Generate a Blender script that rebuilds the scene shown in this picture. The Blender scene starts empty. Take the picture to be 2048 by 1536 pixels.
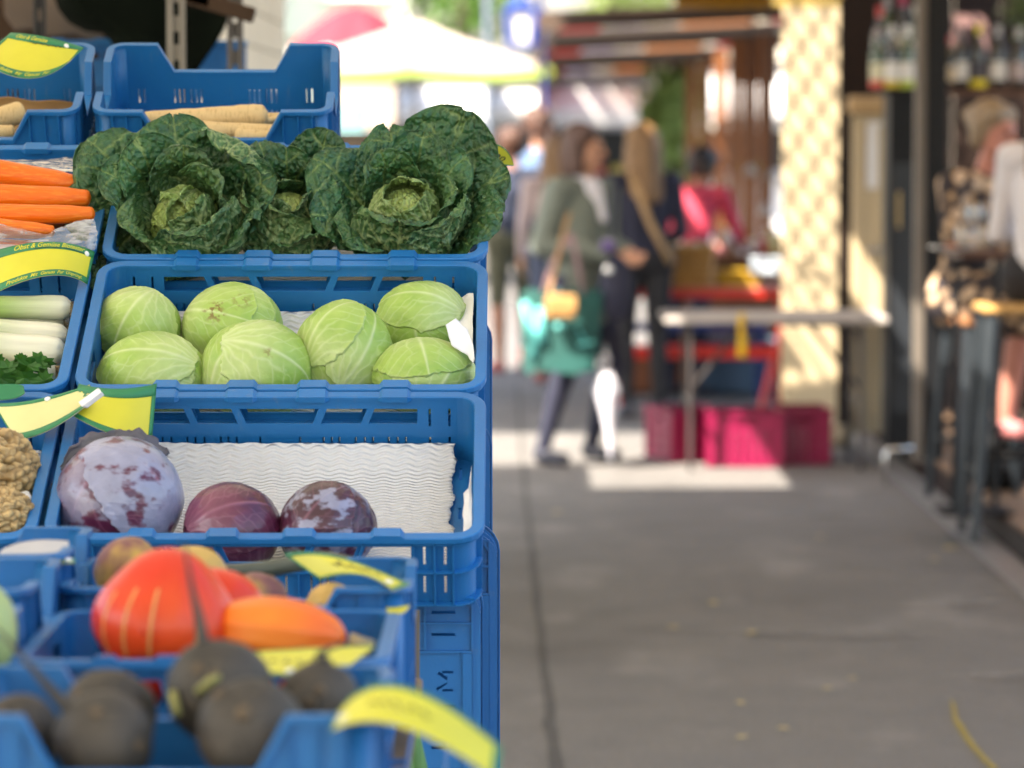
import bpy, bmesh, math, random
import numpy as np
from mathutils import Vector, Matrix, Euler
from mathutils.geometry import tessellate_polygon
R = math.radians
random.seed(7)
SC = bpy.context.scene
COL = SC.collection
# ------------------------------------------------------------------ camera, sky, sun, exposure
FPX = 7200.0                       # focal length in photo pixels (2048 wide)
CAMZ = 1.65
PITCH = math.atan(498.0 / FPX)
cam = bpy.data.cameras.new('camera')
cam.lens = 36.0 * FPX / 2048.0
cam.sensor_width = 36.0
cam.clip_start = 0.1
cam.clip_end = 600.0
cam.dof.use_dof = True
cam.dof.focus_distance = 5.38
cam.dof.aperture_fstop = 4.4
cam.dof.aperture_blades = 0
camo = bpy.data.objects.new('camera', cam)
COL.objects.link(camo)
camo.location = (0, 0, CAMZ)
camo.rotation_euler = (math.pi / 2 - PITCH, 0, 0)
SC.camera = camo

LDIR = Vector((0.50, 0.45, -0.78)).normalized()      # direction the sunlight travels
world = bpy.data.worlds.new('World')
SC.world = world
world.use_nodes = True
wn = world.node_tree
wn.nodes.clear()
sky = wn.nodes.new('ShaderNodeTexSky')
sky.sky_type = 'NISHITA'
sky.sun_disc = False
sky.sun_elevation = math.asin(-LDIR.z)
sky.sun_rotation = math.atan2(-LDIR.x, -LDIR.y)
sky.dust_density = 2.5
sky.air_density = 1.0
bgn = wn.nodes.new('ShaderNodeBackground')
bgn.inputs['Strength'].default_value = 0.15
wo = wn.nodes.new('ShaderNodeOutputWorld')
wn.links.new(sky.outputs[0], bgn.inputs[0])
wn.links.new(bgn.outputs[0], wo.inputs[0])
sun = bpy.data.lights.new('sun', 'SUN')
sun.energy = 5.0
sun.angle = R(0.53)
sun.color = (1.0, 0.93, 0.84)
suno = bpy.data.objects.new('sun', sun)
COL.objects.link(suno)
suno.rotation_euler = LDIR.to_track_quat('-Z', 'Y').to_euler()
suno.location = (-6, -6, 12)
vs = SC.view_settings
vs.view_transform = 'Standard'
vs.look = 'None'
vs.gamma = 1.0
vs.exposure = 2.15
vs.use_white_balance = True
vs.white_balance_temperature = 7000
vs.white_balance_tint = 10
SC.render.engine = 'CYCLES'
SC.cycles.use_denoising = True
SC.cycles.max_bounces = 8
SC.cycles.diffuse_bounces = 4
SC.cycles.transparent_max_bounces = 12
SC.cycles.caustics_reflective = False
SC.cycles.caustics_refractive = False
SC.cycles.sample_clamp_indirect = 8.0

def P(u, v, d):
    """point at depth d (world y) that the photograph shows at pixel u, v"""
    xc = (u - 1024) / FPX
    yc = -(v - 768) / FPX
    fwd = Vector((0, math.cos(PITCH), -math.sin(PITCH)))
    up = Vector((0, math.sin(PITCH), math.cos(PITCH)))
    dr = fwd + up * yc + Vector((1, 0, 0)) * xc
    return Vector((0, 0, CAMZ)) + dr * (d / dr.y)

# ------------------------------------------------------------------ numpy noise
def _hash(i, j, k, s):
    h = (i * 374761393 + j * 668265263 + k * 2147483647 + s * 144269504) & 0xffffffff
    h = ((h ^ (h >> 13)) * 1274126177) & 0xffffffff
    h = ((h ^ (h >> 16)) * 2246822519) & 0xffffffff
    return ((h ^ (h >> 15)) & 0xffffff) / float(0xffffff)
def vnoise(p, s=0):
    p = np.asarray(p, dtype=np.float64)
    f = np.floor(p); i = f.astype(np.int64); w = p - f
    w = w * w * (3 - 2 * w)
    o = 0
    for a in (0, 1):
        for b in (0, 1):
            for c in (0, 1):
                o = o + _hash(i[:, 0] + a, i[:, 1] + b, i[:, 2] + c, s) * \
                    (w[:, 0] if a else 1 - w[:, 0]) * (w[:, 1] if b else 1 - w[:, 1]) * (w[:, 2] if c else 1 - w[:, 2])
    return o * 2 - 1
def fbm(p, s=0, n=3):
    p = np.asarray(p, dtype=np.float64)
    o = 0; a = 1.0; t = 0
    for q in range(n):
        o = o + a * vnoise(p * (2 ** q), s + q * 17); t += a; a *= 0.5
    return o / t
def worley(p, s=0):
    p = np.asarray(p, dtype=np.float64)
    i = np.floor(p).astype(np.int64)
    f1 = np.full(len(p), 9.0); f2 = np.full(len(p), 9.0)
    for a in (-1, 0, 1):
        for b in (-1, 0, 1):
            for c in (-1, 0, 1):
                q = i + np.array([a, b, c])
                h = np.stack([_hash(q[:, 0], q[:, 1], q[:, 2], s + m) for m in (1, 2, 3)], 1)
                d = np.linalg.norm(q + h - p, axis=1)
                f2 = np.minimum(np.maximum(f1, d), f2)
                f1 = np.minimum(f1, d)
    return f1, f2
def sstep(a, b, x):
    t = np.clip((x - a) / (b - a), 0, 1)
    return t * t * (3 - 2 * t)

# ------------------------------------------------------------------ materials
MATS = {}
def lin(c):
    return tuple(((x / 255.0) / 12.92 if x / 255.0 <= 0.04045 else ((x / 255.0 + 0.055) / 1.055) ** 2.4) for x in c)
def mat(name, col, rough=0.6, var=0.15, vscale=8.0, bump=0.0, bscale=60.0, metal=0.0, spec=0.5, col2=None,
        attr=False, transl=0.0, alpha=1.0, coat=0.0, sss=0.0, stretch=None, emit=0.0, rvar=0.0, detail=4.0):
    if name in MATS:
        return MATS[name]
    m = bpy.data.materials.new(name)
    m.use_nodes = True
    nt = m.node_tree; N = nt.nodes; Lk = nt.links
    b = N['Principled BSDF']; out = N['Material Output']
    tc = N.new('ShaderNodeTexCoord')
    co = tc.outputs['Object']
    if stretch:
        mp = N.new('ShaderNodeMapping'); mp.inputs['Scale'].default_value = stretch
        Lk.new(co, mp.inputs[0]); co = mp.outputs[0]
    nz = N.new('ShaderNodeTexNoise'); nz.inputs['Scale'].default_value = vscale; nz.inputs['Detail'].default_value = detail
    Lk.new(co, nz.inputs['Vector'])
    mix = N.new('ShaderNodeMix'); mix.data_type = 'RGBA'
    mr = N.new('ShaderNodeMapRange'); mr.inputs[1].default_value = 0.3; mr.inputs[2].default_value = 0.7
    Lk.new(nz.outputs[0], mr.inputs[0]); Lk.new(mr.outputs[0], mix.inputs[0])
    if attr:
        at = N.new('ShaderNodeAttribute'); at.attribute_name = 'Col'
        hs = N.new('ShaderNodeHueSaturation'); hs.inputs['Value'].default_value = 1 - var
        Lk.new(at.outputs[0], hs.inputs['Color']); Lk.new(hs.outputs[0], mix.inputs[6]); Lk.new(at.outputs[0], mix.inputs[7])
    else:
        c2 = col2 if col2 else tuple(x * (1 - var) for x in col)
        mix.inputs[6].default_value = (*c2, 1); mix.inputs[7].default_value = (*col, 1)
    Lk.new(mix.outputs[2], b.inputs['Base Color'])
    b.inputs['Roughness'].default_value = rough
    if rvar:
        r2 = N.new('ShaderNodeMapRange'); r2.inputs[3].default_value = rough - rvar; r2.inputs[4].default_value = rough + rvar
        Lk.new(nz.outputs[0], r2.inputs[0]); Lk.new(r2.outputs[0], b.inputs['Roughness'])
    b.inputs['Metallic'].default_value = metal
    b.inputs['Specular IOR Level'].default_value = spec
    b.inputs['Alpha'].default_value = alpha
    if coat:
        b.inputs['Coat Weight'].default_value = coat; b.inputs['Coat Roughness'].default_value = 0.15
    if sss:
        b.inputs['Subsurface Weight'].default_value = sss; b.inputs['Subsurface Radius'].default_value = (0.01, 0.008, 0.004)
        b.inputs['Subsurface Scale'].default_value = 0.6
    if emit:
        b.inputs['Emission Strength'].default_value = emit; b.inputs['Emission Color'].default_value = (*col, 1)
    if bump:
        n2 = N.new('ShaderNodeTexNoise'); n2.inputs['Scale'].default_value = bscale; n2.inputs['Detail'].default_value = 5
        Lk.new(co, n2.inputs['Vector'])
        bp = N.new('ShaderNodeBump'); bp.inputs['Strength'].default_value = 1.0; bp.inputs['Distance'].default_value = bump
        Lk.new(n2.outputs[0], bp.inputs['Height']); Lk.new(bp.outputs[0], b.inputs['Normal'])
    if transl:
        tr = N.new('ShaderNodeBsdfTranslucent'); Lk.new(mix.outputs[2], tr.inputs[0])
        ms = N.new('ShaderNodeMixShader'); ms.inputs[0].default_value = transl
        Lk.new(b.outputs[0], ms.inputs[1]); Lk.new(tr.outputs[0], ms.inputs[2]); Lk.new(ms.outputs[0], out.inputs[0])
    MATS[name] = m
    return m
def crate_mat(name, col, dirt=(0.16, 0.2, 0.25), rough=0.42):
    """moulded plastic with scuffs, scratches and dust"""
    m = mat(name, col, rough=rough, var=0.2, vscale=5.0, spec=0.45, rvar=0.12)
    nt = m.node_tree; N = nt.nodes; Lk = nt.links; b = N['Principled BSDF']
    src = b.inputs['Base Color'].links[0].from_socket
    tc = N.new('ShaderNodeTexCoord')
    mp = N.new('ShaderNodeMapping'); mp.inputs['Scale'].default_value = (1, 1, 0.35); mp.inputs['Rotation'].default_value = (0.2, 0.3, 0.6)
    Lk.new(tc.outputs['Object'], mp.inputs[0])
    n1 = N.new('ShaderNodeTexNoise'); n1.inputs['Scale'].default_value = 60; n1.inputs['Detail'].default_value = 8; n1.inputs['Roughness'].default_value = 0.7
    Lk.new(mp.outputs[0], n1.inputs['Vector'])
    r1 = N.new('ShaderNodeMapRange'); r1.inputs[1].default_value = 0.56; r1.inputs[2].default_value = 0.74; r1.inputs[4].default_value = 0.40
    Lk.new(n1.outputs[0], r1.inputs[0])
    n2 = N.new('ShaderNodeTexNoise'); n2.inputs['Scale'].default_value = 9
    Lk.new(tc.outputs['Object'], n2.inputs['Vector'])
    r2 = N.new('ShaderNodeMapRange'); r2.inputs[1].default_value = 0.42; r2.inputs[2].default_value = 0.68
    Lk.new(n2.outputs[0], r2.inputs[0])
    mu = N.new('ShaderNodeMath'); mu.operation = 'MULTIPLY'
    Lk.new(r1.outputs[0], mu.inputs[0]); Lk.new(r2.outputs[0], mu.inputs[1])
    mx = N.new('ShaderNodeMix'); mx.data_type = 'RGBA'; mx.inputs[7].default_value = (*dirt, 1)
    Lk.new(mu.outputs[0], mx.inputs[0]); Lk.new(src, mx.inputs[6]); Lk.new(mx.outputs[2], b.inputs['Base Color'])
    n3 = N.new('ShaderNodeTexNoise'); n3.inputs['Scale'].default_value = 300
    Lk.new(tc.outputs['Object'], n3.inputs['Vector'])
    bp = N.new('ShaderNodeBump'); bp.inputs['Distance'].default_value = 0.0004; bp.inputs['Strength'].default_value = 0.5
    Lk.new(n3.outputs[0], bp.inputs['Height']); Lk.new(bp.outputs[0], b.inputs['Normal'])
    return m

# ------------------------------------------------------------------ mesh builder
class MB:
    def __init__(s):
        s.v = []; s.f = []; s.m = []; s.c = None
    def add(s, vs, fs, mi=0):
        o = len(s.v); s.v.extend([tuple(q) for q in vs])
        s.f.extend([tuple(i + o for i in f) for f in fs]); s.m.extend([mi] * len(fs))
        return s
    def box(s, c, size, rot=None, mi=0, bev=0.0):
        x, y, z = (q / 2 for q in size)
        b = min(bev, x * .9, y * .9, z * .9)
        if b <= 0:
            vs = [Vector((sx * x, sy * y, sz * z)) for sx in (-1, 1) for sy in (-1, 1) for sz in (-1, 1)]
            fs = [(0, 1, 3, 2), (4, 6, 7, 5), (0, 4, 5, 1), (2, 3, 7, 6), (0, 2, 6, 4), (1, 5, 7, 3)]
        else:
            vs = []; idx = {}
            for sx in (-1, 1):
                for sy in (-1, 1):
                    for sz in (-1, 1):
                        for a in range(3):
                            q = [sx * (x - b), sy * (y - b), sz * (z - b)]
                            q[a] = (sx * x, sy * y, sz * z)[a]
                            idx[(sx, sy, sz, a)] = len(vs); vs.append(Vector(q))
            fs = []
            for a in range(3):
                o1, o2 = [k for k in range(3) if k != a]
                for sg in (-1, 1):
                    loop = []
                    for p, q in ((-1, -1), (1, -1), (1, 1), (-1, 1)):
                        k = [0, 0, 0]; k[a] = sg; k[o1] = p; k[o2] = q
                        loop.append(idx[(*k, a)])
                    fs.append(tuple(loop))
                for p in (-1, 1):
                    for q in (-1, 1):
                        k1 = [0, 0, 0]; k1[o1] = p; k1[o2] = q; k1[a] = -1
                        k2 = list(k1); k2[a] = 1
                        fs.append((idx[(*k1, o1)], idx[(*k2, o1)], idx[(*k2, o2)], idx[(*k1, o2)]))
            for sx in (-1, 1):
                for sy in (-1, 1):
                    for sz in (-1, 1):
                        fs.append((idx[(sx, sy, sz, 0)], idx[(sx, sy, sz, 1)], idx[(sx, sy, sz, 2)]))
        M = rot if rot is not None else Matrix.Identity(3)
        return s.add([M @ q + Vector(c) for q in vs], fs, mi)
    def tube(s, pts, rad, n=10, caps=True, mi=0, sy=1.0):
        pts = [Vector(p) for p in pts]
        if not hasattr(rad, '__len__'): rad = [rad] * len(pts)
        rings = []; up = None
        for i, p in enumerate(pts):
            t = (pts[min(i + 1, len(pts) - 1)] - pts[max(i - 1, 0)]).normalized()
            if up is None:
                up = Vector((0, 0, 1)) if abs(t.z) < .9 else Vector((0, 1, 0))
            a = t.cross(up).normalized(); up = a.cross(t).normalized()
            rings.append([p + a * math.cos(k * 2 * math.pi / n) * rad[i] + up * math.sin(k * 2 * math.pi / n) * rad[i] * sy for k in range(n)])
        vs = [q for r in rings for q in r]
        fs = [(i * n + k, i * n + (k + 1) % n, (i + 1) * n + (k + 1) % n, (i + 1) * n + k) for i in range(len(pts) - 1) for k in range(n)]
        if caps:
            fs.append(tuple(range(n - 1, -1, -1))); fs.append(tuple((len(pts) - 1) * n + k for k in range(n)))
        return s.add(vs, fs, mi)
    def lathe(s, prof, n=24, c=(0, 0, 0), mi=0, M=None):
        M = M or Matrix.Identity(3); c = Vector(c)
        vs = [M @ Vector((r * math.cos(k * 2 * math.pi / n), r * math.sin(k * 2 * math.pi / n), z)) + c for r, z in prof for k in range(n)]
        fs = [(i * n + k, i * n + (k + 1) % n, (i + 1) * n + (k + 1) % n, (i + 1) * n + k) for i in range(len(prof) - 1) for k in range(n)]
        fs.append(tuple(range(n - 1, -1, -1))); fs.append(tuple((len(prof) - 1) * n + k for k in range(n)))
        return s.add(vs, fs, mi)
    def panel(s, outer, holes, th, fn, mi=0):
        """plate of thickness th with holes; fn(a, b, t) -> 3D point, t = 0 .. th"""
        loops = [list(outer)] + [list(h) for h in holes]
        polys = [[Vector((p[0], p[1], 0)) for p in l] for l in loops]
        tris = tessellate_polygon(polys)
        flat = [p for l in loops for p in l]; n = len(flat)
        vs = [fn(p[0], p[1], 0) for p in flat] + [fn(p[0], p[1], th) for p in flat]
        fs = [tuple(t) for t in tris] + [tuple(q + n for q in reversed(t)) for t in tris]
        o = 0
        for l in loops:
            k = len(l)
            fs += [(o + i, o + (i + 1) % k, n + o + (i + 1) % k, n + o + i) for i in range(k)]
            o += k
        return s.add(vs, fs, mi)
    def grid(s, G, th=0.0, mi=0, closed_u=False):
        """G: array (nu, nv, 3) surface"""
        G = np.asarray(G); nu, nv = G.shape[:2]
        fs = []
        I = np.arange(nu * nv).reshape(nu, nv)
        a = I[:-1, :-1].ravel(); b = I[1:, :-1].ravel(); c = I[1:, 1:].ravel(); d = I[:-1, 1:].ravel()
        fs = list(zip(a.tolist(), b.tolist(), c.tolist(), d.tolist()))
        if closed_u:
            a = I[-1, :-1]; b = I[0, :-1]; c = I[0, 1:]; d = I[-1, 1:]
            fs += list(zip(a.tolist(), b.tolist(), c.tolist(), d.tolist()))
        if th <= 0:
            return s.add(G.reshape(-1, 3).tolist(), fs, mi)
        gu = np.gradient(G, axis=0); gv = np.gradient(G, axis=1)
        nn = np.cross(gu, gv); nn /= (np.linalg.norm(nn, axis=2, keepdims=True) + 1e-12)
        B = G - nn * th
        n = nu * nv
        vs = np.concatenate([G.reshape(-1, 3), B.reshape(-1, 3)]).tolist()
        f2 = [(d_ + n, c_ + n, b_ + n, a_ + n) for a_, b_, c_, d_ in fs]
        ed = []
        per = list(I[:, 0]) + list(I[-1, 1:]) + list(I[-2::-1, -1]) + list(I[0, -2:0:-1])
        for i in range(len(per)):
            p, q = int(per[i]), int(per[(i + 1) % len(per)])
            ed.append((q, p, p + n, q + n))
        return s.add(vs, fs + f2 + ed, mi)
    def mesh(s, name, mats, smooth=False, cols=None, autos=None):
        me = bpy.data.meshes.new(name)
        me.from_pydata(s.v, [], s.f)
        for m in (mats if isinstance(mats, (list, tuple)) else [mats]):
            me.materials.append(m)
        if any(s.m):
            me.polygons.foreach_set('material_index', s.m)
        bm = bmesh.new(); bm.from_mesh(me); bmesh.ops.recalc_face_normals(bm, faces=bm.faces); bm.to_mesh(me); bm.free()
        if smooth:
            me.polygons.foreach_set('use_smooth', [True] * len(me.polygons))
        if autos:
            me.polygons.foreach_set('use_smooth', [True] * len(me.polygons)); me.set_sharp_from_angle(angle=R(autos))
        if cols is not None:
            at = me.color_attributes.new('Col', 'FLOAT_COLOR', 'POINT')
            c4 = np.ones((len(me.vertices), 4)); c4[:, :3] = cols
            at.data.foreach_set('color', c4.ravel().astype(np.float32))
        me.update()
        return me
    def build(s, name, mats, parent=None, smooth=False, cols=None, autos=None):
        return ob(name, s.mesh(name, mats, smooth, cols, autos), parent)
def ob(name, data, parent=None, loc=None, rot=None):
    o = bpy.data.objects.new(name, data); COL.objects.link(o)
    if parent: o.parent = parent
    if loc is not None: o.location = loc
    if rot is not None: o.rotation_euler = rot
    return o
def tag(o, label=None, cat=None, group=None, kind=None):
    if label: o['label'] = label
    if cat: o['category'] = cat
    if group: o['group'] = group
    if kind: o['kind'] = kind
    return o
def thing(name, label, cat, loc=(0, 0, 0), rot=(0, 0, 0), group=None):
    o = bpy.data.objects.new(name, None); COL.objects.link(o)
    o.empty_display_size = 0.05; o.location = loc; o.rotation_euler = rot
    return tag(o, label, cat, group)
def dup(root, loc, rot, label=None, group=None):
    def cp(o, par):
        c = o.copy(); COL.objects.link(c); c.parent = par
        for ch in o.children: cp(ch, c)
        return c
    r = cp(root, None); r.location = loc; r.rotation_euler = rot
    if label: r['label'] = label
    if group: r['group'] = group
    return r
def sphere_grid(nu, nv):
    th = np.linspace(0, 2 * np.pi, nu, endpoint=False)[:, None]; ph = np.linspace(0.004, np.pi - 0.004, nv)[None, :]
    return np.stack([np.cos(th) * np.sin(ph), np.sin(th) * np.sin(ph), np.cos(ph) + 0 * th], 2)
def text2d(body, size, shear=0.0, bold=0.0):
    cu = bpy.data.curves.new('lettering', 'FONT'); cu.body = body; cu.size = size; cu.shear = shear; cu.offset = bold
    cu.resolution_u = 3
    o = bpy.data.objects.new('lettering', cu); COL.objects.link(o)
    dg = bpy.context.evaluated_depsgraph_get()
    me = bpy.data.meshes.new_from_object(o.evaluated_get(dg))
    vs = [(v.co.x, v.co.y) for v in me.vertices]; fs = [tuple(p.vertices) for p in me.polygons]
    bpy.data.objects.remove(o); bpy.data.curves.remove(cu); bpy.data.meshes.remove(me)
    return vs, fs
# ------------------------------------------------------------------ ground
def asphalt_mat():
    m = bpy.data.materials.new('asphalt'); m.use_nodes = True
    nt = m.node_tree; N = nt.nodes; Lk = nt.links; b = N['Principled BSDF']
    tc = N.new('ShaderNodeTexCoord')
    def noise(sc, det=4, vec=None, st=None):
        n = N.new('ShaderNodeTexNoise'); n.inputs['Scale'].default_value = sc; n.inputs['Detail'].default_value = det
        v = tc.outputs['Object']
        if st:
            mp = N.new('ShaderNodeMapping'); mp.inputs['Scale'].default_value = st; Lk.new(v, mp.inputs[0]); v = mp.outputs[0]
        Lk.new(v, n.inputs['Vector']); return n.outputs[0]
    def mr(src, a, b_, c=0., d=1.):
        n = N.new('ShaderNodeMapRange'); n.inputs[1].default_value = a; n.inputs[2].default_value = b_; n.inputs[3].default_value = c; n.inputs[4].default_value = d
        Lk.new(src, n.inputs[0]); return n.outputs[0]
    def mixc(f, a, b_):
        n = N.new('ShaderNodeMix'); n.data_type = 'RGBA'; Lk.new(f, n.inputs[0])
        for i, q in ((6, a), (7, b_)):
            if isinstance(q, tuple): n.inputs[i].default_value = (*q, 1)
            else: Lk.new(q, n.inputs[i])
        return n.outputs[2]
    base = mixc(mr(noise(130, 4), .38, .62), (.075, .072, .068), (.225, .215, .205))
    base = mixc(mr(noise(.9, 5), .35, .7), base, (.135, .130, .125))
    # pale dried spills and dark old stains
    base = mixc(mr(noise(2.3, 6, st=(1, .45, 1)), .56, .72, 0, .6), base, (.28, .265, .25))
    base = mixc(mr(noise(1.7, 6, st=(1, .4, 1.3)), .55, .72, 0, .6), base, (.07, .067, .064))
    base = mixc(mr(noise(34, 2), .70, .74, 0, .5), base, (.32, .29, .25))
    Lk.new(base, b.inputs['Base Color'])
    Lk.new(mr(noise(3, 5), .3, .7, .62, .86), b.inputs['Roughness'])
    bp = N.new('ShaderNodeBump'); bp.inputs['Distance'].default_value = .004; bp.inputs['Strength'].default_value = .6
    Lk.new(noise(260, 3), bp.inputs['Height']); Lk.new(bp.outputs[0], b.inputs['Normal'])
    return m
ASPH = asphalt_mat()
mb = MB(); nx, ny = 40, 120
xs = np.concatenate([np.linspace(-90, -5, 10), np.linspace(-4.5, 6, 30), np.linspace(7, 90, 10)])
ys = np.concatenate([np.linspace(-60, 2, 12), np.linspace(3, 40, 60), np.linspace(45, 300, 20)])
X, Y = np.meshgrid(xs, ys, indexing='ij')
Z = .006 * fbm(np.stack([X, Y, 0 * X], 2).reshape(-1, 3) * .6, 4).reshape(X.shape) - .004
Z = -.0006 + .12 * np.minimum(Z, 0.0)
mb.grid(np.stack([X, Y, Z], 2))
tag(mb.build('ground', ASPH, smooth=True), kind='structure')
# tar-filled joint running down the lane
def strip(name, pts, ws, M, seed, z=.004, label=None, cat=None, kind=None):
    mb = MB(); vs = []
    n = len(pts); fine = []
    for i in range(n - 1):
        for k in range(8):
            t = k / 8; fine.append((np.array(pts[i]) * (1 - t) + np.array(pts[i + 1]) * t, ws[i] * (1 - t) + ws[i + 1] * t))
    fine.append((np.array(pts[-1]), ws[-1]))
    A = np.array([p for p, w in fine]); w = np.array([q for p, q in fine])
    A = A + .012 * fbm(np.concatenate([A * 2.2, np.zeros((len(A), 1))], 1), seed)[:, None] * np.array([1, .3])
    w1 = w * (1 + .6 * fbm(np.concatenate([A * 7, np.zeros((len(A), 1))], 1), seed + 1)); w2 = w * (1 + .6 * fbm(np.concatenate([A * 7, np.zeros((len(A), 1)) + 5], 1), seed + 2))
    t = np.gradient(A, axis=0); t /= np.linalg.norm(t, axis=1, keepdims=True) + 1e-9
    nn = np.stack([-t[:, 1], t[:, 0]], 1)
    L = A + nn * w1[:, None]; Rr = A - nn * w2[:, None]
    G = np.stack([np.concatenate([L, np.full((len(A), 1), z)], 1), np.concatenate([Rr, np.full((len(A), 1), z)], 1)], 1)
    mb.grid(G)
    o = mb.build(name, M)
    return tag(o, label, cat, kind=kind)
strip('tar_joint', [(.115, 9.0), (.11, 10), (.095, 11.5), (.085, 13), (.075, 15), (.05, 18), (.04, 24)], [.016, .018, .013, .014, .011, .012, .009], mat('tar', (.06, .058, .055), .75, .3, 20, .002, 80, alpha=.4), 3, z=.0035, kind='structure')
strip('chalk_line', [(P(1908, 1412, 10.4).x, 10.42), (P(1912, 1440, 10.1).x, 10.12), (P(1920, 1462, 9.95).x, 9.93), (P(1950, 1505, 9.6).x, 9.6), (P(1985, 1545, 9.3).x, 9.27)], [.004, .007, .011, .008, .010], mat('yellow_chalk', (.50, .38, .04), .9, .5, 60, alpha=.75), 9, z=.0045, kind='structure')
def ground_pt(u, v):
    d = FPX * CAMZ / (v - 270.0)
    return P(u, v, d)
def splat(u, v, a, b, col, nm, z, seed, kind='structure'):
    c = ground_pt(u, v); n = 28; vs = [(c.x, c.y, z)]
    for k in range(n):
        t = 2 * math.pi * k / n
        f = 1 + .35 * float(fbm(np.array([[math.cos(t) * 1.5, math.sin(t) * 1.5, seed]]), seed)[0])
        vs.append((c.x + a * f * math.cos(t), c.y + b * f * math.sin(t), z))
    mb = MB(); mb.add(vs, [(0, 1 + k, 1 + (k + 1) % n) for k in range(n)])
    tag(mb.build(nm, col), kind=kind)
PALE = mat('spill_and_streak', (.30, .285, .27), .85, .35, 12, alpha=.6)
for i, (u, v, a, b) in enumerate(((1945, 1212, .085, .10), (1985, 1187, .07, .07), (1700, 1135, .06, .07), (2010, 1360, .12, .09), (1660, 1035, .11, .10), (1730, 1276, .17, .06), (1560, 1272, .13, .05), (1340, 1266, .16, .03))):
    splat(u, v, a, b, PALE, 'spill_and_streak', .0032 + .0004 * i, i)  # dried spills, plus a faint light streak painted by the last three
# fallen leaves
LEAFY = mat('yellow_leaf', (.62, .50, .20), .7, .3, 60)
def fallen_leaf(u, v, s, rz, i):
    c = ground_pt(u, v)
    pts = [(0, -1), (.45, -.55), (.62, 0), (.42, .55), (0, 1.1), (-.42, .55), (-.62, 0), (-.45, -.55)]
    mb = MB(); ca, sa = math.cos(rz), math.sin(rz)
    vs = [(0, 0, .010)] + [(s * (x * ca - y * sa), s * (x * sa + y * ca), .006 + .014 * s * 30 * abs(x) * .4) for x, y in pts]
    lo = [(x, y, z - .0008) for x, y, z in vs]
    n = len(pts)
    mb.add(vs + lo, [(0, 1 + k, 1 + (k + 1) % n) for k in range(n)] + [(n + 1, n + 2 + (k + 1) % n, n + 2 + k) for k in range(n)] + [(1 + k, n + 2 + k, n + 2 + (k + 1) % n, 1 + (k + 1) % n) for k in range(n)])
    o = mb.build('fallen_leaf', LEAFY); o.location = (c.x, c.y, 0.003)
    tag(o, 'small dry yellow leaf lying on the grey asphalt', 'leaf', 'fallen leaves on the lane')
for i, (u, v, s) in enumerate(((1426, 1214, .022), (1346, 1264, .015), (1505, 1275, .02), (1110, 1030, .022), (1902, 1103, .028), (1868, 1127, .016), (1655, 1388, .012), (1640, 1080, .016), (1565, 1470, .014), (1485, 1488, .015), (1480, 1418, .014), (1705, 1368, .01))):
    fallen_leaf(u, v, s * 1.35, i * 1.3, i)
# ------------------------------------------------------------------ unseen canvas sheets added overhead, shaped to shade the lane with sun gaps
CANV = mat('canvas', (.74, .71, .64), .9, .1, 3, .0008, 300, transl=.5)
CANV2 = mat('sand_canvas', (.62, .52, .36), .9, .12, 3, .0008, 300, transl=.45)
def awning(label, x0, x1, y0, y1, z0, z1, M, poles=()):
    """canvas sheet sloping from z0 at x0 to z1 at x1, with a hanging valance and round poles"""
    t = thing('shade_canvas', label, 'awning', ((x0 + x1) / 2, (y0 + y1) / 2, 0))
    cx, cy = (x0 + x1) / 2, (y0 + y1) / 2
    nx, ny = 14, 30
    xs = np.linspace(x0, x1, nx)[:, None]; ys = np.linspace(y0, y1, ny)[None, :]
    z = z0 + (z1 - z0) * (xs - x0) / (x1 - x0) - .03 * np.abs(np.sin((ys - y0) * math.pi / 1.5)) * np.sin((xs - x0) / (x1 - x0) * math.pi)
    mb = MB(); mb.grid(np.stack([xs + 0 * ys - cx, ys + 0 * xs - cy, z], 2), .002); mb.build('canvas', M, t, smooth=True)
    for xx, zz in ((x0, z0), (x1, z1)): MB().tube([(xx - cx, y0 - cy, zz), (xx - cx, y1 - cy, zz)], .018).build('edge_tube', STEELA, t)
    for px, py in poles:
        zz = z0 + (z1 - z0) * (px - x0) / (x1 - x0)
        MB().tube([(px - cx, py - cy, 0), (px - cx, py - cy, zz)], .022).build('pole', STEELA, t)
    return t
STEELA = mat('awning_steel', (.35, .35, .34), .45, .2, 10, metal=.7)
awning('unseen pale canvas awning added to shade the vegetable stall and the lane', -3.4, .5, -3.5, 11.02, 2.45, 2.75, CANV, ((-3.3, 9.0),))
awning('unseen pale canvas added to shade the lane beside the white hut', -.95, .5, 10.60, 15.33, 2.62, 2.73, CANV)
awning('unseen pale canvas added as shade behind the white hut', -3.4, -.80, 14.2, 15.33, 2.43, 2.63, CANV)
awning('short unseen canvas piece shaping the two sunlit gaps', -3.4, -1.32, 15.30, 16.5, 2.45, 2.61, CANV)
awning('narrow unseen canvas strip shaping the sunlit gap over the lane', -.37, .5, 15.28, 16.6, 2.66, 2.73, CANV)
awning('small unseen canvas piece closing the sunlit gap over the lane', -.86, .5, 16.55, 18.4, 2.64, 2.75, CANV)
awning('unseen pale canvas awning added to shade the back of the lane stalls', -3.4, .1, 18.43, 24.0, 2.45, 2.72, CANV, ((-3.3, 23.5),))
awning('unseen sand coloured canvas awning added to shade the wine bar deck', .6, 4.6, 6.0, 18.3, 2.95, 3.05, CANV2, ((4.5, 12),))
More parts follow.
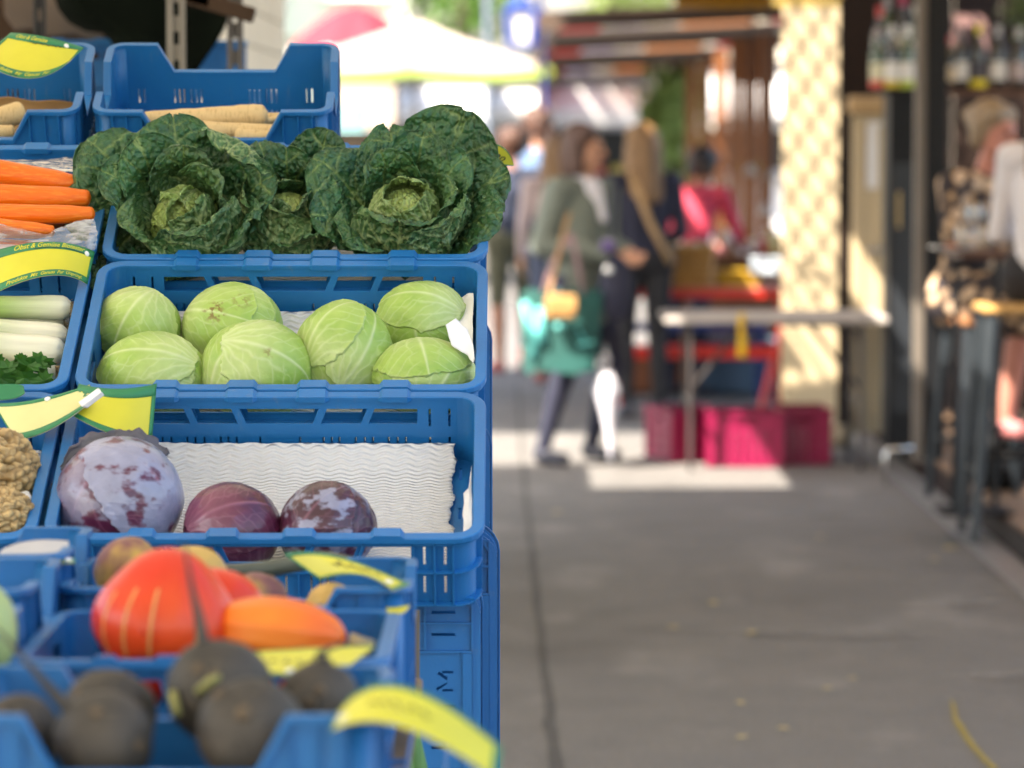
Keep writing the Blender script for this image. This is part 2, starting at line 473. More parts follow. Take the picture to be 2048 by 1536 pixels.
# unseen lattice added between the awnings to throw dappled light on the beige door
lt = thing('dapple_lattice', 'unseen diagonal wooden lattice added to dapple the beige door', 'lattice', (1.05, 19.3, 2.78))
LW = mat('lattice_wood', (.30, .20, .11), .7, .3, 6)
for sg in (-1, 1):
    mb = MB()
    for k in range(-13, 14):
        an = R(23) if sg < 0 else R(96); c = k * (.07 if sg < 0 else .125)
        mb.box((-c * math.sin(an), c * math.cos(an), .012 * sg), (1.9, .0125 if sg < 0 else .026, .01), rot=Matrix.Rotation(an, 3, 'Z'))
    o = mb.build('laths', LW, lt); o['kind'] = 'stuff'
# ------------------------------------------------------------------ crates
BLUE = crate_mat('blue_plastic', (0.009, 0.160, 0.43))
MAG = crate_mat('magenta_plastic', (0.27, 0.004, 0.055))
def rrect(hw, hd, r, n=5):
    """rounded rectangle path: list of (x, y, nx, ny)"""
    out = []
    for cx, cy, a0 in ((hw - r, -hd + r, -90), (hw - r, hd - r, 0), (-hw + r, hd - r, 90), (-hw + r, -hd + r, 180)):
        for k in range(n + 1):
            a = R(a0 + 90.0 * k / n)
            out.append((cx + r * math.cos(a), cy + r * math.sin(a), math.cos(a), math.sin(a)))
    return out
def slit(x, z0, z1, w=0.003):
    return [(x - w / 2, z0), (x + w / 2, z0), (x + w / 2, z1), (x - w / 2, z1)]
CRATE_MESH = {}
def crate_meshes(W, D, H, M, key):
    if key in CRATE_MESH: return CRATE_MESH[key]
    g = 0.012; r = 0.03
    hw = W / 2 - g; hd = D / 2 - g
    out = []
    # long walls (x), with the row of big slanted openings and slits
    k = (hw - r) / 0.258
    def wall(L, holes, ribs, fl):
        mb = MB()
        mb.panel([(-L, 0.002), (L, 0.002), (L, H - 0.004), (-L, H - 0.004)], holes, 0.003, fl)
        for (x0, z0, x1, z1) in ribs:      # thin outward ribs
            w = 0.0022
            dx, dz = x1 - x0, z1 - z0; ln = math.hypot(dx, dz); px, pz = -dz / ln * w / 2, dx / ln * w / 2
            q = [(x0 + px, z0 + pz), (x1 + px, z1 + pz), (x1 - px, z1 - pz), (x0 - px, z0 - pz)]
            mb.panel(q, [], 0.0085, lambda a, b, t: fl(a, b, t + 0.0025))
        return mb
    za, zb = H * 0.60, H * 0.82
    op = []
    s = 0.0095
    op.append([(0.129 * k, za), (0.2 * k, za), (0.2 * k, zb), ((0.129 + s) * k, zb)])
    op.append([(0.060 * k, za), (0.118 * k, za), ((0.118 + s) * k, zb), ((0.060 + s) * k, zb)])
    op += [[(-x, z) for x, z in reversed(h)] for h in op]
    op.append([(-0.048 * k, za), (0.048 * k, za), ((0.048 + s) * k, zb), (-(0.048 + s) * k, zb)])
    hl = [h for h in op]
    for sg in (-1, 1):
        for x in (0.218, 0.2465):
            hl.append(slit(sg * x * k, za - 0.004, zb, 0.0034)); hl.append(slit(sg * x * k, H * .17, H * .41, 0.0034))
        for x in (0.183, 0.171, 0.158, 0.135, 0.123, 0.11, 0.086, 0.075, 0.063, 0.029):
            hl.append(slit(sg * x * k, H * .17, H * .41, 0.0028))
    L = hw - r
    rl = [(-L, H * .49, L, H * .49), (-L, 0.004, L, 0.004), (-L, H * .885, L, H * .885)]
    for sg in (-1, 1):
        for x in (0.203, 0.232, 0.2575):
            rl.append((sg * x * k, 0.004, sg * x * k, H - .006))
        rl.append((sg * .1225 * k, za - .006, sg * (.1225 + .016) * k, H - .006)); rl.append((sg * .0545 * k, za - .006, sg * (.0545 + .016) * k, H - .006))
        for x in (.147, .098, .046): rl.append((sg * x * k, 0.004, sg * x * k, H * .49))
    for sy in (-1, 1):
        fl = (lambda sy: (lambda a, b, t: Vector((a, sy * (hd - 0.003 + t), b))))(sy)
        out.append(('long_wall', wall(L, hl, rl, fl).mesh('long_wall', M)))
    L2 = hd - r; k2 = L2 / 0.155
    he = [[(.035 * k2, za), (.1 * k2, za), (.1 * k2, zb), (.045 * k2, zb)], [(-.1 * k2, za), (-.035 * k2, za), (-.045 * k2, zb), (-.1 * k2, zb)]]
    for x in (-.13, .13, .115, -.115): he.append(slit(x * k2, za - .004, zb, .0034))
    for x in (-.13, -.11, -.06, -.045, -.03, .03, .045, .06, .11, .13): he.append(slit(x * k2, H * .17, H * .41, .0028))
    re = [(-L2, H * .49, L2, H * .49), (-L2, .004, L2, .004), (-L2, H * .885, L2, H * .885)]
    for x in (-.15, -.122, -.09, -.02, .02, .09, .122, .15): re.append((x * k2, .004, x * k2, H * .49 if abs(x) < .1 else H - .006))
    for sx in (-1, 1):
        fl = (lambda sx: (lambda a, b, t: Vector((sx * (hw - 0.003 + t), a, b))))(sx)
        out.append(('end_wall', wall(L2, he, re, fl).mesh('end_wall', M)))
    # curved corners
    for cx, cy, a0 in ((hw - r, -hd + r, -90), (hw - r, hd - r, 0), (-hw + r, hd - r, 90), (-hw + r, -hd + r, 180)):
        mb = MB(); n = 6
        def cpt(t, z, o):
            a = R(a0 + 90 * t); return (cx + (r + o) * math.cos(a), cy + (r + o) * math.sin(a), z)
        G = [[cpt(i / n, z, 0) for z in (0.002, H * .5, H - .004)] for i in range(n + 1)]
        mb.grid(np.array(G), 0.003)
        for z in (.004, H * .49, H * .885):
            for i in range(n):
                mb.add([cpt(i / n, z - .0011, 0), cpt((i + 1) / n, z - .0011, 0), cpt((i + 1) / n, z + .0011, 0), cpt(i / n, z + .0011, 0),
                        cpt(i / n, z - .0011, .0085), cpt((i + 1) / n, z - .0011, .0085), cpt((i + 1) / n, z + .0011, .0085), cpt(i / n, z + .0011, .0085)],
                       [(0, 1, 2, 3), (4, 7, 6, 5), (0, 4, 5, 1), (3, 2, 6, 7), (0, 3, 7, 4), (1, 5, 6, 2)])
        out.append(('corner', mb.mesh('corner', M, autos=40)))
    # rim: rounded lip swept round the top
    path = rrect(hw, hd, r)
    prof = [(-.0045, -.006), (-.0045, -.0012), (-.003, 0), (.0105, 0), (.012, -.0014), (.012, -.0085), (.0098, -.0085), (.0098, -.0045)]
    mb = MB(); n = len(path); m = len(prof)
    vs = [(x + nx * o, y + ny * o, H + z) for x, y, nx, ny in path for o, z in prof]
    fs = [(i * m + j, i * m + (j + 1) % m, ((i + 1) % n) * m + (j + 1) % m, ((i + 1) % n) * m + j) for i in range(n) for j in range(m)]
    mb.add(vs, fs)
    for sy in (-1, 1):           # thickened tabs on the long rims
        for x0, x1 in ((-.18, -.15), (-.073, -.037), (.03, .067), (.15, .186)):
            x0 *= k; x1 *= k
            yo = sy * (hd + .0118); yi = sy * (hd - .0105)
            c = .011
            mb.add([(x0 - c, yo, H - .006), (x1 + c, yo, H - .006), (x1 + c, sy * hd, H - .006), (x0 - c, sy * hd, H - .006),
                    (x0, yo, H + .0042), (x1, yo, H + .0042), (x1, yi, H + .0032), (x0, yi, H + .0032),
                    (x0, yi, H - .006), (x1, yi, H - .006)],
                   [(0, 1, 5, 4), (4, 5, 6, 7), (0, 4, 7, 3), (3, 7, 8), (1, 2, 6, 5), (2, 9, 6), (7, 6, 9, 8), (0, 3, 8, 9, 2, 1)])
    out.append(('rim', mb.mesh('rim', M)))
    # base plate with slots and the cut-out mark, underside grid
    mb = MB()
    hx, hy = hw - .003, hd - .003
    slots = []          # (x0, x1, y0, y1)
    for sg in (-1, 1):
        for xx in (.262, .231, .13, .119, .108, .084, .072, -.072, -.084, -.108, -.119, -.13, -.231, -.262):
            if abs(xx) > hx - .01: continue
            for y0, y1 in ((hy - .057, hy - .024), (.02, .05)):
                slots.append((xx - .0021, xx + .0021, min(sg * y0, sg * y1), max(sg * y0, sg * y1)))
    mk = []
    if hx > .25:
        for sg in (1, -1): mk.append((.146, .185, sg * (hy - .040) - .017, sg * (hy - .040) + .017, sg))
    cuts = sorted(set([-hx, hx] + [q for s_ in slots for q in s_[:2]] + [q for s_ in mk for q in s_[:2]]))
    pf = lambda a, b, t: Vector((a, b, t + .006))
    for a, b in zip(cuts[:-1], cuts[1:]):
        mid = (a + b) / 2
        hs = sorted([(s_[2], s_[3]) for s_ in slots if s_[0] < mid < s_[1]] + [(s_[2], s_[3]) for s_ in mk if s_[0] < mid < s_[1]])
        y = -hy
        for y0, y1 in hs + [(hy, hy)]:
            if y0 > y: mb.panel([(a, y), (b, y), (b, y0), (a, y0)], [], .003, pf)
            y = y1
    for x0_, x1_, y0_, y1_, sg in mk:      # the letter M, read from the end
        yc = (y0_ + y1_) / 2
        q = lambda pts: [(x_, yc - sg * y_) for x_, y_ in pts]
        mb.panel([(x0_, y0_), (x1_, y0_), (x1_, y1_), (x0_, y1_)], [q([(.180, -.013), (.1765, -.013), (.1765, .002), (.180, .002)]), q([(.1545, -.013), (.151, -.013), (.151, .002), (.1545, .002)]),
                 q([(.1795, .006), (.1755, .009), (.1665, -.004), (.170, -.006)]), q([(.1645, -.006), (.161, -.004), (.152, .009), (.156, .011)])], .003, pf)
    for x in (-hx, -.247, -.207, .207, .247, hx):
        mb.box((x, 0, .0032), (.003, 2 * hy, .0055))
    for y in (-hy + .0, -hy + .066, hy - .066, hy):
        for x0, x1 in ((-hx, -.207), (.207, hx)):
            mb.box(((x0 + x1) / 2, y, .0030), (x1 - x0 - .004, .003, .0053))
    for y in (-hy, hy): mb.box((0, y - math.copysign(.007, y), .003), (.41, .013, .0056))
    out.append(('base', mb.mesh('base', M)))
    CRATE_MESH[key] = out
    return out
def place(meshes, name, label, cat, loc, rot, group=None):
    t = thing(name, label, cat, loc, rot, group)
    for nm, me in meshes:
        ob(nm, me, t)
    return t
TILT = math.atan2(.1765, .358)
CW, CD, CH = .598, .394, .115
TIER = [(4.826, 1.107), (5.184, 1.2835), (5.542, 1.46)]
TROT = Matrix.Rotation(TILT, 3, 'X')
def tilted_loc(xc, tier):
    d, z = TIER[tier]
    return Vector((xc, d, z)) - TROT @ Vector((0, -CD / 2, CH))
def inside(xc_world, tier, t, h):
    """point in a tilted crate: t metres back from the front rim, h above the crate's underside"""
    d, z = TIER[tier]
    return Vector((xc_world, d, z)) + TROT @ Vector((0, t, h - CH))
XR, XL = -.336, -.9425
field = crate_meshes(CW, CD, CH, BLUE, 'field')
names = ['red cabbages', 'pale green cabbages', 'dark savoy cabbages']
namesl = ['knobbly celeriac', 'white leeks', 'bagged carrots']
for i in range(3):
    place(field, 'produce_crate', 'tilted blue slotted plastic crate holding %s' % names[i], 'crate', tilted_loc(XR, i), (TILT, 0, 0), 'tilted crates on the stall steps')
    place(field, 'produce_crate', 'tilted blue slotted plastic crate holding %s' % namesl[i], 'crate', tilted_loc(XL, i), (TILT, 0, 0), 'tilted crates on the stall steps')
# crates standing on end that carry the steps: underside to the street end of the stall
def upright(xr, dfront, zt, label, flip=False):
    # local x -> world z, base faces the viewer, local y -> world -x
    M = Matrix(((0, -1, 0), (0, 0, 1), (-1, 0, 0))) if flip else Matrix(((0, 1, 0), (0, 0, 1), (1, 0, 0)))
    loc = Vector((xr - CD / 2, dfront, zt - CW / 2))
    return place(field, 'support_crate', label, 'crate', loc, M.to_euler(), 'crates standing on end under the steps')
upright(-.040, 4.965, 1.025, 'blue crate standing on end with a cut out M under the red cabbages')
upright(-.0175, 5.13, 1.085, 'blue crate standing on end just behind the crate marked M')
upright(-.030, 5.40, 1.215, 'blue crate standing on end under the pale green cabbages')
upright(-.032, 5.72, 1.36, 'blue crate standing on end under the savoy cabbages')
upright(-.445, 4.965, 1.02, 'blue crate standing on end behind the pumpkin crate, under the red cabbages')
upright(-.85, 4.965, 1.02, 'blue crate standing on end under the celeriac')
# lower crates lying flat beneath the upright ones, down to the asphalt
levels = [(4.965 + .36, 0.0), (4.965 + .36, .117), (4.965 + .36, .234), (4.965 + .36, .351)]
for j, (dd, z0) in enumerate(levels):
    z0 = .002 + j * .1165
    for x in (XR, XL):
        if j < 3:
            place(field, 'stacked_crate', 'blue crate lying flat in the low stack under the stall steps', 'crate', (x, dd - .04, z0), (0, 0, 0), 'flat crates stacked under the steps')

# trays with raised corners
TRAY_MESH = {}
def tray_meshes(W, D, H, dip, M, key, cl=.075, sl=.028):
    if key in TRAY_MESH: return TRAY_MESH[key]
    g = .009; r = .022; hw, hd = W / 2 - g, D / 2 - g
    def prof(L):         # top outline of one straight wall of half length L (0 = middle)
        a = L + r - cl
        return [(-L, H), (-a, H), (-a + sl, H - dip), (a - sl, H - dip), (a, H), (L, H)]
    out = []
    def wall(L, fl, slits):
        mb = MB()
        top = prof(L)
        mb.panel([(-L, .002), (L, .002)] + [(x, z) for x, z in reversed(top)], slits, .003, fl)
        for x in (-L + .004, -L + .027, -L + .052, L - .052, L - .027, L - .004):
            mb.panel([(x - .001, .004), (x + .001, .004), (x + .001, H - .006), (x - .001, H - .006)], [], .0065, lambda a, b, t: fl(a, b, t + .0028))
        mb.panel([(-L, (H - dip) * .45), (L, (H - dip) * .45), (L, (H - dip) * .45 + .002), (-L, (H - dip) * .45 + .002)], [], .0062, lambda a, b, t: fl(a, b, t + .0028))
        for x in (-.07, -.035, 0, .035, .07):
            mb.panel([(x - .001, .004), (x + .001, .004), (x + .001, H - dip - .006), (x - .001, H - dip - .006)], [], .006, lambda a, b, t: fl(a, b, t + .0028))
        return mb
    L = hw - r
    sl_l = []
    for sg in (-1, 1):
        for x in (.150, .1415, .088, .0795, .071, .059, .0505, .042):
            if x < L: sl_l.append(slit(sg * x, H * .36, H * .52, .0032)); sl_l.append(slit(sg * x, H * .18, H * .28, .0032))
        for x in (.031, .0225, .0135): sl_l.append(slit(sg * x, H * .18, H * .28, .0032))
    for sy in (-1, 1):
        out.append(('long_wall', wall(L, (lambda sy: (lambda a, b, t: Vector((a, sy * (hd - .003 + t), b))))(sy), sl_l).mesh('long_wall', M)))
    L2 = hd - r
    sl_e = [slit(sg * x, H * .2, H * .34, .0032) for sg in (-1, 1) for x in (.02, .029, .06, .069)]
    for sx in (-1, 1):
        out.append(('end_wall', wall(L2, (lambda sx: (lambda a, b, t: Vector((sx * (hw - .003 + t), a, b))))(sx), sl_e).mesh('end_wall', M)))
    for cx, cy, a0 in ((hw - r, -hd + r, -90), (hw - r, hd - r, 0), (-hw + r, hd - r, 90), (-hw + r, -hd + r, 180)):
        mb = MB(); n = 5
        G = [[(cx + r * math.cos(R(a0 + 90 * i / n)), cy + r * math.sin(R(a0 + 90 * i / n)), z) for z in (.002, H * .5, H - .002)] for i in range(n + 1)]
        mb.grid(np.array(G), .003); out.append(('corner', mb.mesh('corner', M, smooth=True)))
    # rim following the outline
    path = []
    def seg(L, fx):
        return [(fx(x), z) for x, z in prof(L)]
    corner = lambda cx, cy, a0: [((cx + r * math.cos(R(a0 + 90 * i / 5)), cy + r * math.sin(R(a0 + 90 * i / 5)), math.cos(R(a0 + 90 * i / 5)), math.sin(R(a0 + 90 * i / 5))), H) for i in range(1, 5)]
    path += seg(L, lambda x: (x, -hd, 0, -1)) + corner(hw - r, -hd + r, -90) + seg(L2, lambda y: (hw, y, 1, 0)) + corner(hw - r, hd - r, 0)
    path += seg(L, lambda x: (-x, hd, 0, 1)) + corner(-hw + r, hd - r, 90) + seg(L2, lambda y: (-hw, -y, -1, 0)) + corner(-hw + r, -hd + r, 180)
    pts = [Vector((q[0], q[1], z)) for q, z in path]; nor = [Vector((q[2], q[3], 0)) for q, z in path]
    n = len(pts); pf = [(-.004, -.001), (-.004, .0022), (-.003, .003), (.0078, .003), (.009, .002), (.009, -.004), (.0072, -.004), (.0072, -.001)]
    m = len(pf); vs = []
    for i in range(n):
        t = (pts[(i + 1) % n] - pts[i - 1]).normalized()
        up = nor[i].cross(t).normalized()
        if up.z < 0: up = -up
        vs += [pts[i] + nor[i] * o + up * w for o, w in pf]
    mb = MB(); mb.add(vs, [(i * m + j, i * m + (j + 1) % m, ((i + 1) % n) * m + (j + 1) % m, ((i + 1) % n) * m + j) for i in range(n) for j in range(m)])
    out.append(('rim', mb.mesh('rim', M)))
    mb = MB(); mb.panel([(-hw + .001, -hd + .001), (hw - .001, -hd + .001), (hw - .001, hd - .001), (-hw + .001, hd - .001)],
                        [slit(x, y, y + .05, .004) for x in (-.14, -.1, -.06, -.02, .02, .06, .1, .14) for y in (-.1, -.025, .05)], .003, lambda a, b, t: Vector((a, b, .001 + t)))
    out.append(('base', mb.mesh('base', M)))
    TRAY_MESH[key] = out
    return out
tray = tray_meshes(.4, .3, .165, .05, BLUE, 'tray')
T2 = R(24)
def tray_tilted(xc, label):
    Rm = Matrix.Rotation(T2, 3, 'X')
    return place(tray, 'display_tray', label, 'tray', Vector((xc, 5.97, 1.685)) - Rm @ Vector((0, -.15, .165)), (T2, 0, 0), 'raised-corner trays on the top shelf')
tray_tilted(-.497, 'blue raised-corner tray of parsnips behind the savoy cabbages')
tray_tilted(-.917, 'blue raised-corner tray with a brown liner and parsnips')
TRAYS = {}
for key, xc, d0, zt, lab in (('rut', -.313, 4.165, 1.14, 'blue raised-corner tray of purple and yellow rutabagas'),
                             ('rad', -.311, 3.25, 1.144, 'blue raised-corner tray full of black radishes'),
                             ('la', -.707, 4.21, 1.172, 'blue raised-corner tray with a grey backed price card'),
                             ('lb', -.707, 3.905, 1.170, 'blue raised-corner tray beside the pumpkin crate'),
                             ('lc', -.707, 3.59, 1.158, 'blue raised-corner tray with pale green kohlrabi beside the black radishes')):
    place(tray, 'display_tray', lab, 'tray', (xc, d0, zt - .165), (0, 0, 0), 'raised-corner trays on the front table')
    TRAYS[key] = (xc, d0, zt - .165)
squash = crate_meshes(.385, .40, .12, BLUE, 'squash')
place(squash, 'squash_crate', 'blue flat-rimmed crate of red and orange pumpkins', 'crate', (-.315, 3.795, 1.122 - .12), (0, 0, 0))
# front table under the level trays
WOODT = mat('table_wood', (.22, .15, .09), .7, .4, 6, .0006, 40, stretch=(1, 8, 1))
STEELT = mat('table_steel', (.25, .25, .24), .45, .2, 20, metal=.8)
tb = thing('trestle_table', 'wooden board table on steel legs under the front trays', 'table', (-.66, 3.7, 0))
for k in range(5):
    MB().box((0, -.56 + k * .28, .972), (1.1, .276, .022), bev=.003).build('plank', WOODT, tb)
for sx in (-.5, .5):
    for sy in (-.6, .6):
        MB().tube([(sx, sy, 0), (sx, sy, .96)], .014).build('leg', STEELT, tb)
# wooden broom-like pole beside the steps, leaning crate stuff
MB_ = MB(); MB_.tube([(-.1335, 4.74, .0), (-.1325, 4.745, .55), (-.131, 4.75, 1.02)], .0085, 12)
tag(MB_.build('wooden_pole', mat('old_wood_pole', (.16, .12, .075), .75, .45, 30, .0005, 200, stretch=(1, 1, .15)), smooth=True), 'weathered thin wooden pole beside the crate marked M', 'pole')
# upper shelf board and steps behind the savoy crate
sh = thing('shelf', 'wooden shelf behind the steps carrying the parsnip trays', 'shelf', (-.7, 6.16, 0))
Rm = Matrix.Rotation(T2, 3, 'X')
for k in range(3):
    c = Vector((0, 6.165, 1.592)) + Rm @ Vector((0, -.1 + .1 * k, 0)) - Vector((0, 6.16, 0))
    MB().box((0, c.y, c.z - .012), (1.1, .094, .02), rot=Rm, bev=.003).build('board', WOODT, sh)
for sx in (-.5, .5):
    for y in (-.02, .16):
        MB().box((sx, y, .75), (.04, .04, 1.5)).build('leg', WOODT, sh)
# ------------------------------------------------------------------ wavy white paper liners
def paper_mat():
    m = mat('crepe_paper', (.80, .785, .75), .85, .06, 5, spec=.2)
    nt = m.node_tree; N = nt.nodes; Lk = nt.links; b = N['Principled BSDF']
    tc = N.new('ShaderNodeTexCoord')
    sx = N.new('ShaderNodeSeparateXYZ'); Lk.new(tc.outputs['Object'], sx.inputs[0])
    def mth(op, a, b_=None):
        n = N.new('ShaderNodeMath'); n.operation = op
        for i, q in enumerate((a, b_)):
            if q is None: continue
            if isinstance(q, (int, float)): n.inputs[i].default_value = q
            else: Lk.new(q, n.inputs[i])
        return n.outputs[0]
    nz = N.new('ShaderNodeTexNoise'); nz.inputs['Scale'].default_value = 12; Lk.new(tc.outputs['Object'], nz.inputs['Vector'])
    wx = mth('SINE', mth('MULTIPLY', sx.outputs[0], 2 * math.pi / .032))
    yy = mth('ADD', mth('ADD', sx.outputs[1], mth('MULTIPLY', wx, .0022)), mth('MULTIPLY', nz.outputs[0], .004))
    wv = mth('SINE', mth('MULTIPLY', yy, 2 * math.pi / .0078))
    bp = N.new('ShaderNodeBump'); bp.inputs['Distance'].default_value = .0016; bp.inputs['Strength'].default_value = .9
    Lk.new(wv, bp.inputs['Height']); Lk.new(bp.outputs[0], b.inputs['Normal'])
    return m
PAPER = paper_mat()
def liner(xc, tier, label, x0, x1, seed, curl_b=.05, tear=0.0, curl_r=.0):
    nx, ny = 90, 60
    xs = np.linspace(x0, x1, nx)[:, None]; ys = np.linspace(-CD / 2 + .018, CD / 2 - .021, ny)[None, :]
    q = np.stack([xs + 0 * ys, ys + 0 * xs, 0 * xs * ys], 2)
    nz = fbm(q.reshape(-1, 3) * 9, seed).reshape(nx, ny)
    z = .0125 + .003 * (nz + 1) + curl_b * sstep(.10, .2, ys) ** 1.5 + curl_r * sstep(x1 - .07, x1, xs) * (1 + .5 * nz)
    yy = ys - .006 * sstep(.12, .2, ys) * (1 + nz)
    xx = xs + tear * .01 * fbm(np.stack([0 * xs + ys * 60, 0 * xs * ys, 0 * xs * ys], 2).reshape(-1, 3), seed + 3).reshape(nx, ny) * sstep(x1 - .05, x1, xs)
    yy = yy + .004 * fbm(np.stack([xs * 50 + 0 * ys, 0 * xs * ys, 0 * xs * ys], 2).reshape(-1, 3), seed + 5).reshape(nx, ny) * sstep(.1, .19, ys)
    G = np.stack([xx + 0 * yy, yy + 0 * xx, z], 2)
    mb = MB(); mb.grid(G, .0006)
    o = mb.build('paper_liner', PAPER, smooth=True)
    o.location = tilted_loc(xc, tier); o.rotation_euler = (TILT, 0, 0)
    return tag(o, label, 'paper')
liner(XR, 0, 'white wavy crepe paper lining the red cabbage crate', -.27, .252, 3, .035, 1.0)
liner(XR, 1, 'white wavy crepe paper under the pale green cabbages', -.272, .272, 8, .03, 1.0, .02)
liner(XR, 2, 'white wavy crepe paper under the savoy cabbages', -.265, .268, 12, .02, 1.0, .012)
liner(XL, 0, 'white crepe paper under the celeriac', -.265, .262, 15, .02)
liner(XL, 1, 'off-white crepe paper under the leeks', -.265, .262, 18, .05)
# loose folded strips of liner
def scrap(label, pts, w, seed, th=.0006):
    """folded paper strip through the world points pts (list of (left, right) pairs)"""
    n = len(pts); k = 8
    G = []
    for i in range((n - 1) * k + 1):
        a = min(i // k, n - 2); t = i / k - a
        l = Vector(pts[a][0]).lerp(Vector(pts[a + 1][0]), t); r_ = Vector(pts[a][1]).lerp(Vector(pts[a + 1][1]), t)
        G.append([l.lerp(r_, j / 8) for j in range(9)])
    G = np.array([[tuple(p) for p in row] for row in G])
    G += (fbm(G.reshape(-1, 3) * 60, seed).reshape(G.shape[0], 9, 1)) * np.array([.002, .002, .002])
    mb = MB(); mb.grid(G, th)
    return tag(mb.build('paper_scrap', mat('plain_paper', (.82, .82, .82), .9, .05, 40, .0006, 200), smooth=True), label, 'paper')
scrap('torn white paper scrap tucked beside the rightmost pale cabbage', [(P(893, 648, 5.30), P(912, 636, 5.32)), (P(902, 690, 5.285), P(934, 660, 5.30)), (P(935, 712, 5.28), P(946, 690, 5.28)), (P(946, 728, 5.27), P(948, 718, 5.27))], 0, 2)
scrap('crumpled white paper edge standing up at the side wall of the pale cabbage crate', [(P(915, 640, 5.43), P(915, 600, 5.50)), (P(930, 660, 5.40), P(934, 588, 5.49)), (P(945, 690, 5.36), P(946, 586, 5.47))], 0, 5)
scrap('torn strip of white paper along the side wall of the red cabbage crate', [(P(926, 1074, 4.90), P(928, 985, 5.0)), (P(940, 1074, 4.90), P(938, 975, 5.0)), (P(944, 1072, 4.90), P(943, 930, 5.05))], 0, 7)
# ------------------------------------------------------------------ vegetables
def rot_to(axis, spin=0.0):
    return Vector(axis).normalized().to_track_quat('Z', 'Y').to_matrix() @ Matrix.Rotation(spin, 3, 'Z')
GREENCAB = mat('cabbage_skin', (1, 1, 1), .42, .10, 60, .0006, 180, attr=True, spec=.45, sss=.12)
REDCAB = mat('red_cabbage_skin', (1, 1, 1), .30, .12, 50, .0005, 170, attr=True, spec=.5, coat=.25)
def cabbage_shape(seed, radii, leaves, pal, nu=300, nv=190, bloom=None):
    """leaves: list of (centre dir, midrib dir, length, width) drawn inside to outside; returns grid and colours"""
    S = sphere_grid(nu, nv); n = S.reshape(-1, 3)
    base, pale, dark, vein = (np.array(c) for c in pal)
    lay = np.zeros(len(n)); col = np.tile(base, (len(n), 1)); disp = np.zeros(len(n))
    rip = fbm(n * 2.2, seed, 3); fine = fbm(n * 9, seed + 4, 3)
    disp += .02 * rip
    bl = np.zeros(len(n))
    for i, (c, m, la, lb) in enumerate(leaves):
        c = np.array(c, float); c /= np.linalg.norm(c)
        m = np.array(m, float); m -= c * m.dot(c); m /= np.linalg.norm(m); q = np.cross(c, m)
        cs = np.clip(n @ c, -1, 1); ang = np.arccos(cs); tv = n - cs[:, None] * c; tv /= np.linalg.norm(tv, axis=1, keepdims=True) + 1e-9
        a = ang * (tv @ m); b = ang * (tv @ q)
        wob = .10 * fbm(n * 3.5, seed + 31 * i, 3) + .045 * fbm(n * 14, seed + 77 * i, 2)
        dd = 1 - np.sqrt((a / la) ** 2 + (b / lb) ** 2) + wob
        inn = dd > 0
        # veins fanning from the leaf base
        ax = a + la * 1.08
        psi = np.arctan2(b, ax); rho = np.hypot(b, ax)
        psi2 = psi + .17 * fbm(n * 3.0, seed + 9 + i, 3) + .22 * np.sign(psi) * rho * .25
        k = .30
        dv = np.abs(((psi2 / k + .5) % 1) - .5) * k * rho
        wv = .018 + .018 * np.clip(1 - rho / (2 * la), 0, 1)
        v1 = np.exp(-(dv / wv) ** 2) * sstep(2.3 * la, .5 * la, rho)
        mid = np.exp(-(b / (.05 * np.clip(1.2 - rho / (2.4 * la), .15, 1))) ** 2)
        side = np.abs((((ax * 3.6 - np.abs(b) * 2.6 + .3 * fbm(n * 4, seed + 5 + i, 2))) % 1) - .5)
        v2 = np.exp(-(side / .07) ** 2) * .35 * sstep(.05, .25, np.abs(b))
        v = np.clip(np.maximum(np.maximum(v1 * .62, mid * .9), v2 * 1.2), 0, 1)
        tone = np.clip(.5 + .55 * fbm(n * 1.7 + i * 3, seed + 50 + i, 3) + .25 * fbm(n * 6, seed + 60 + i, 3), 0, 1)[:, None]
        cc = (dark * (1 - tone) + base * tone) * (1 - .35 * sstep(.2, -.6, a)[:, None]) + pale * .35 * sstep(.2, -.6, a)[:, None]
        cc = cc * (1 - .62 * v[:, None]) + vein * .62 * v[:, None]
        # thin pale torn margin, darker crease just outside
        edge = np.exp(-(dd / .035) ** 2)
        cc = np.where(inn[:, None], cc * (1 - .35 * edge[:, None]) + pale * .35 * edge[:, None], cc)
        col = np.where(inn[:, None], cc, col)
        if bloom:
            bm_ = np.clip(sstep(bloom[i][0], bloom[i][0] + .35, fbm(n * np.array([3.2, 3.2, 5.0]) + 7 * i, seed + 90 + i, 5) + .25 * fine), 0, 1) * bloom[i][1]
            bl = np.where(inn, bm_, bl)
        h = (i + 1) * .017 + .030 * np.exp(-(dd / .09) ** 2) * sstep(0, .02, dd) + .010 * v
        # dent in the layer below right beside the margin
        disp = np.where(inn, .02 * rip + h, disp - .014 * np.exp(-(dd / .05) ** 2))
        lay = np.where(inn, i + 1, lay)
    disp += .006 * fine
    if bloom:
        bcol = np.array((.34, .36, .50)) * (.75 + .35 * (fbm(n * 5, seed + 3, 3)[:, None] * .5 + .5))  # wax bloom; on the dark head it also paints sky reflection
        col = col * (1 - bl[:, None]) + bcol * bl[:, None]
    Rr = np.array(radii)
    G = (n * (1 + disp)[:, None] * Rr).reshape(nu, nv, 3)
    return G, col
def sph(az, el):
    return (math.cos(R(az)) * math.cos(R(el)), math.sin(R(az)) * math.cos(R(el)), math.sin(R(el)))
GPAL = ((.42, .56, .14), (.64, .72, .36), (.25, .43, .06), (.70, .76, .44))
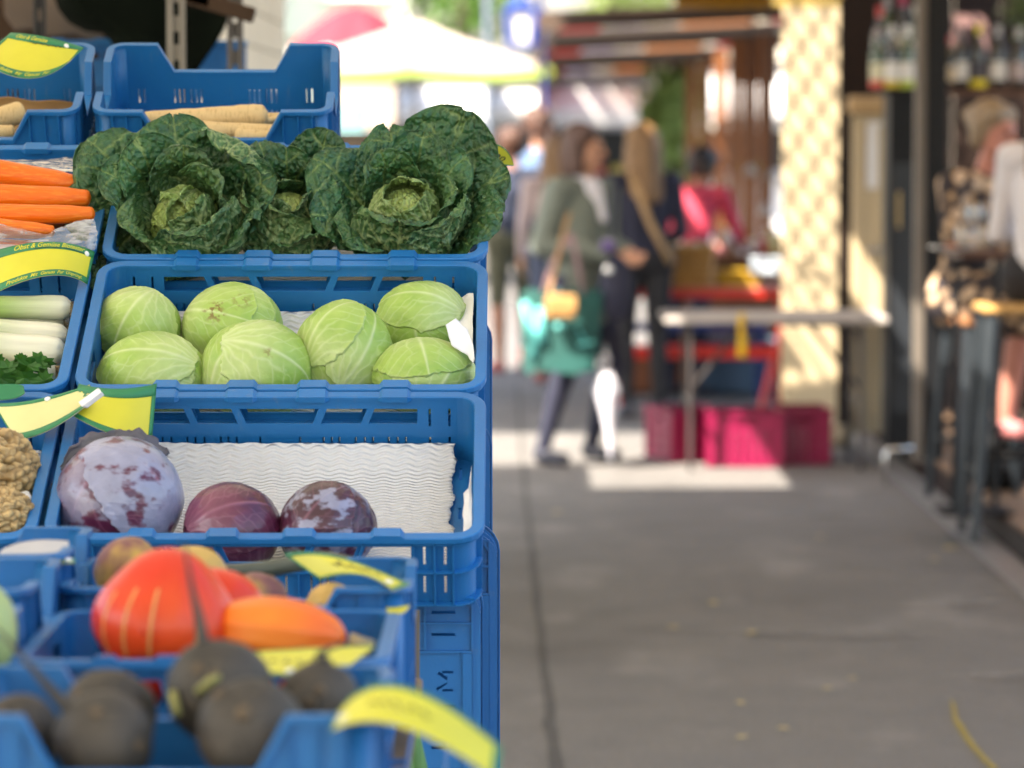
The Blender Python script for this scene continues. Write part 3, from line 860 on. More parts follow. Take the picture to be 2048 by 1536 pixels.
def scars(mb_cols, G, spots, seed):
    """brown insect scars: spots = list of (dir, size)"""
    n = G.reshape(-1, 3); n = n / np.linalg.norm(n, axis=1, keepdims=True)
    for dr, sz, amt in spots:
        c = np.array(dr, float); c /= np.linalg.norm(c)
        dist = np.linalg.norm(n - c, axis=1) * (1 + .5 * fbm(n * 10, seed, 3))
        f = sstep(sz, sz * .3, dist) * sstep(-.1, .25, fbm(n * 16, seed + 2, 3)) * amt
        mb_cols = mb_cols * (1 - f[:, None]) + np.array((.22, .15, .04)) * f[:, None]
    return mb_cols
def cabbage(name, label, pos, radii, seed, leaves, pal, M, bloom=None, spin=(0, 0, 0), group=None, spots=(), extra=None):
    G, col = cabbage_shape(seed, radii, leaves, pal, bloom=bloom)
    col = scars(col, G, spots, seed)
    mb = MB(); mb.grid(G, closed_u=True)
    if extra:
        t = thing(name, label, 'cabbage', pos, spin, group)
        mb.build('head', M, t, smooth=True, cols=np.clip(col, 0, 1)); extra(t)
        return t
    o = mb.build(name, M, smooth=True, cols=np.clip(col, 0, 1))
    o.location = pos; o.rotation_euler = spin
    return tag(o, label, 'cabbage', group)
# viewer looks along +y: az -90 faces the camera
FW = -90
gsets = [
    # (u, v, t, h, radii, leaves, label, spots)
    (276, 660, .285, .066, (.064, .062, .058), [(sph(-150, 10), (0, .2, 1), 1.5, 1.4), (sph(-60, 30), (.2, .2, -1), 1.4, 1.4), (sph(-100, 20), (-.35, .3, -1), 1.25, 1.35)], 'round pale green cabbage with straight pale veins beside the leek crate wall', ()),
    (468, 662, .285, .068, (.074, .068, .064), [(sph(-30, 0), (0, 0, 1), 1.4, 1.3), (sph(-110, 20), (.5, 0, -1), 1.5, 1.35), (sph(-125, 25), (.9, .3, -.4), 1.05, 1.2)], 'pale green cabbage with large brown insect scars behind the one with a split leaf', ((sph(-112, 22), .34, .95), (sph(-75, 38), .3, .55))),
    (845, 655, .295, .068, (.070, .066, .062), [(sph(-40, 0), (0, 0, 1), 1.5, 1.4), (sph(-100, 20), (.1, 0, -1), 1.6, 1.5), (sph(-95, 50), (-1, .1, .2), 1.1, .95)], 'pale green cabbage leaning against the paper covered back corner', ()),
    (307, 748, .125, .062, (.079, .068, .062), [(sph(-20, 10), (0, 0, 1), 1.4, 1.3), (sph(-120, 15), (-1, .1, .35), 1.5, 1.2), (sph(-110, 40), (-1, -.1, .25), 1.25, 1.0)], 'broad pale green cabbage with fanning veins in front of the straight veined one', ()),
    (512, 732, .115, .066, (.078, .068, .071), [(sph(-150, 20), (.5, 0, 1), 1.4, 1.4), (sph(-70, 10), (.1, 0, 1), 1.45, 1.3), (sph(-128, 20), (.5, 0, .9), 1.0, .85), (sph(-58, 22), (.9, 0, -.35), 1.15, 1.05)], 'pale green cabbage with a long split leaf and a brown streak', ((sph(-88, -22), .20, 1.0), (sph(-70, 25), .16, .6))),
    (689, 702, .165, .073, (.068, .066, .074), [(sph(-150, 10), (.2, 0, 1), 1.3, 1.3), (sph(-70, -25), (.2, 0, 1), 1.3, 1.1), (sph(-55, 15), (.6, .3, 1), 1.15, 1.0), (sph(-125, 42), (.6, .2, 1), .95, .85)], 'tall pale green cabbage with overlapping leaves meeting at a point', ()),
    (848, 748, .12, .058, (.075, .068, .056), [(sph(-90, -10), (0, 0, 1), 1.6, 1.5), (sph(-60, 10), (.6, 0, 1), 1.2, 1.2), (sph(-95, 62), (.1, -1, .3), .95, 1.15)], 'low pale green cabbage capped by a leaf with a wavy torn edge', ()),
]
for i, (u, v, t, h, rad, lv, lab, sp) in enumerate(gsets):
    q = inside(0, 1, t, h)
    pos = P(u, v, q.y); pos.z = pos.z * .6 + q.z * .4
    cabbage('green_cabbage', lab, pos, rad, 40 + i * 7, lv, GPAL, GREENCAB, spots=sp, group='pale green cabbages')
RPAL = ((.13, .018, .055), (.30, .09, .16), (.055, .008, .03), (.33, .13, .20))
def torn_leaf(t):
    # crinkled dark outer leaf standing behind the big red cabbage
    na, nb = 60, 40
    a = np.linspace(-1, 1, na)[:, None]; b = np.linspace(0, 1, nb)[None, :]
    ang = R(118) - a * R(74)
    rr = .079 + b * (.016 + .006 * (1 - a ** 2)) * (1 - .25 * np.abs(a) ** 4)
    q = np.stack([a + 0 * b, b + 0 * a, 0 * a * b], 2).reshape(-1, 3)
    rr = rr + (.007 * fbm(q * np.array([7, 2, 1]), 3, 3) + .003 * fbm(q * np.array([24, 2, 1]), 9, 2)).reshape(na, nb) * b
    y = .018 + .025 * b + .010 * fbm(q * np.array([6, 3, 1]), 21, 2).reshape(na, nb) * b
    G = np.stack([rr * np.cos(ang), y + 0 * rr, rr * np.sin(ang) * .95], 2)
    c = np.array((.10, .10, .125)) * (1 + .5 * fbm(q * np.array([5, 3, 1]), 5, 3)[:, None])
    e = np.exp(-((1 - q[:, 1]) / .04) ** 2)[:, None]
    c = c * (1 - .5 * e) + np.array((.16, .09, .12)) * .5 * e
    mb = MB(); mb.grid(G, .0015)
    mb.build('outer_leaf', mat('dull_leaf', (1, 1, 1), .6, .2, 40, .0006, 150, attr=True, transl=.15), t, smooth=True, cols=np.concatenate([c, c]))
rsets = [
    (238, 1000, .125, .078, (.083, .078, .081), [(sph(-160, 0), (.3, 0, 1), 1.3, 1.3), (sph(-100, -10), (.6, 0, 1), 1.5, 1.2), (sph(-118, 20), (-.5, 0, -.9), 1.35, 1.15), (sph(-42, 18), (-.55, -.2, 1), 1.5, 1.05)],
     [(-.3, .6), (.02, .6), (-.22, .62), (-.42, .92)], 'large red cabbage under a lavender grey bloom with a ragged dark outer leaf', torn_leaf),
    (462, 1060, .095, .062, (.065, .06, .062), [(sph(-130, 0), (.3, 0, 1), 1.4, 1.3), (sph(-60, 10), (-.4, 0, 1), 1.4, 1.3), (sph(-75, 40), (.9, .1, .3), 1.3, 1.1)],
     [(.6, .3), (.55, .35), (.5, .35)], 'glossy maroon red cabbage with raised veins', None),
    (656, 1058, .095, .062, (.064, .06, .063), [(sph(-40, 0), (.3, 0, 1), 1.4, 1.3), (sph(-60, 20), (.4, 0, 1), 1.3, 1.1), (sph(-118, 15), (.55, 0, .9), 1.35, 1.0)],
     [(.2, .6), (.05, .7), (-.10, .8)], 'dark red cabbage streaked with white bloom and painted sky reflection', None)]  # white streaks carry the glossy sky reflection as colour
for i, (u, v, t, h, rad, lv, bl, lab, ex) in enumerate(rsets):
    q = inside(0, 0, t, h); pos = P(u, v, q.y)
    cabbage('red_cabbage', lab, pos, rad, 140 + 11 * i, lv, RPAL if i < 2 else ((.075, .012, .035), (.22, .06, .12), (.03, .006, .018), (.26, .10, .16)), REDCAB, bloom=bl, group='red cabbages', extra=ex)
# ---- savoy cabbages: rosettes of blistered leaves
SAVOY = mat('savoy_leaf', (1, 1, 1), .44, .18, 45, attr=True, spec=.5, transl=.10, coat=.12)
def savoy_bump():
    nt = SAVOY.node_tree; N = nt.nodes; Lk = nt.links; b = N['Principled BSDF']; tc = N.new('ShaderNodeTexCoord')
    nz = N.new('ShaderNodeTexNoise'); nz.inputs['Scale'].default_value = 40; Lk.new(tc.outputs['Object'], nz.inputs['Vector'])
    ad = N.new('ShaderNodeVectorMath'); ad.operation = 'MULTIPLY_ADD'; ad.inputs[1].default_value = (.02, .02, .02); Lk.new(nz.outputs['Color'], ad.inputs[0]); Lk.new(tc.outputs['Object'], ad.inputs[2])
    prev = None
    for sc, dist in ((82, .0062), (190, .0012)):
        v = N.new('ShaderNodeTexVoronoi'); v.feature = 'SMOOTH_F1'; v.inputs['Scale'].default_value = sc; v.inputs['Smoothness'].default_value = .35; Lk.new(ad.outputs[0], v.inputs['Vector'])
        bp = N.new('ShaderNodeBump'); bp.invert = True; bp.inputs['Distance'].default_value = dist; bp.inputs['Strength'].default_value = 1.0; Lk.new(v.outputs['Distance'], bp.inputs['Height'])
        if prev: Lk.new(prev, bp.inputs['Normal'])
        prev = bp.outputs[0]
    Lk.new(prev, b.inputs['Normal'])
savoy_bump()
def savoy_leaf(seed, L, W, psi, curl, h0, r0, light=0.0, lat=0.0, ruffle=.006, blister=.0040, ns=84, nt=84, back=0.0, shape=1.0):
    """leaf in its own frame: x radial outward, z along the head axis, y sideways. psi: total forward wrap, curl: end roll"""
    s = np.linspace(0, 1, ns)
    head = R(psi) * sstep(0, .75, s) + R(curl) * sstep(.6, 1.02, s)
    ds = L / (ns - 1)
    r = r0 + np.concatenate([[0], np.cumsum(np.cos(head[:-1]) * ds)]); h = h0 + np.concatenate([[0], np.cumsum(np.sin(head[:-1]) * ds)])
    t = np.linspace(-1, 1, nt)[None, :]; S = s[:, None] + 0 * t
    w = W * (.22 + .78 * np.sin(np.clip(S * 1.02, 0, 1) ** .75 * math.pi * .62)) * np.sqrt(np.clip(1 - (np.clip(S - .60, 0, 1) / .402) ** 2.2, 0.0004, 1))
    q0 = np.stack([S * L, t * W + 0 * S, 0 * S], 2).reshape(-1, 3)
    w = w * (1 + (.07 * fbm(q0 * 22 + seed, seed, 2) + .04 * fbm(q0 * 80, seed + 1, 2)).reshape(S.shape))
    y = t * w
    rad = np.maximum(np.abs(r[:, None]), .055) * shape
    an = y / rad
    lim = 1.25; an = lim * np.tanh(an / lim)
    x = r[:, None] - rad * (1 - np.cos(an)); yy = rad * np.sin(an); z = h[:, None] + 0 * t
    # sideways roll of the margins outward and ruffles
    e = np.abs(t) ** 3
    nx = np.cos(head + math.pi / 2)[:, None]; nz = np.sin(head + math.pi / 2)[:, None]   # upper side normal
    off = -lat * e * w / W + ruffle * e * np.sin(S * L * 150 + seed + 3 * fbm(q0 * 14, seed + 8, 2).reshape(S.shape)) + .010 * fbm(q0 * 11, seed + 2, 2).reshape(S.shape)
    # blisters between the veins
    qq = np.stack([S * L, y + 0 * S, 0 * S], 2).reshape(-1, 3) + .004 * np.stack([fbm(q0 * 60, seed + 11, 2), fbm(q0 * 60, seed + 12, 2), 0 * q0[:, 0]], 1)
    f1, f2 = worley(qq * np.array([58, 76, 1]) + seed, seed)
    net = sstep(.02, .30, f2 - f1).reshape(S.shape)
    g1, g2 = worley(qq * np.array([130, 160, 1]) + seed, seed + 5)
    net2 = sstep(.0, .35, g2 - g1).reshape(S.shape)
    wid = np.clip(1 - S * .75, .15, 1)
    mid = np.exp(-(y / (.0035 * wid)) ** 2)
    sv = (S * L * 26 - np.abs(y) * 20 + .9 * fbm(qq * 14, seed + 3, 2).reshape(S.shape))
    sd = np.abs((sv % 1) - .5)
    side = np.exp(-(sd / (.042 + .02 * wid)) ** 2) * sstep(1.05, .35, np.abs(y) / (w + 1e-6)) * .9
    vein = np.clip(np.maximum(mid, side), 0, 1)
    off = off + blister * (.75 * net + .4 * net2) * (1 - vein) - .0012 * vein
    x = x + off * nx; z = z + off * nz
    G = np.stack([x, yy, z], 2)
    dk = np.array((.010, .062, .022)); md = np.array((.026, .150, .034)); lt = np.array((.42, .56, .14)); vn = np.array((.34, .48, .16)); blu = np.array((.052, .178, .095))
    tone = np.clip(.5 + .6 * fbm(q0 * 16, seed + 21, 3), 0, 1).reshape(S.shape)[..., None]
    c = dk * (1 - tone) + md * tone
    c = c * (1 - .35 * net[..., None]) + blu * .35 * net[..., None]
    lg = np.clip(light + .14 * (1 - S) ** 2, 0, 1)[..., None]
    c = c * (1 - lg) + lt * lg
    nv_ = ((1 - net) * .30 * (.35 + light * 1.5))[..., None]
    c = c * (1 - nv_) + vn * nv_
    c = c * (1 - .72 * vein[..., None]) + vn * .72 * vein[..., None]
    # paler, bluish underside with a strong pale net
    c2 = (np.array((.030, .120, .045)) * (1 - tone) + np.array((.060, .190, .055)) * tone)
    c2 = c2 * (1 - lg) + lt * lg
    nb_ = ((1 - sstep(0, .13, f2 - f1).reshape(S.shape)) * .62)[..., None]
    c2 = c2 * (1 - nb_) + np.array((.40, .52, .22)) * nb_
    c2 = c2 * (1 - .8 * vein[..., None]) + np.array((.46, .56, .24)) * .8 * vein[..., None]
    mb = MB(); mb.grid(G, .0011)
    return mb, np.clip(np.concatenate([c.reshape(-1, 3), c2.reshape(-1, 3)]), 0, 1), G
def orient(mb, cols, name, M, par, phi, A, U, V, tilt=0.0):
    """put a leaf built in (radial, side, axis) coordinates at azimuth phi round the head axis"""
    ca, sa = math.cos(R(phi)), math.sin(R(phi))
    er = U * ca + V * sa; ey = A.cross(er)
    v = np.array(mb.v)
    B = np.array([tuple(er), tuple(ey), tuple(A)])
    mb.v = [tuple(p) for p in (v @ B)]
    return mb.build(name, M, par, smooth=True, cols=cols)
def savoy(label, pos, axis, leaves, seed, core=.055, k=1.0):
    A = Vector(axis).normalized(); U = Vector((1, 0, 0)); U = (U - A * U.dot(A)).normalized(); V = A.cross(U)
    if V.z < 0: V = -V
    t = thing('savoy_cabbage', label, 'cabbage', pos, group='savoy cabbages')
    if core:
        # closed crinkled heart
        S = sphere_grid(150, 100); n = S.reshape(-1, 3)
        f1, f2 = worley(n * 6.5 + 2, seed); net = sstep(.02, .3, f2 - f1)
        an = np.arctan2(n[:, 1], n[:, 0]); seam = np.exp(-(np.abs(((an + 1.5 * n[:, 2]) % 2.1) - 1.05) / .06) ** 2)
        rr = core * (1 + .05 * net - .05 * seam + .04 * fbm(n * 3, seed, 2))
        c = np.array((.42, .56, .15)) * (.8 + .25 * net[:, None]); c = c * (1 - .5 * (1 - net[:, None])) + np.array((.48, .58, .22)) * .45 * (1 - net[:, None])
        mb = MB(); mb.grid((n * rr[:, None]).reshape(150, 100, 3), closed_u=True); mb.build('heart', SAVOY, t, smooth=True, cols=c).location = -A * .022
    for i, (phi, L, W, psi, curl, h0, r0, kw) in enumerate(leaves):
        mb, c, G = savoy_leaf(seed * 13 + i * 5, L * k, W * k, psi, curl, h0, r0, **kw)
        orient(mb, c, 'leaf', SAVOY, t, phi, A, U, V)
    return t
def D(**k): return k
ax = (.05, -.82, .57)
savoy('dark savoy cabbage with a pale yellow green heart, leaves spilling over the carrot crate side', P(368, 436, 5.66), ax, [
    # phi, length, half width, wrap, curl, h0, r0
    (98, .205, .100, 60, -75, -.060, .012, D(lat=.014)),
    (138, .225, .095, 46, -70, -.062, .012, D(lat=.020)),
    (172, .205, .075, 40, -40, -.062, .012, D(lat=.008)),
    (52, .225, .085, 58, 120, -.050, .012, D(lat=.004)),
    (22, .190, .085, 78, -60, -.055, .012, D(lat=.006)),
    (206, .235, .058, 18, -35, -.070, .012, D(lat=.016, ruffle=.009)),
    (232, .205, .075, 50, -60, -.065, .012, D(lat=.012)),
    (300, .225, .105, 128, -80, -.066, .014, D(lat=.004, shape=1.5, light=.05)),
    (338, .190, .080, 90, -30, -.062, .012, D(shape=1.2)),
    (262, .180, .085, 84, -70, -.065, .012, D(shape=1.2)),
    (128, .180, .080, 90, -75, -.046, .012, D(light=.02)),
    (158, .175, .068, 84, -90, -.046, .012, D(light=.03)),
    (92, .165, .075, 110, -60, -.040, .012, D(light=.06)),
    (205, .150, .050, 94, -80, -.04, .012, D(light=.12)),
    (45, .160, .068, 118, -45, -.040, .012, D(light=.08)),
    (70, .145, .070, 150, -10, -.040, .010, D(light=.60, blister=.003)),
    (315, .150, .070, 140, -40, -.045, .012, D(light=.16)),
    (150, .140, .060, 142, -20, -.040, .010, D(light=.75, blister=.003)),
], 3, .050)
savoy('dark savoy cabbage with curled crinkled leaves between its two neighbours', P(572, 425, 5.71), (-.05, -.70, .70), [
    (64, .215, .080, 66, -25, -.055, .012, D(lat=.004)),
    (108, .205, .095, 62, -95, -.06, .012, D(lat=.012)),
    (150, .185, .080, 66, -90, -.06, .012, D(lat=.012)),
    (35, .185, .080, 62, -60, -.06, .012, D(lat=.014)),
    (205, .205, .090, 116, -30, -.06, .014, D(light=.05, shape=1.4)),
    (248, .215, .100, 126, -40, -.066, .014, D(light=.09, shape=1.55)),
    (300, .195, .088, 94, -48, -.065, .014, D(light=.03, shape=1.3)),
    (90, .165, .075, 98, -85, -.045, .012, D(light=.0)),
    (150, .160, .07, 104, -60, -.04, .012, D(light=.03)),
    (5, .165, .075, 100, -55, -.045, .012, D(lat=.006)),
    (110, .145, .065, 135, -30, -.04, .012, D(light=.06)),
    (230, .150, .070, 138, -20, -.04, .012, D(light=.12)),
    (330, .150, .070, 128, -40, -.04, .012, D(light=.05)),
], 5, .045, .86)
savoy('dark savoy cabbage with a broad upright leaf and pale inner leaves at the street end', P(812, 424, 5.66), (.04, -.80, .60), [
    (62, .246, .122, 38, 14, -.055, .012, D(lat=.004)),
    (22, .215, .095, 58, -40, -.06, .012, D(lat=.012)),
    (348, .215, .095, 76, -62, -.062, .012, D(lat=.010, shape=1.2)),
    (100, .205, .085, 56, -85, -.06, .012, D(lat=.012)),
    (148, .215, .100, 60, -75, -.06, .012, D(lat=.016)),
    (190, .200, .085, 72, -66, -.06, .012, D(lat=.01)),
    (222, .195, .085, 88, -60, -.062, .014, D(light=.03, shape=1.2)),
    (262, .220, .112, 126, -72, -.066, .014, D(light=.05, shape=1.65)),
    (314, .225, .100, 112, -50, -.062, .014, D(light=.04, shape=1.5)),
    (78, .180, .085, 82, -66, -.046, .012, D(light=.0)),
    (42, .175, .070, 84, -95, -.046, .012, D(light=.02)),
    (120, .165, .070, 104, -60, -.040, .012, D(light=.04)),
    (0, .165, .065, 106, -50, -.040, .012, D(light=.06)),
    (85, .145, .065, 136, -30, -.040, .012, D(light=.5)),
    (200, .145, .065, 130, -34, -.040, .012, D(light=.45)),
    (320, .145, .065, 136, -30, -.040, .012, D(light=.4)),
], 7, .048, .89)
# ---- roots and tubers
def root(name, label, cat, pts, radii, M, group=None, n=24, wob=.03, seed=1, sub=8, rings=0.0):
    pts = [Vector(p) for p in pts]; fp = []; fr = []
    for i in range(len(pts) - 1):
        for k in range(sub):
            t = k / sub
            p0 = pts[max(i - 1, 0)]; p1 = pts[i]; p2 = pts[i + 1]; p3 = pts[min(i + 2, len(pts) - 1)]
            fp.append(.5 * ((2 * p1) + (p2 - p0) * t + (2 * p0 - 5 * p1 + 4 * p2 - p3) * t * t + (3 * p1 - p0 - 3 * p2 + p3) * t ** 3))
            r0, r1 = radii[i], radii[i + 1]; fr.append(r0 + (r1 - r0) * (t * t * (3 - 2 * t) if True else t))
    fp.append(pts[-1]); fr.append(radii[-1])
    rnd = random.Random(seed)
    if rings: fr = [r_ * (1 - (rings if rnd.random() < .25 else 0) * rnd.random()) for r_ in fr]
    mb = MB(); mb.tube(fp, fr, n)
    v = np.array(mb.v); ctr = v.mean(0)
    rep = np.repeat(np.array([tuple(p) for p in fp]), n, 0)
    v = rep + (v - rep) * (1 + wob * fbm(v * 40, seed, 3) + wob * .5 * fbm(v * 120, seed + 3, 2))[:, None]
    mb.v = [tuple(q) for q in v]
    o = mb.build(name, M, smooth=True)
    return tag(o, label, cat, group)
def veg_mat(name, c1, c2, rough, sc, st, bump=.0006, bs=150, spec=.4, thr=(.45, .68), sss=0.0):
    m = mat(name, c1, rough, .1, sc, bump, bs, spec=spec, col2=c1, stretch=st, sss=sss)
    N = m.node_tree.nodes
    mix = [n for n in N if n.type == 'MIX'][0]; mix.inputs[6].default_value = (*c1, 1); mix.inputs[7].default_value = (*c2, 1)
    mr = [n for n in N if n.type == 'MAP_RANGE'][0]; mr.inputs[1].default_value = thr[0]; mr.inputs[2].default_value = thr[1]
    return m
CARROT = veg_mat('carrot_skin', (.80, .155, .006), (.88, .26, .03), .38, 55, (.5, 5, 5), .0012, 60, thr=(.5, .75), sss=.1)
PARSNIP = veg_mat('parsnip_skin', (.70, .50, .235), (.46, .28, .10), .6, 40, (6, 1.5, 1.5), .0012, 70, thr=(.55, .75))
def flesh(u0, v0, u1, v1, d0, d1, r0, r1, **k):
    pass
CB = D(group='orange carrots in the plastic bag', M=CARROT, wob=.02, rings=.03)
for i, (a, b, r0, r1) in enumerate((
        (P(-140, 330, 5.70), P(172, 372, 5.72), .022, .0155), (P(-150, 396, 5.66), P(182, 396, 5.67), .021, .015), (P(-120, 432, 5.62), P(190, 428, 5.62), .016, .013),
        (P(-100, 455, 5.58), P(110, 462, 5.59), .016, .010), (P(-160, 500, 5.60), P(120, 500, 5.60), .018, .012), (P(-140, 430, 5.72), P(150, 440, 5.74), .02, .014))):
    a, b = Vector(a), Vector(b)
    root('carrot', ('thick orange carrot lying on top in the open plastic bag', 'long straight orange carrot under the thick top one', 'orange carrot with a blunt tip, third in the pile', 'short orange carrot half covered by the clear bag', 'orange carrot seen through the clear plastic bag', 'orange carrot at the bottom of the bag')[i], 'carrot', [a, a.lerp(b, .3) + Vector((0, 0, .002)), a.lerp(b, .75), a.lerp(b, .96), b], [r0, r0 * 1.03, (r0 + r1) / 2 * 1.05, r1 * .9, r1 * .25], CARROT, 'orange carrots in the plastic bag', wob=.02, seed=i, rings=.04)
# clear bag round the carrots
bagm = bpy.data.materials.new('clear_film'); bagm.use_nodes = True
nt = bagm.node_tree; nt.nodes.clear()
o_ = nt.nodes.new('ShaderNodeOutputMaterial'); t_ = nt.nodes.new('ShaderNodeBsdfTransparent'); g_ = nt.nodes.new('ShaderNodeBsdfGlossy'); d_ = nt.nodes.new('ShaderNodeBsdfDiffuse')
d_.inputs[0].default_value = (.85, .83, .82, 1); g_.inputs['Roughness'].default_value = .12
mx1 = nt.nodes.new('ShaderNodeMixShader'); mx2 = nt.nodes.new('ShaderNodeMixShader'); lw = nt.nodes.new('ShaderNodeLayerWeight'); lw.inputs[0].default_value = .35
tcx = nt.nodes.new('ShaderNodeTexCoord'); nzx = nt.nodes.new('ShaderNodeTexNoise'); nzx.inputs['Scale'].default_value = 28; nzx.inputs['Detail'].default_value = 5; nzx.inputs['Distortion'].default_value = 1.5
mpx = nt.nodes.new('ShaderNodeMapping'); mpx.inputs['Scale'].default_value = (.5, 1.5, 2.0); nt.links.new(tcx.outputs['Object'], mpx.inputs[0]); nt.links.new(mpx.outputs[0], nzx.inputs['Vector'])
rmx = nt.nodes.new('ShaderNodeMapRange'); rmx.inputs[1].default_value = .40; rmx.inputs[2].default_value = .68; rmx.inputs[3].default_value = .12; rmx.inputs[4].default_value = .72
nt.links.new(nzx.outputs[0], rmx.inputs[0]); nt.links.new(rmx.outputs[0], mx1.inputs[0])
nt.links.new(t_.outputs[0], mx1.inputs[1]); nt.links.new(d_.outputs[0], mx1.inputs[2]); nt.links.new(lw.outputs['Fresnel'], mx2.inputs[0])
nt.links.new(mx1.outputs[0], mx2.inputs[1]); nt.links.new(g_.outputs[0], mx2.inputs[2]); nt.links.new(mx2.outputs[0], o_.inputs[0])
bpx = nt.nodes.new('ShaderNodeBump'); bpx.inputs['Distance'].default_value = .006; nt.links.new(nzx.outputs[0], bpx.inputs['Height']); nt.links.new(bpx.outputs[0], g_.inputs['Normal']); nt.links.new(bpx.outputs[0], d_.inputs['Normal'])
bag = thing('plastic_bag', 'crumpled clear plastic bag holding the orange carrots', 'bag', inside(XL, 2, .1, .01))
bl_ = Vector(bag.location)
def film(name, pts, seed, amp):
    C = np.array([[tuple(Vector(p) - bl_) for p in row] for row in pts]); nu, nv = 50, 40
    gu = np.linspace(0, C.shape[0] - 1, nu); gv = np.linspace(0, C.shape[1] - 1, nv)
    G = np.zeros((nu, nv, 3))
    for i, a in enumerate(gu):
        i0 = min(int(a), C.shape[0] - 2); fa = a - i0
        for j, b in enumerate(gv):
            j0 = min(int(b), C.shape[1] - 2); fb = b - j0
            G[i, j] = (C[i0, j0] * (1 - fa) + C[i0 + 1, j0] * fa) * (1 - fb) + (C[i0, j0 + 1] * (1 - fa) + C[i0 + 1, j0 + 1] * fa) * fb
    q = G.reshape(-1, 3)
    n3 = np.stack([fbm(q * 45, seed, 3), fbm(q * 45, seed + 1, 3), np.abs(fbm(q * 38, seed + 2, 3)) - .3], 1)
    G = (q + amp * n3).reshape(nu, nv, 3)
    mb = MB(); mb.grid(G); mb.build(name, bagm, bag, smooth=True)
film('front_film', [[P(-160, 440, 5.57), P(-160, 480, 5.555), P(-160, 516, 5.553)], [P(-20, 442, 5.565), P(-20, 480, 5.553), P(-20, 514, 5.552)], [P(90, 468, 5.565), P(90, 486, 5.553), P(90, 510, 5.552)], [P(150, 440, 5.58), P(160, 480, 5.556), P(165, 506, 5.556)], [P(188, 436, 5.60), P(196, 470, 5.57), P(192, 500, 5.57)]], 4, .006)
film('back_film', [[P(-60, 318, 5.86), P(-60, 330, 5.80)], [P(80, 318, 5.86), P(80, 336, 5.79)], [P(150, 312, 5.88), P(160, 345, 5.76)], [P(186, 262, 5.93), P(198, 340, 5.76)]], 14, .006)
# parsnips
PG = 'cream parsnips in the raised-corner trays'
plist = [(P(268, 240, 6.06), P(535, 232, 6.10), .013, .021, 'long cream parsnip lying with its thick crown toward the street'), (P(330, 262, 6.03), P(560, 262, 6.06), .018, .012, 'cream parsnip in front with a wrinkled shoulder'),
         (P(395, 258, 6.05), P(640, 268, 6.04), .014, .009, 'slim cream parsnip along the front of the tray'), (P(520, 246, 6.12), P(612, 222, 6.16), .007, .003, 'thin curved parsnip tail resting on the pile'),
         (P(515, 236, 6.15), P(635, 240, 6.13), .009, .012, 'short tapering parsnip under the thin tail'), (P(470, 272, 6.01), P(600, 276, 6.01), .013, .010, 'cream parsnip half hidden by the tray front'),
         (P(290, 270, 6.04), P(430, 280, 6.02), .016, .012, 'cream parsnip behind the curled savoy leaf'), (P(-60, 250, 6.08), P(48, 224, 6.12), .014, .02, 'cream parsnip leaning on the brown liner'), (P(-80, 275, 6.04), P(30, 262, 6.05), .02, .012, 'cream parsnip at the front of the lined tray')]
for i, (a, b, r0, r1, lab) in enumerate(plist):
    a, b = Vector(a), Vector(b); rm = max(r0, r1)
    root('parsnip', lab, 'parsnip', [a, a.lerp(b, .06), a.lerp(b, .4), a.lerp(b, .9), b], [r0 * .5, r0, (r0 + r1) / 2, r1, r1 * .45], PARSNIP, PG, wob=.05, seed=20 + i, rings=.06)
# brown paper liner in the second tray
Rm = Matrix.Rotation(T2, 3, 'X'); tl = Vector((-.917, 5.97, 1.685)) - Rm @ Vector((0, -.15, .165))
gx = np.linspace(-.18, .18, 40)[:, None]; gz = np.linspace(0, 1, 20)[None, :]
G = np.stack([gx + 0 * gz, .125 - .02 * (1 - gz) ** 2 - .22 * (1 - gz) ** 4 + 0 * gx, .008 + gz * (.062 + .004 * np.sin(gx * 30)) + .003 * np.sin(gx * 70 + gz * 5)], 2)
mb = MB(); mb.grid(G, .0006); o = mb.build('brown_paper', mat('brown_paper', (.36, .21, .08), .85, .2, 12, .0008, 60), smooth=True); o.location = tl; o.rotation_euler = (T2, 0, 0)
tag(o, 'brown paper sheet lining the parsnip tray', 'paper')
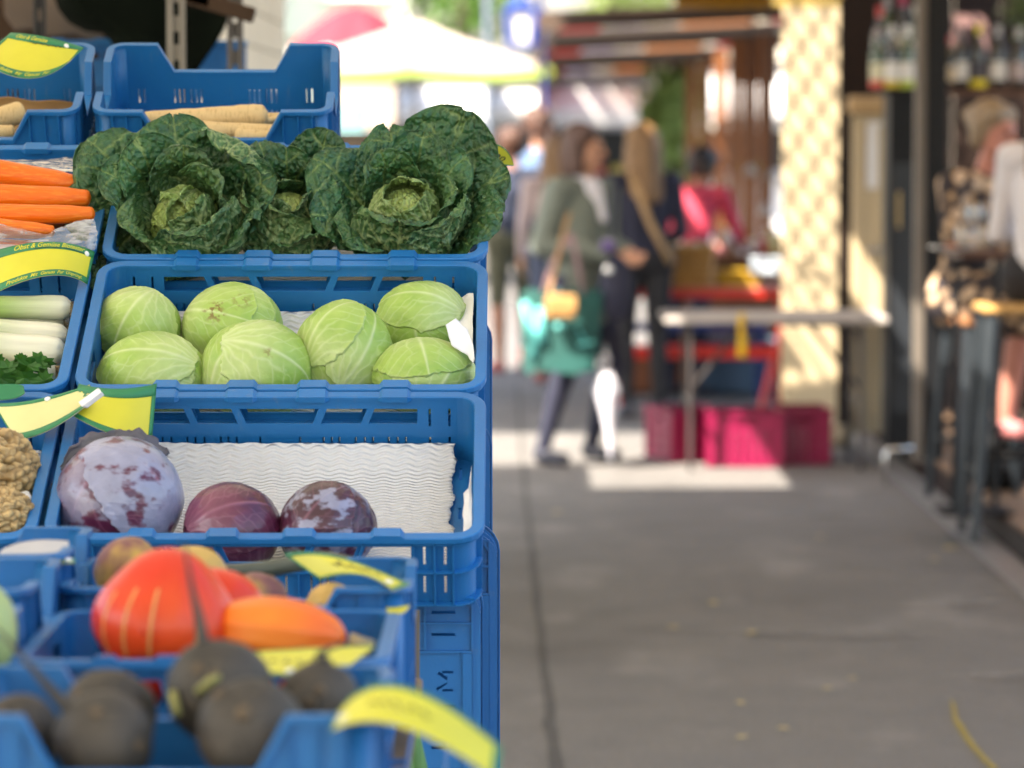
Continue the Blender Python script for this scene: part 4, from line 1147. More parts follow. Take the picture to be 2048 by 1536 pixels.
# leeks
LEEK = mat('leek_skin', (1, 1, 1), .40, .08, 30, .0006, 60, attr=True, stretch=(.3, 6, 6), sss=.1)
def leek(label, a, b, r, seed, green=.35):
    """b: root end"""
    t = thing('leek', label, 'leek', b, group='leeks')
    d = (Vector(a) - Vector(b)); L = d.length; e = d.normalized()
    n = 36; m = 40
    up = Vector((0, 0, 1)); s1 = e.cross(up).normalized(); s2 = s1.cross(e)
    G = []; C = []
    for i in range(m):
        f = i / (m - 1); x = f * L
        rr = r * (.55 + .45 * min(1, (x / .012)) ** .5) * (1 + .10 * math.exp(-((x - .03) / .025) ** 2) - .06 * f)
        row = []
        for k in range(n):
            an = 2 * math.pi * k / n
            row.append(tuple(e * x + (s1 * math.cos(an) + s2 * math.sin(an)) * rr * (1 + .02 * math.sin(5 * an + seed))))
            g = min(max((x / L - green) / .45, 0), 1); st = .5 + .5 * math.sin(9 * an + seed * 2)
            w = np.array((.80, .78, .60)); gr = np.array((.30, .46, .10)); c = w * (1 - g) + gr * g
            C.append(c * (.90 + .10 * st))
        G.append(row)
    mb = MB(); mb.grid(np.array(G).transpose(1, 0, 2), closed_u=True)
    C = np.array(C).reshape(m, n, 3).transpose(1, 0, 2).reshape(-1, 3)
    mb.build('shaft', LEEK, t, smooth=True, cols=C)
    mb = MB(); rnd = random.Random(seed)
    for k in range(60):
        an = rnd.random() * 6.28; q = rnd.random() ** .5 * r * .62; p0 = (s1 * math.cos(an) + s2 * math.sin(an)) * q + e * .004
        dr = (-e * (.4 + rnd.random()) + s1 * (rnd.random() - .5) * 1.6 + s2 * (rnd.random() - .6) * 1.6).normalized()
        mb.tube([p0, p0 + dr * .008, p0 + dr * .014 + Vector((0, 0, -.003))], [.0006, .0005, .0002], 4)
    o = mb.build('roots', mat('leek_roots', (.45, .33, .17), .8, .3, 50), t); o['kind'] = 'stuff'
for i, (a, b, r) in enumerate(((P(-180, 612, 5.44), P(142, 616, 5.45), .0175), (P(-200, 640, 5.40), P(134, 672, 5.40), .0165), (P(-190, 672, 5.33), P(128, 706, 5.34), .0215), (P(-180, 650, 5.45), P(128, 652, 5.47), .017), (P(-160, 752, 5.30), P(112, 745, 5.31), .018), (P(-170, 715, 5.37), P(112, 720, 5.40), .018))):
    leek(('leek with the greenest shaft on top of the pile', 'slim white leek wedged under the thick ones', 'thick white leek with brown hairy roots', 'white leek at the back against the paper', 'pale leek lying under the parsley sprig', 'white leek at the bottom of the pile')[i], a, b, r, i + 1, (.0, .22, .3, .6, .5, .5)[i])
# parsley
PARS = mat('parsley', (.055, .20, .02), .5, .35, 60, transl=.2)
pa = thing('parsley_sprig', 'sprig of dark green flat parsley lying on the leeks', 'herb', P(40, 760, 5.27))
rnd = random.Random(5)
for k in range(16):
    c = Vector(P(-20 + rnd.random() * 110, 722 + rnd.random() * 46 + 0, 5.27 - .01 * rnd.random())) - Vector(pa.location)
    s = .017 + .008 * rnd.random(); a0 = rnd.random() * 6.28; mb = MB(); pts = []
    for q in range(22):
        an = 2 * math.pi * q / 22; lob = (.62 + .38 * abs(math.cos(1.5 * an))) * (1 if q % 2 else .72)
        pts.append((s * lob * math.cos(an + a0), -.004 * math.cos(2 * an + k) - .3 * s * lob * math.sin(an + a0), s * lob * .72 * math.sin(an + a0)))
    vs = [c] + [c + Vector(p) for p in pts]; lo = [v + Vector((0, .0006, -.0003)) for v in vs]; n = 22
    mb.add(vs + lo, [(0, 1 + q, 1 + (q + 1) % n) for q in range(n)] + [(n + 1, n + 2 + (q + 1) % n, n + 2 + q) for q in range(n)])
    mb.build('leaf', PARS, pa)
# celeriac
CEL = mat('celeriac_skin', (1, 1, 1), .62, .25, 60, .0012, 120, attr=True)
def celeriac(label, pos, r, seed):
    S = sphere_grid(220, 150); n = S.reshape(-1, 3)
    wp = np.stack([fbm(n * 2.5, seed + q, 3) for q in range(3)], 1); f1, f2 = worley(n * np.array([3.6, 3.6, 5.2]) + seed + .9 * wp, seed); g1, g2 = worley(n * 8 + seed + 1.2 * wp, seed + 3)
    lump = np.sqrt(np.clip(1 - (f1 / .85) ** 2, 0, 1)); l2 = np.sqrt(np.clip(1 - (g1 / .8) ** 2, 0, 1))
    rr = r * (.80 + .20 * lump + .07 * l2 + .05 * fbm(n * 2, seed, 2))
    c = np.array((.62, .43, .19)) * (.55 + .55 * lump[:, None]) ; cr = sstep(.30, .02, f2 - f1)[:, None]
    c = c * (1 - .6 * cr) + np.array((.26, .15, .05)) * .6 * cr; c *= (.85 + .3 * fbm(n * 7, seed + 6, 3)[:, None] * .5 + .1)  # darker crevices: brown shading put into the skin colour
    mb = MB(); mb.grid((n * rr[:, None]).reshape(220, 150, 3), closed_u=True)
    o = mb.build('celeriac', CEL, smooth=True, cols=np.clip(c, 0, 1)); o.location = pos
    tag(o, label, 'celeriac', 'celeriac roots')
celeriac('large knobbly tan celeriac root on top of its crate', P(-12, 945, 4.99), .062, 2)
celeriac('smaller knobbly tan celeriac root at the crate front', P(8, 1040, 4.90), .044, 9)
root('garlic_bulb', 'white garlic-like bulb tucked between celeriac and crate wall', 'garlic', [P(22, 1020, 4.93), P(34, 1010, 4.93), P(46, 1002, 4.93), P(54, 985, 4.94)], [.003, .014, .016, .004], mat('garlic_skin', (.78, .76, .72), .5, .1, 30, .0005, 80), n=16)
# rutabagas
def globe(name, label, cat, pos, radii, M, seed, group=None, wob=.05, rotv=(0, 0, 0), nu=60, nv=40, prof=None, parts=None):
    S = sphere_grid(nu, nv); n = S.reshape(-1, 3)
    k = 1 + wob * fbm(n * 2, seed, 2)
    if prof is not None: k = k * prof(n)
    G = (n * k[:, None] * np.array(radii)).reshape(nu, nv, 3)
    mb = MB(); mb.grid(G, closed_u=True)
    if parts:
        t = thing(name, label, cat, pos, rotv, group); mb.build('body', M, t, smooth=True); parts(t); return t
    o = mb.build(name, M, smooth=True); o.location = pos; o.rotation_euler = rotv
    return tag(o, label, cat, group)
RUTP = veg_mat('rutabaga_purple', (.20, .075, .075), (.52, .33, .07), .5, 9, (2.2, 2.2, 1.6), .0004, 90, thr=(.42, .62))
RUTY = veg_mat('rutabaga_yellow', (.58, .36, .095), (.40, .20, .06), .5, 14, (1, 1, 2.5), .0006, 60, thr=(.5, .72))
for i, (u, v, d, r, M, lab) in enumerate(((258, 1143, 4.22, .041, RUTP, 'purple and yellow mottled rutabaga, largest in its tray'), (388, 1160, 4.18, .041, RUTY, 'smooth yellow rutabaga with small pits'), (513, 1206, 4.16, .037, RUTP, 'rutabaga with a purple top and pale patches'), (662, 1217, 4.13, .030, RUTY, 'small brownish yellow rutabaga in the tray corner'),
                                          (300, 1235, 4.20, .040, RUTY, 'yellow rutabaga under the mottled one'), (430, 1262, 4.19, .038, RUTP, 'purple rutabaga under the smooth yellow one'), (600, 1275, 4.2, .038, RUTY, 'yellow rutabaga low in the tray'))):
    globe('rutabaga', lab, 'rutabaga', P(u, v, d), (r * 1.02, r, r * .98), M, 300 + i, 'rutabagas', .06, (.2 * i, .3, i))
root('courgette', 'smooth grey green cylindrical vegetable lying across behind the rutabagas', 'vegetable', [P(438, 1141, 4.32), P(460, 1143, 4.32), P(520, 1140, 4.325), P(590, 1128, 4.33), P(650, 1120, 4.335), P(700, 1128, 4.335), P(716, 1131, 4.335)], [.004, .0095, .0105, .0105, .0105, .0095, .003], mat('grey_green_skin', (.10, .115, .085), .45, .25, 30, .0004, 80), wob=.02)
# pumpkins
PUMPR = veg_mat('red_pumpkin', (.68, .035, .010), (.80, .10, .015), .33, 5, (1, 1, 1), .0004, 70, thr=(.45, .8), sss=.05)
PUMPO = veg_mat('orange_pumpkin', (.86, .15, .010), (.90, .28, .03), .42, 7, (1, 1, 1), .0005, 60, thr=(.45, .8), sss=.05)
STEMM = mat('pumpkin_stem', (.42, .32, .16), .8, .3, 30, .001, 80)
STRIPE = mat('pumpkin_stripe', (.85, .36, .10), .4, .2, 20)
def onion(n):       # teardrop: drawn up to a point at +z, soft ribs
    an = np.arctan2(n[:, 1], n[:, 0])
    return (1 + .32 * np.clip(n[:, 2], 0, 1) ** 6 - .08 * np.clip(-n[:, 2], 0, 1) ** 4) * (1 + .012 * np.cos(an * 10) * (1 - n[:, 2] ** 2))
def stripes(radii):
    def f(t):
        for az in (-118, -96, -60, -140):
            A = R(az); row = []
            for q in np.linspace(R(-55), R(52), 16):
                row.append([(1.008 * radii[0] * math.cos(q) * math.cos(A + w / max(math.cos(q), .3)) , 1.008 * radii[1] * math.cos(q) * math.sin(A + w / max(math.cos(q), .3)), 1.008 * radii[2] * math.sin(q) * (1 + .3 * max(math.sin(q), 0) ** 6)) for w in (-.022, .022)])
            mb = MB(); mb.grid(np.array(row), .0006); mb.build('stripe', STRIPE, t, smooth=True)
    return f
rr = (.0765, .074, .060)
globe('pumpkin', 'glossy red teardrop pumpkin with faint pale stripes', 'pumpkin', P(330, 1246, 3.74), rr, PUMPR, 3, 'pumpkins', .008, (0, R(6), 0), 80, 56, onion, stripes(rr))
def ostem(t):
    mb = MB(); mb.tube([(0, 0, .074), (.002, 0, .088), (.006, .003, .097)], [.009, .0075, .010], 10); mb.build('stem', STEMM, t, smooth=True)
globe('pumpkin', 'orange oval pumpkin lying on its side with a corky stem', 'pumpkin', P(556, 1264, 3.73), (.036, .045, .071), PUMPO, 5, 'pumpkins', .02, (0, R(97), 0), 80, 56, lambda n: 1 + .015 * np.cos(np.arctan2(n[:, 1], n[:, 0]) * 10), ostem)
globe('pumpkin', 'plain red pumpkin half hidden behind the striped red one', 'pumpkin', P(425, 1225, 3.885), (.058, .05, .048), PUMPR, 8, 'pumpkins', .03, (.2, 0, 0), 50, 36)
for i, (x, y, z, r) in enumerate(((-.42, 3.70, 1.055, .043), (-.33, 3.88, 1.055, .044), (-.30, 3.69, 1.05, .04), (-.20, 3.70, 1.05, .042), (-.22, 3.88, 1.055, .044), (-.42, 3.87, 1.055, .044))):
    globe('pumpkin', 'red pumpkin in the lower layer of the squash crate', 'pumpkin', (x, y, z), (r, r, r * .9), PUMPR, 30 + i, 'pumpkins in the lower layer', .03, (0, 0, i), 40, 28)
# black radishes
RADM = veg_mat('black_radish_skin', (.040, .034, .027), (.085, .068, .048), .62, 14, (1, 1, 1), .0012, 55, thr=(.4, .75), spec=.4)
RADL = mat('radish_stalk', (.42, .40, .12), .6, .4, 30)
RADS = mat('radish_scar', (.15, .105, .06), .8, .4, 30)
def radish(label, u, v, d, r, seed, tail=None, crown=None):
    pos = P(u, v, d)
    def parts(t):
        if tail:
            pts = [Vector(P(*q)) - Vector(pos) for q in tail]; n = len(pts)
            mb = MB(); mb.tube(pts, [.0075 * (1 - k / (n - 1)) ** 1.5 + .0009 for k in range(n)], 10); mb.build('taproot', RADM, t, smooth=True)
        for q in crown or ():
            pts = [Vector(P(*k)) - Vector(pos) for k in q]; mb = MB(); mb.tube(pts, [.004, .0035, .0025][:len(pts)], 8); mb.build('stalk_stub', RADL, t, smooth=True)
        rnd = random.Random(seed); mb = MB()
        for k in range(2):
            an = R(-90 + rnd.uniform(-60, 60)); el = R(rnd.uniform(-10, 50)); c = Vector((math.cos(an) * math.cos(el), math.sin(an) * math.cos(el), math.sin(el)))
            M_ = rot_to(c, rnd.random() * 6); 
            mb = MB(); mb.lathe([(.0005, .0018), (r * .07, .0016), (r * (.10 + .08 * rnd.random()), 0)], 9, c * r * .985, M=M_); mb.build('scar', RADS, t, smooth=True)
    globe('black_radish', label, 'radish', pos, (r, r * .98, r * .97), RADM, seed, 'black radishes', .05, (0, 0, 0), 60, 40, None, parts)
radish('black radish whose long thin root stands straight up', 438, 1380, 3.29, .050, 61, [(415, 1310, 3.285), (405, 1280, 3.285), (398, 1235, 3.29), (385, 1180, 3.295), (374, 1120, 3.30), (368, 1080, 3.30)], [[(395, 1385, 3.24), (420, 1362, 3.235), (440, 1352, 3.236)], [(345, 1385, 3.255), (355, 1430, 3.24)]])
radish('black radish whose root slants up over the tray corner', 208, 1482, 3.17, .045, 62, [(150, 1435, 3.165), (132, 1412, 3.165), (100, 1378, 3.17), (55, 1325, 3.17), (10, 1275, 3.175), (-15, 1250, 3.18)])
radish('black radish with tan scraped shoulders behind the slanted root one', 218, 1428, 3.30, .0435, 63)
radish('round black radish in front of the upright root', 500, 1462, 3.165, .0485, 64)
radish('smaller black radish beside the price card clip', 640, 1402, 3.30, .038, 65, [(650, 1330, 3.30), (640, 1310, 3.30), (660, 1295, 3.30), (690, 1288, 3.31)])
radish('black radish against the tray end wall away from the street', 38, 1468, 3.22, .037, 66)
for i, (x, y, z, r) in enumerate(((-.44, 3.2, 1.025, .04), (-.36, 3.3, 1.028, .042), (-.28, 3.2, 1.028, .042), (-.18, 3.3, 1.028, .04), (-.18, 3.18, 1.025, .038), (-.36, 3.19, 1.025, .038))):
    globe('black_radish', 'black radish in the bottom layer of its tray', 'radish', (x, y, z), (r, r, r), RADM, 80 + i, 'black radishes in the bottom layer', .05, (0, 0, 0), 36, 26)
globe('kohlrabi', 'pale green kohlrabi in the tray beside the black radishes', 'kohlrabi', P(-42, 1262, 3.55), (.038, .038, .05), mat('kohlrabi_skin', (.42, .52, .20), .5, .2, 8), 91, None, .04)
# ------------------------------------------------------------------ price cards
YEL = mat('card_yellow', (.66, .62, .04), .45, .12, 12)
YELP = mat('card_faded', (.70, .68, .30), .55, .12, 12)
GRN = mat('card_green', (.02, .22, .085), .45, .15, 12)
CBACK = mat('card_back', (.50, .50, .52), .6, .1, 12)
INK = mat('black_ink', (.02, .02, .025), .6, .1, 12)
PINW = mat('white_pin', (.85, .85, .85), .3, .05, 10)
PINR = mat('red_pin', (.65, .01, .06), .3, .05, 10)
STAPLE = mat('staple_wire', (.5, .5, .5), .3, .1, 10, metal=.9)
def card(label, top, bot, W, H, base=YEL, green_top=.012, green_bot=.010, green_side=.005, texts=(), scrib=(), pins=(), pinm=None, notch=None, seed=0):
    """top / bot: three (u, v, d) points along each edge; W, H only set the print scale"""
    top = [np.array(tuple(P(*q))) for q in top]; bot = [np.array(tuple(P(*q))) for q in bot]
    org = bot[1]
    def quad(A, t): return A[0] * (2 * (t - .5) * (t - 1)) + A[1] * (4 * t * (1 - t)) + A[2] * (2 * t * (t - .5))
    def pt(a, b):
        p = quad(bot, a) * (1 - b) + quad(top, a) * b
        return p - org
    e = 1e-3
    def nrm(a, b):
        n = np.cross(pt(a + e, b) - pt(a - e, b), pt(a, b + e) - pt(a, b - e)); n /= np.linalg.norm(n) + 1e-12
        return n if n[1] < 0 or n[2] > .7 else n
    sgn = 1.0
    n0 = nrm(.5, .5)
    if np.dot(n0, np.array((0, -1, .3))) < 0: sgn = -1.0
    def at(a, b, o=0.0): return tuple(pt(a, b) + sgn * nrm(a, b) * o)
    t = thing('price_card', label, 'price card', tuple(org), group='yellow price cards')
    def patch(name, a0, a1, b0, b1, M, o, th=.0005, n=(26, 8), rag=None):
        G = []
        for i in range(n[0] + 1):
            row = []
            for j in range(n[1] + 1):
                a = a0 + (a1 - a0) * i / n[0]; b = b0 + (b1 - b0) * j / n[1]
                if rag: a, b = rag(a, b)
                row.append(at(a, b, o))
            G.append(row)
        mb = MB(); G = np.array(G); mb.grid(G if sgn > 0 else G[:, ::-1], th); return mb.build(name, M, t, smooth=True)
    patch('backing', 0, 1, 0, 1, CBACK, -.0003, .0004, rag=notch)
    patch('card', 0, 1, 0, 1, base, .0004, .0005, rag=notch)
    gt, gb, gs = green_top / H, green_bot / H, green_side / W
    if gt: patch('border', 0, 1, 1 - gt, 1, GRN, .0009, .0003, (26, 2), notch)
    if gb: patch('border', 0, 1, 0, gb, GRN, .0009, .0003, (26, 2), notch)
    if gs: patch('border', 1 - gs, 1, gb, 1 - gt, GRN, .0009, .0003, (2, 8), notch)
    if gs: patch('border', 0, gs, gb, 1 - gt, GRN, .0009, .0003, (2, 8), notch)
    for body, a, b, size, M, bold in texts:
        vs, fs = text2d(body, size, .35, bold)
        if not vs: continue
        mb = MB(); mb.add([at(a + x / W, b + y / H, .0013) for x, y in vs], fs); mb.build('lettering', M, t)
    for pl in scrib:
        mb = MB(); mb.tube([at(a, b, .0011) for a, b in pl], .0006, 5); mb.build('pen_stroke', INK, t)
    for a, b, M in pins:
        c = Vector(at(a, b, .0012)); nn = Vector(tuple(sgn * nrm(a, b)))
        mb = MB(); mb.lathe([(.0044, -.001), (.0044, .0006), (.003, .0016), (.0006, .002)], 16, c, M=rot_to(nn)); mb.build('pin', M, t, smooth=True)
    return t
def scribble(a0, a1, b, n, seed, h=.05):
    rnd = random.Random(seed); out = []
    for k in range(n):
        a = a0 + (a1 - a0) * k / n; out.append([(a, b + rnd.uniform(-h, h) * .3), (a + .015, b + rnd.uniform(-h, h)), (a + .03, b + rnd.uniform(-h, h)), (a + .04 + .02 * rnd.random(), b - h * rnd.random())])
    return out
TY = YEL
card('yellow price card with green borders and white pin on the lined parsnip tray', [(22, 66, 5.99), (90, 74, 5.965), (168, 96, 5.99)], [(-42, 118, 5.94), (55, 157, 5.90), (140, 122, 5.95)], .13, .065,
     texts=[('Obst & Gemüse', .12, .87, .0085, TY, .0001), ('Produkte  für  Genuss  Pur', .10, .045, .0075, TY, .0001)], scrib=scribble(.35, .75, .82, 7, 3, .03) + [[(.30, .06), (.32, .02), (.35, .05), (.37, -.0), (.38, .06)]], pins=((.80, .88, PINW),), seed=1)
card('yellow price card in green letters lying over the leeks, pinned in white', [(-22, 506, 5.50), (95, 484, 5.47), (189, 504, 5.50)], [(-28, 596, 5.45), (92, 552, 5.425), (174, 569, 5.46)], .165, .058,
     texts=[('Obst & Gemüse Biotester', .20, .855, .0105, TY, .00012), ('Produkte  Mit  Genuss  Pur  Ursprüngl.', .15, .045, .0078, TY, .0001)], pins=((.915, .84, PINW),), scrib=[[(.38, .83), (.44, .82), (.50, .835), (.58, .82), (.68, .835), (.76, .82), (.88, .81)]], seed=2)
card('plain bright yellow price card with green frame on the red cabbage crate', [(158, 768, 5.12), (235, 778, 5.09), (313, 767, 5.12)], [(140, 828, 5.07), (222, 868, 5.045), (303, 886, 5.07)], .115, .078, green_top=.016, green_bot=.010, green_side=.006, seed=3)
def torn(a, b):
    if a > .80: a = a + .030 * math.sin(b * 31) * (a - .8) * 5 + .02 * math.sin(b * 77)
    return a, b
card('torn faded price card bridging the celeriac and red cabbage crates', [(-15, 806, 5.13), (70, 800, 5.10), (178, 770, 5.12)], [(30, 880, 5.06), (95, 862, 5.04), (172, 812, 5.06)], .12, .062, base=YELP, green_top=.006, green_bot=.010, green_side=.003, pins=((.62, .93, PINW),), notch=torn, seed=4)
# curled white tear on that card
scrap('curled white torn corner of the faded price card', [(P(158, 803, 5.035), P(196, 776, 5.05)), (P(165, 812, 5.03), P(204, 784, 5.035)), (P(176, 815, 5.035), P(207, 792, 5.04))], 0, 11)
card('green card corner folded over the leek crate rim', [(-20, 770, 5.155), (25, 768, 5.155), (47, 772, 5.16)], [(-20, 800, 5.14), (25, 798, 5.14), (50, 786, 5.145)], .05, .03, base=GRN, green_top=0, green_bot=0, green_side=0, seed=5)
card('yellow price card with handwriting clipped behind the savoy cabbage at the street end', [(962, 288, 5.90), (1003, 292, 5.86), (1027, 326, 5.88)], [(955, 332, 5.90), (985, 331, 5.87), (1027, 331, 5.885)], .06, .035, green_top=.002, green_bot=.004, green_side=.0, texts=[('20', .42, .28, .017, INK, .0002)], seed=6)
card('crumpled yellow price card with a red pin beside the carrots', [(180, 283, 5.89), (205, 268, 5.87), (246, 279, 5.86)], [(186, 332, 5.84), (197, 318, 5.82), (240, 300, 5.84)], .055, .04, green_top=0, green_bot=.004, green_side=0, scrib=scribble(.2, .6, .7, 3, 5, .12) + scribble(.1, .4, .3, 2, 8, .1), pins=((.78, .72, PINR),), seed=7)
card('yellow price card twisted edge-on above the rutabagas', [(568, 1108, 4.24), (668, 1112, 4.14), (820, 1170, 4.02)], [(640, 1160, 4.14), (720, 1150, 4.06), (785, 1181, 3.99)], .10, .05, green_top=.007, green_bot=.003, green_side=.003, scrib=scribble(.35, .85, .5, 6, 9, .2), pins=((.90, .35, PINW),), seed=8)
card('small yellow price card tip on the squash crate corner', [(772, 1216, 3.99), (795, 1214, 3.985), (820, 1210, 3.98)], [(776, 1226, 3.96), (795, 1228, 3.955), (812, 1222, 3.96)], .03, .02, green_top=.002, green_bot=0, green_side=0, seed=9)
card('yellow price card tilted back behind the black radishes', [(470, 1306, 3.60), (610, 1297, 3.60), (750, 1292, 3.60)], [(528, 1346, 3.52), (605, 1350, 3.51), (690, 1338, 3.52)], .11, .04, green_top=.001, green_bot=.002, green_side=0, scrib=scribble(.2, .8, .5, 5, 12, .15), pins=((.35, .12, PINW),), seed=10)
card('large yellow price card drooping from the radish tray corner toward the street', [(672, 1436, 3.12), (800, 1372, 3.10), (1003, 1497, 3.06)], [(662, 1462, 3.06), (800, 1452, 3.03), (992, 1560, 3.01)], .14, .05, green_top=.004, green_bot=0, green_side=.004, scrib=scribble(.3, .7, .5, 5, 14, .15), pins=((.10, .30, PINW),), seed=11)
card('price card turned to its grey back on the raised tray corner', [(4, 1100, 4.22), (60, 1082, 4.23), (137, 1082, 4.22)], [(-20, 1132, 4.10), (60, 1120, 4.10), (140, 1122, 4.10)], .09, .05, base=CBACK, green_top=0, green_bot=0, green_side=0, seed=12)
card('yellow price card edge lying on the raised tray corner', [(-20, 1116, 4.085), (60, 1117, 4.085), (150, 1118, 4.085)], [(-20, 1126, 4.07), (60, 1125, 4.07), (150, 1127, 4.07)], .09, .012, green_top=0, green_bot=0, green_side=.012, pins=((.93, .5, PINW),), seed=13)
# leek leaves hanging under the radish tray at the street side
for i, (a, b, c) in enumerate((((812, 1395, 4.6), (822, 1450, 4.58), (832, 1545, 4.57)), ((800, 1470, 4.55), (812, 1500, 4.55), (806, 1560, 4.55)))):
    A, B, C = (np.array(tuple(P(*q))) for q in (a, b, c)); G = []
    for k in range(17):
        f = k / 16; p = A * (1 - f) ** 2 + 2 * B * f * (1 - f) + C * f * f; w = .003 + .013 * f
        G.append([p + np.array((w * s, .006 * s * s, 0)) for s in (-1, -.5, 0, .5, 1)])
    mb = MB(); mb.grid(np.array(G), .0008)
    tag(mb.build('leek_leaf', mat('leek_green', (.10, .26, .05), .5, .3, 40, stretch=(8, 1, .3)), smooth=True), ('narrow green leaf tip beside the wooden pole', 'broad green leaf hanging below the yellow card')[i], 'leaf')
# ------------------------------------------------------------------ wine bar on the street side
BLACK = mat('black_paint', (.008, .009, .011), .5, .3, 6, spec=.25)
DKBR = mat('dark_panel', (.018, .009, .006), .6, .5, 3, spec=.2)
BEIGE = mat('beige_door_paint', (.50, .40, .25), .55, .08, 2, .0006, 40)
GREYP = mat('grey_steel', (.16, .15, .14), .5, .2, 8, metal=.3)
SILV = mat('silver_edge', (.55, .55, .56), .35, .15, 20, metal=.9)
DECKW = [mat('deck_wood_%s' % n, c, .65, .35, 5, .001, 40, stretch=(3, .4, 3)) for n, c in (('warm', (.27, .16, .09)), ('grey', (.24, .16, .105)), ('dark', (.21, .13, .075)))]
PAPERW = mat('poster_paper', (.72, .72, .72), .7, .06, 5)
CHROME = mat('polished_steel', (.75, .75, .74), .18, .05, 10, metal=1.0)
GLASSB = mat('dark_bottle_glass', (.012, .016, .012), .08, .1, 5, spec=.7, coat=.5)
GLASSG = mat('green_bottle_glass', (.03, .07, .02), .08, .1, 5, spec=.7, coat=.5)
def glass_mat(name, tint=(.9, .95, .93), mixf=.80):
    m = bpy.data.materials.new(name); m.use_nodes = True; nt = m.node_tree; nt.nodes.clear()
    o = nt.nodes.new('ShaderNodeOutputMaterial'); t = nt.nodes.new('ShaderNodeBsdfTransparent'); g = nt.nodes.new('ShaderNodeBsdfGlossy'); x = nt.nodes.new('ShaderNodeMixShader')
    nz = nt.nodes.new('ShaderNodeTexNoise'); nz.inputs['Scale'].default_value = 4
    mr = nt.nodes.new('ShaderNodeMapRange'); mr.inputs[3].default_value = .02; mr.inputs[4].default_value = .06
    nt.links.new(nz.outputs[0], mr.inputs[0]); nt.links.new(mr.outputs[0], g.inputs['Roughness'])
    t.inputs[0].default_value = (*tint, 1); x.inputs[0].default_value = 1 - mixf
    nt.links.new(t.outputs[0], x.inputs[1]); nt.links.new(g.outputs[0], x.inputs[2]); nt.links.new(x.outputs[0], o.inputs[0])
    return m
PANE = glass_mat('clear_pane'); WGL = glass_mat('wine_glass', (.95, .96, .96), .75)
def box_px(u0, v0, u1, v1, d, depth, mb=None, **k):
    """box whose camera side fills the pixel rectangle at depth d"""
    a = P(u0, v1, d); b = P(u1, v0, d); mb = mb or MB()
    c = ((a.x + b.x) / 2, d + depth / 2, (a.z + b.z) / 2)
    return mb.box(c, (b.x - a.x, depth, b.z - a.z), **k)
# deck: boards across, dark fascia, ribbed silver drain strip at the asphalt
deck = bpy.data.objects.new('deck', None); COL.objects.link(deck); tag(deck, kind='structure')
x0, x1 = 2.0, 4.6
bm_ = {}
for k in range(72):
    y = 9.0 + k * .155
    if y > 20.2: break
    j = k % 3
    if j not in bm_: bm_[j] = MB().box((0, 0, 0), (x1 - x0, .149, .024), bev=.003).mesh('plank', DECKW[j])
    o = ob('plank', bm_[j], deck, ((x0 + x1) / 2, y, .098 + .0015 * math.sin(k * 2.1)))
MB().box((x0 - .012, 14.6, .052), (.02, 11.3, .10), bev=.003).build('fascia', DKBR, deck)
MB().box((x1 - .3, 14.6, .04), (.05, 11.3, .08)).build('joist', DKBR, deck)
for k in range(9):
    MB().box((1.835 + k * .0155, 15.0, .006 + .0006 * (k % 2)), (.0135, 12.4, .010), bev=.002).build('drain_bar', mat('drain_steel', (.40, .41, .43), .42, .3, 14, metal=.75), deck)
# main black post with a grey glazed edge
pst = thing('bar_post', 'thick black post with a grey edge at the front of the wine bar', 'post', P(1868, 970, 17.0) * Vector((1, 1, 0)).xxx.x if False else (P(1868, 960, 17.0).x, 17.05, 0))
px = pst.location.x
MB().box((.0, 0, 1.52), (.098, .10, 2.84), bev=.004).build('shaft', BLACK, pst)
MB().box((-.075, -.01, 1.52), (.046, .06, 2.84), bev=.003).build('edge_trim', mat('taupe_trim', (.17, .145, .12), .5, .2, 6), pst)
MB().box((0, 0, .113), (.14, .14, .012)).build('foot_plate', GREYP, pst)
gp = thing('glass_door', 'folded glass door leaf beside the black post', 'door', (P(1837, 500, 17.3).x, 17.32, .11))
MB().box((0, 0, 1.2), (.05, .008, 2.3)).build('pane', PANE, gp)
for k, (z, h, M) in enumerate(((1.95, .30, 'w'), (1.52, .22, 'w'), (1.25, .12, 'p'), (.98, .18, 'o'), (.72, .08, 'w'), (.60, .06, 'p'), (.15, .06, 'w'))):
    MB().box((.0, -.007, z), (.034, .003, h)).build('reflection_plate', {'w': PAPERW, 'p': mat('pinkish_reflection', (.55, .38, .40), .6), 'o': mat('orange_reflection', (.62, .26, .08), .6)}[M], gp)  # coloured plates stand in for reflections in the glass
# slim black mullion, black cabinet with the bottles, beige doors
tag(box_px(1683, -60, 1702, 852, 19.2, .06).build('mullion', BLACK), 'slim black upright between the two beige door leaves', 'post')
d1 = thing('door_leaf', 'tall beige door leaf with a lever handle standing open', 'door', (P(1625, 850, 19.8).x, 19.8, 0))
w = P(1686, 0, 19.8).x - P(1560, 0, 19.8).x; zt = P(0, 14, 19.8).z
MB().box((0, .02, .06 + (zt - .06) / 2), (w, .045, zt - .06), bev=.004).build('leaf', BEIGE, d1)
MB().box((0, -.006, .42), (w - .07, .012, .58), bev=.004).build('lower_panel', BEIGE, d1)
for z in (.2, 2.2): MB().box((w / 2 + .008, -.004, z), (.014, .03, .1)).build('hinge', GREYP, d1)
hd = MB(); hd.tube([(-.082, -.005, .965), (-.082, -.06, .965)], .012); hd.tube([(-.082, -.055, .965), (.02, -.058, .965)], .010); hd.build('handle', CHROME, d1)
MB().box((0, .02, zt + .045), (w + .12, .06, .07), bev=.003).build('top_rail', mat('yellow_rail', (.62, .44, .12), .6), d1)
d2 = thing('door_leaf', 'low beige door leaf with a ledge and a white notice', 'door', (P(1736, 870, 18.4).x, 18.4, .1))
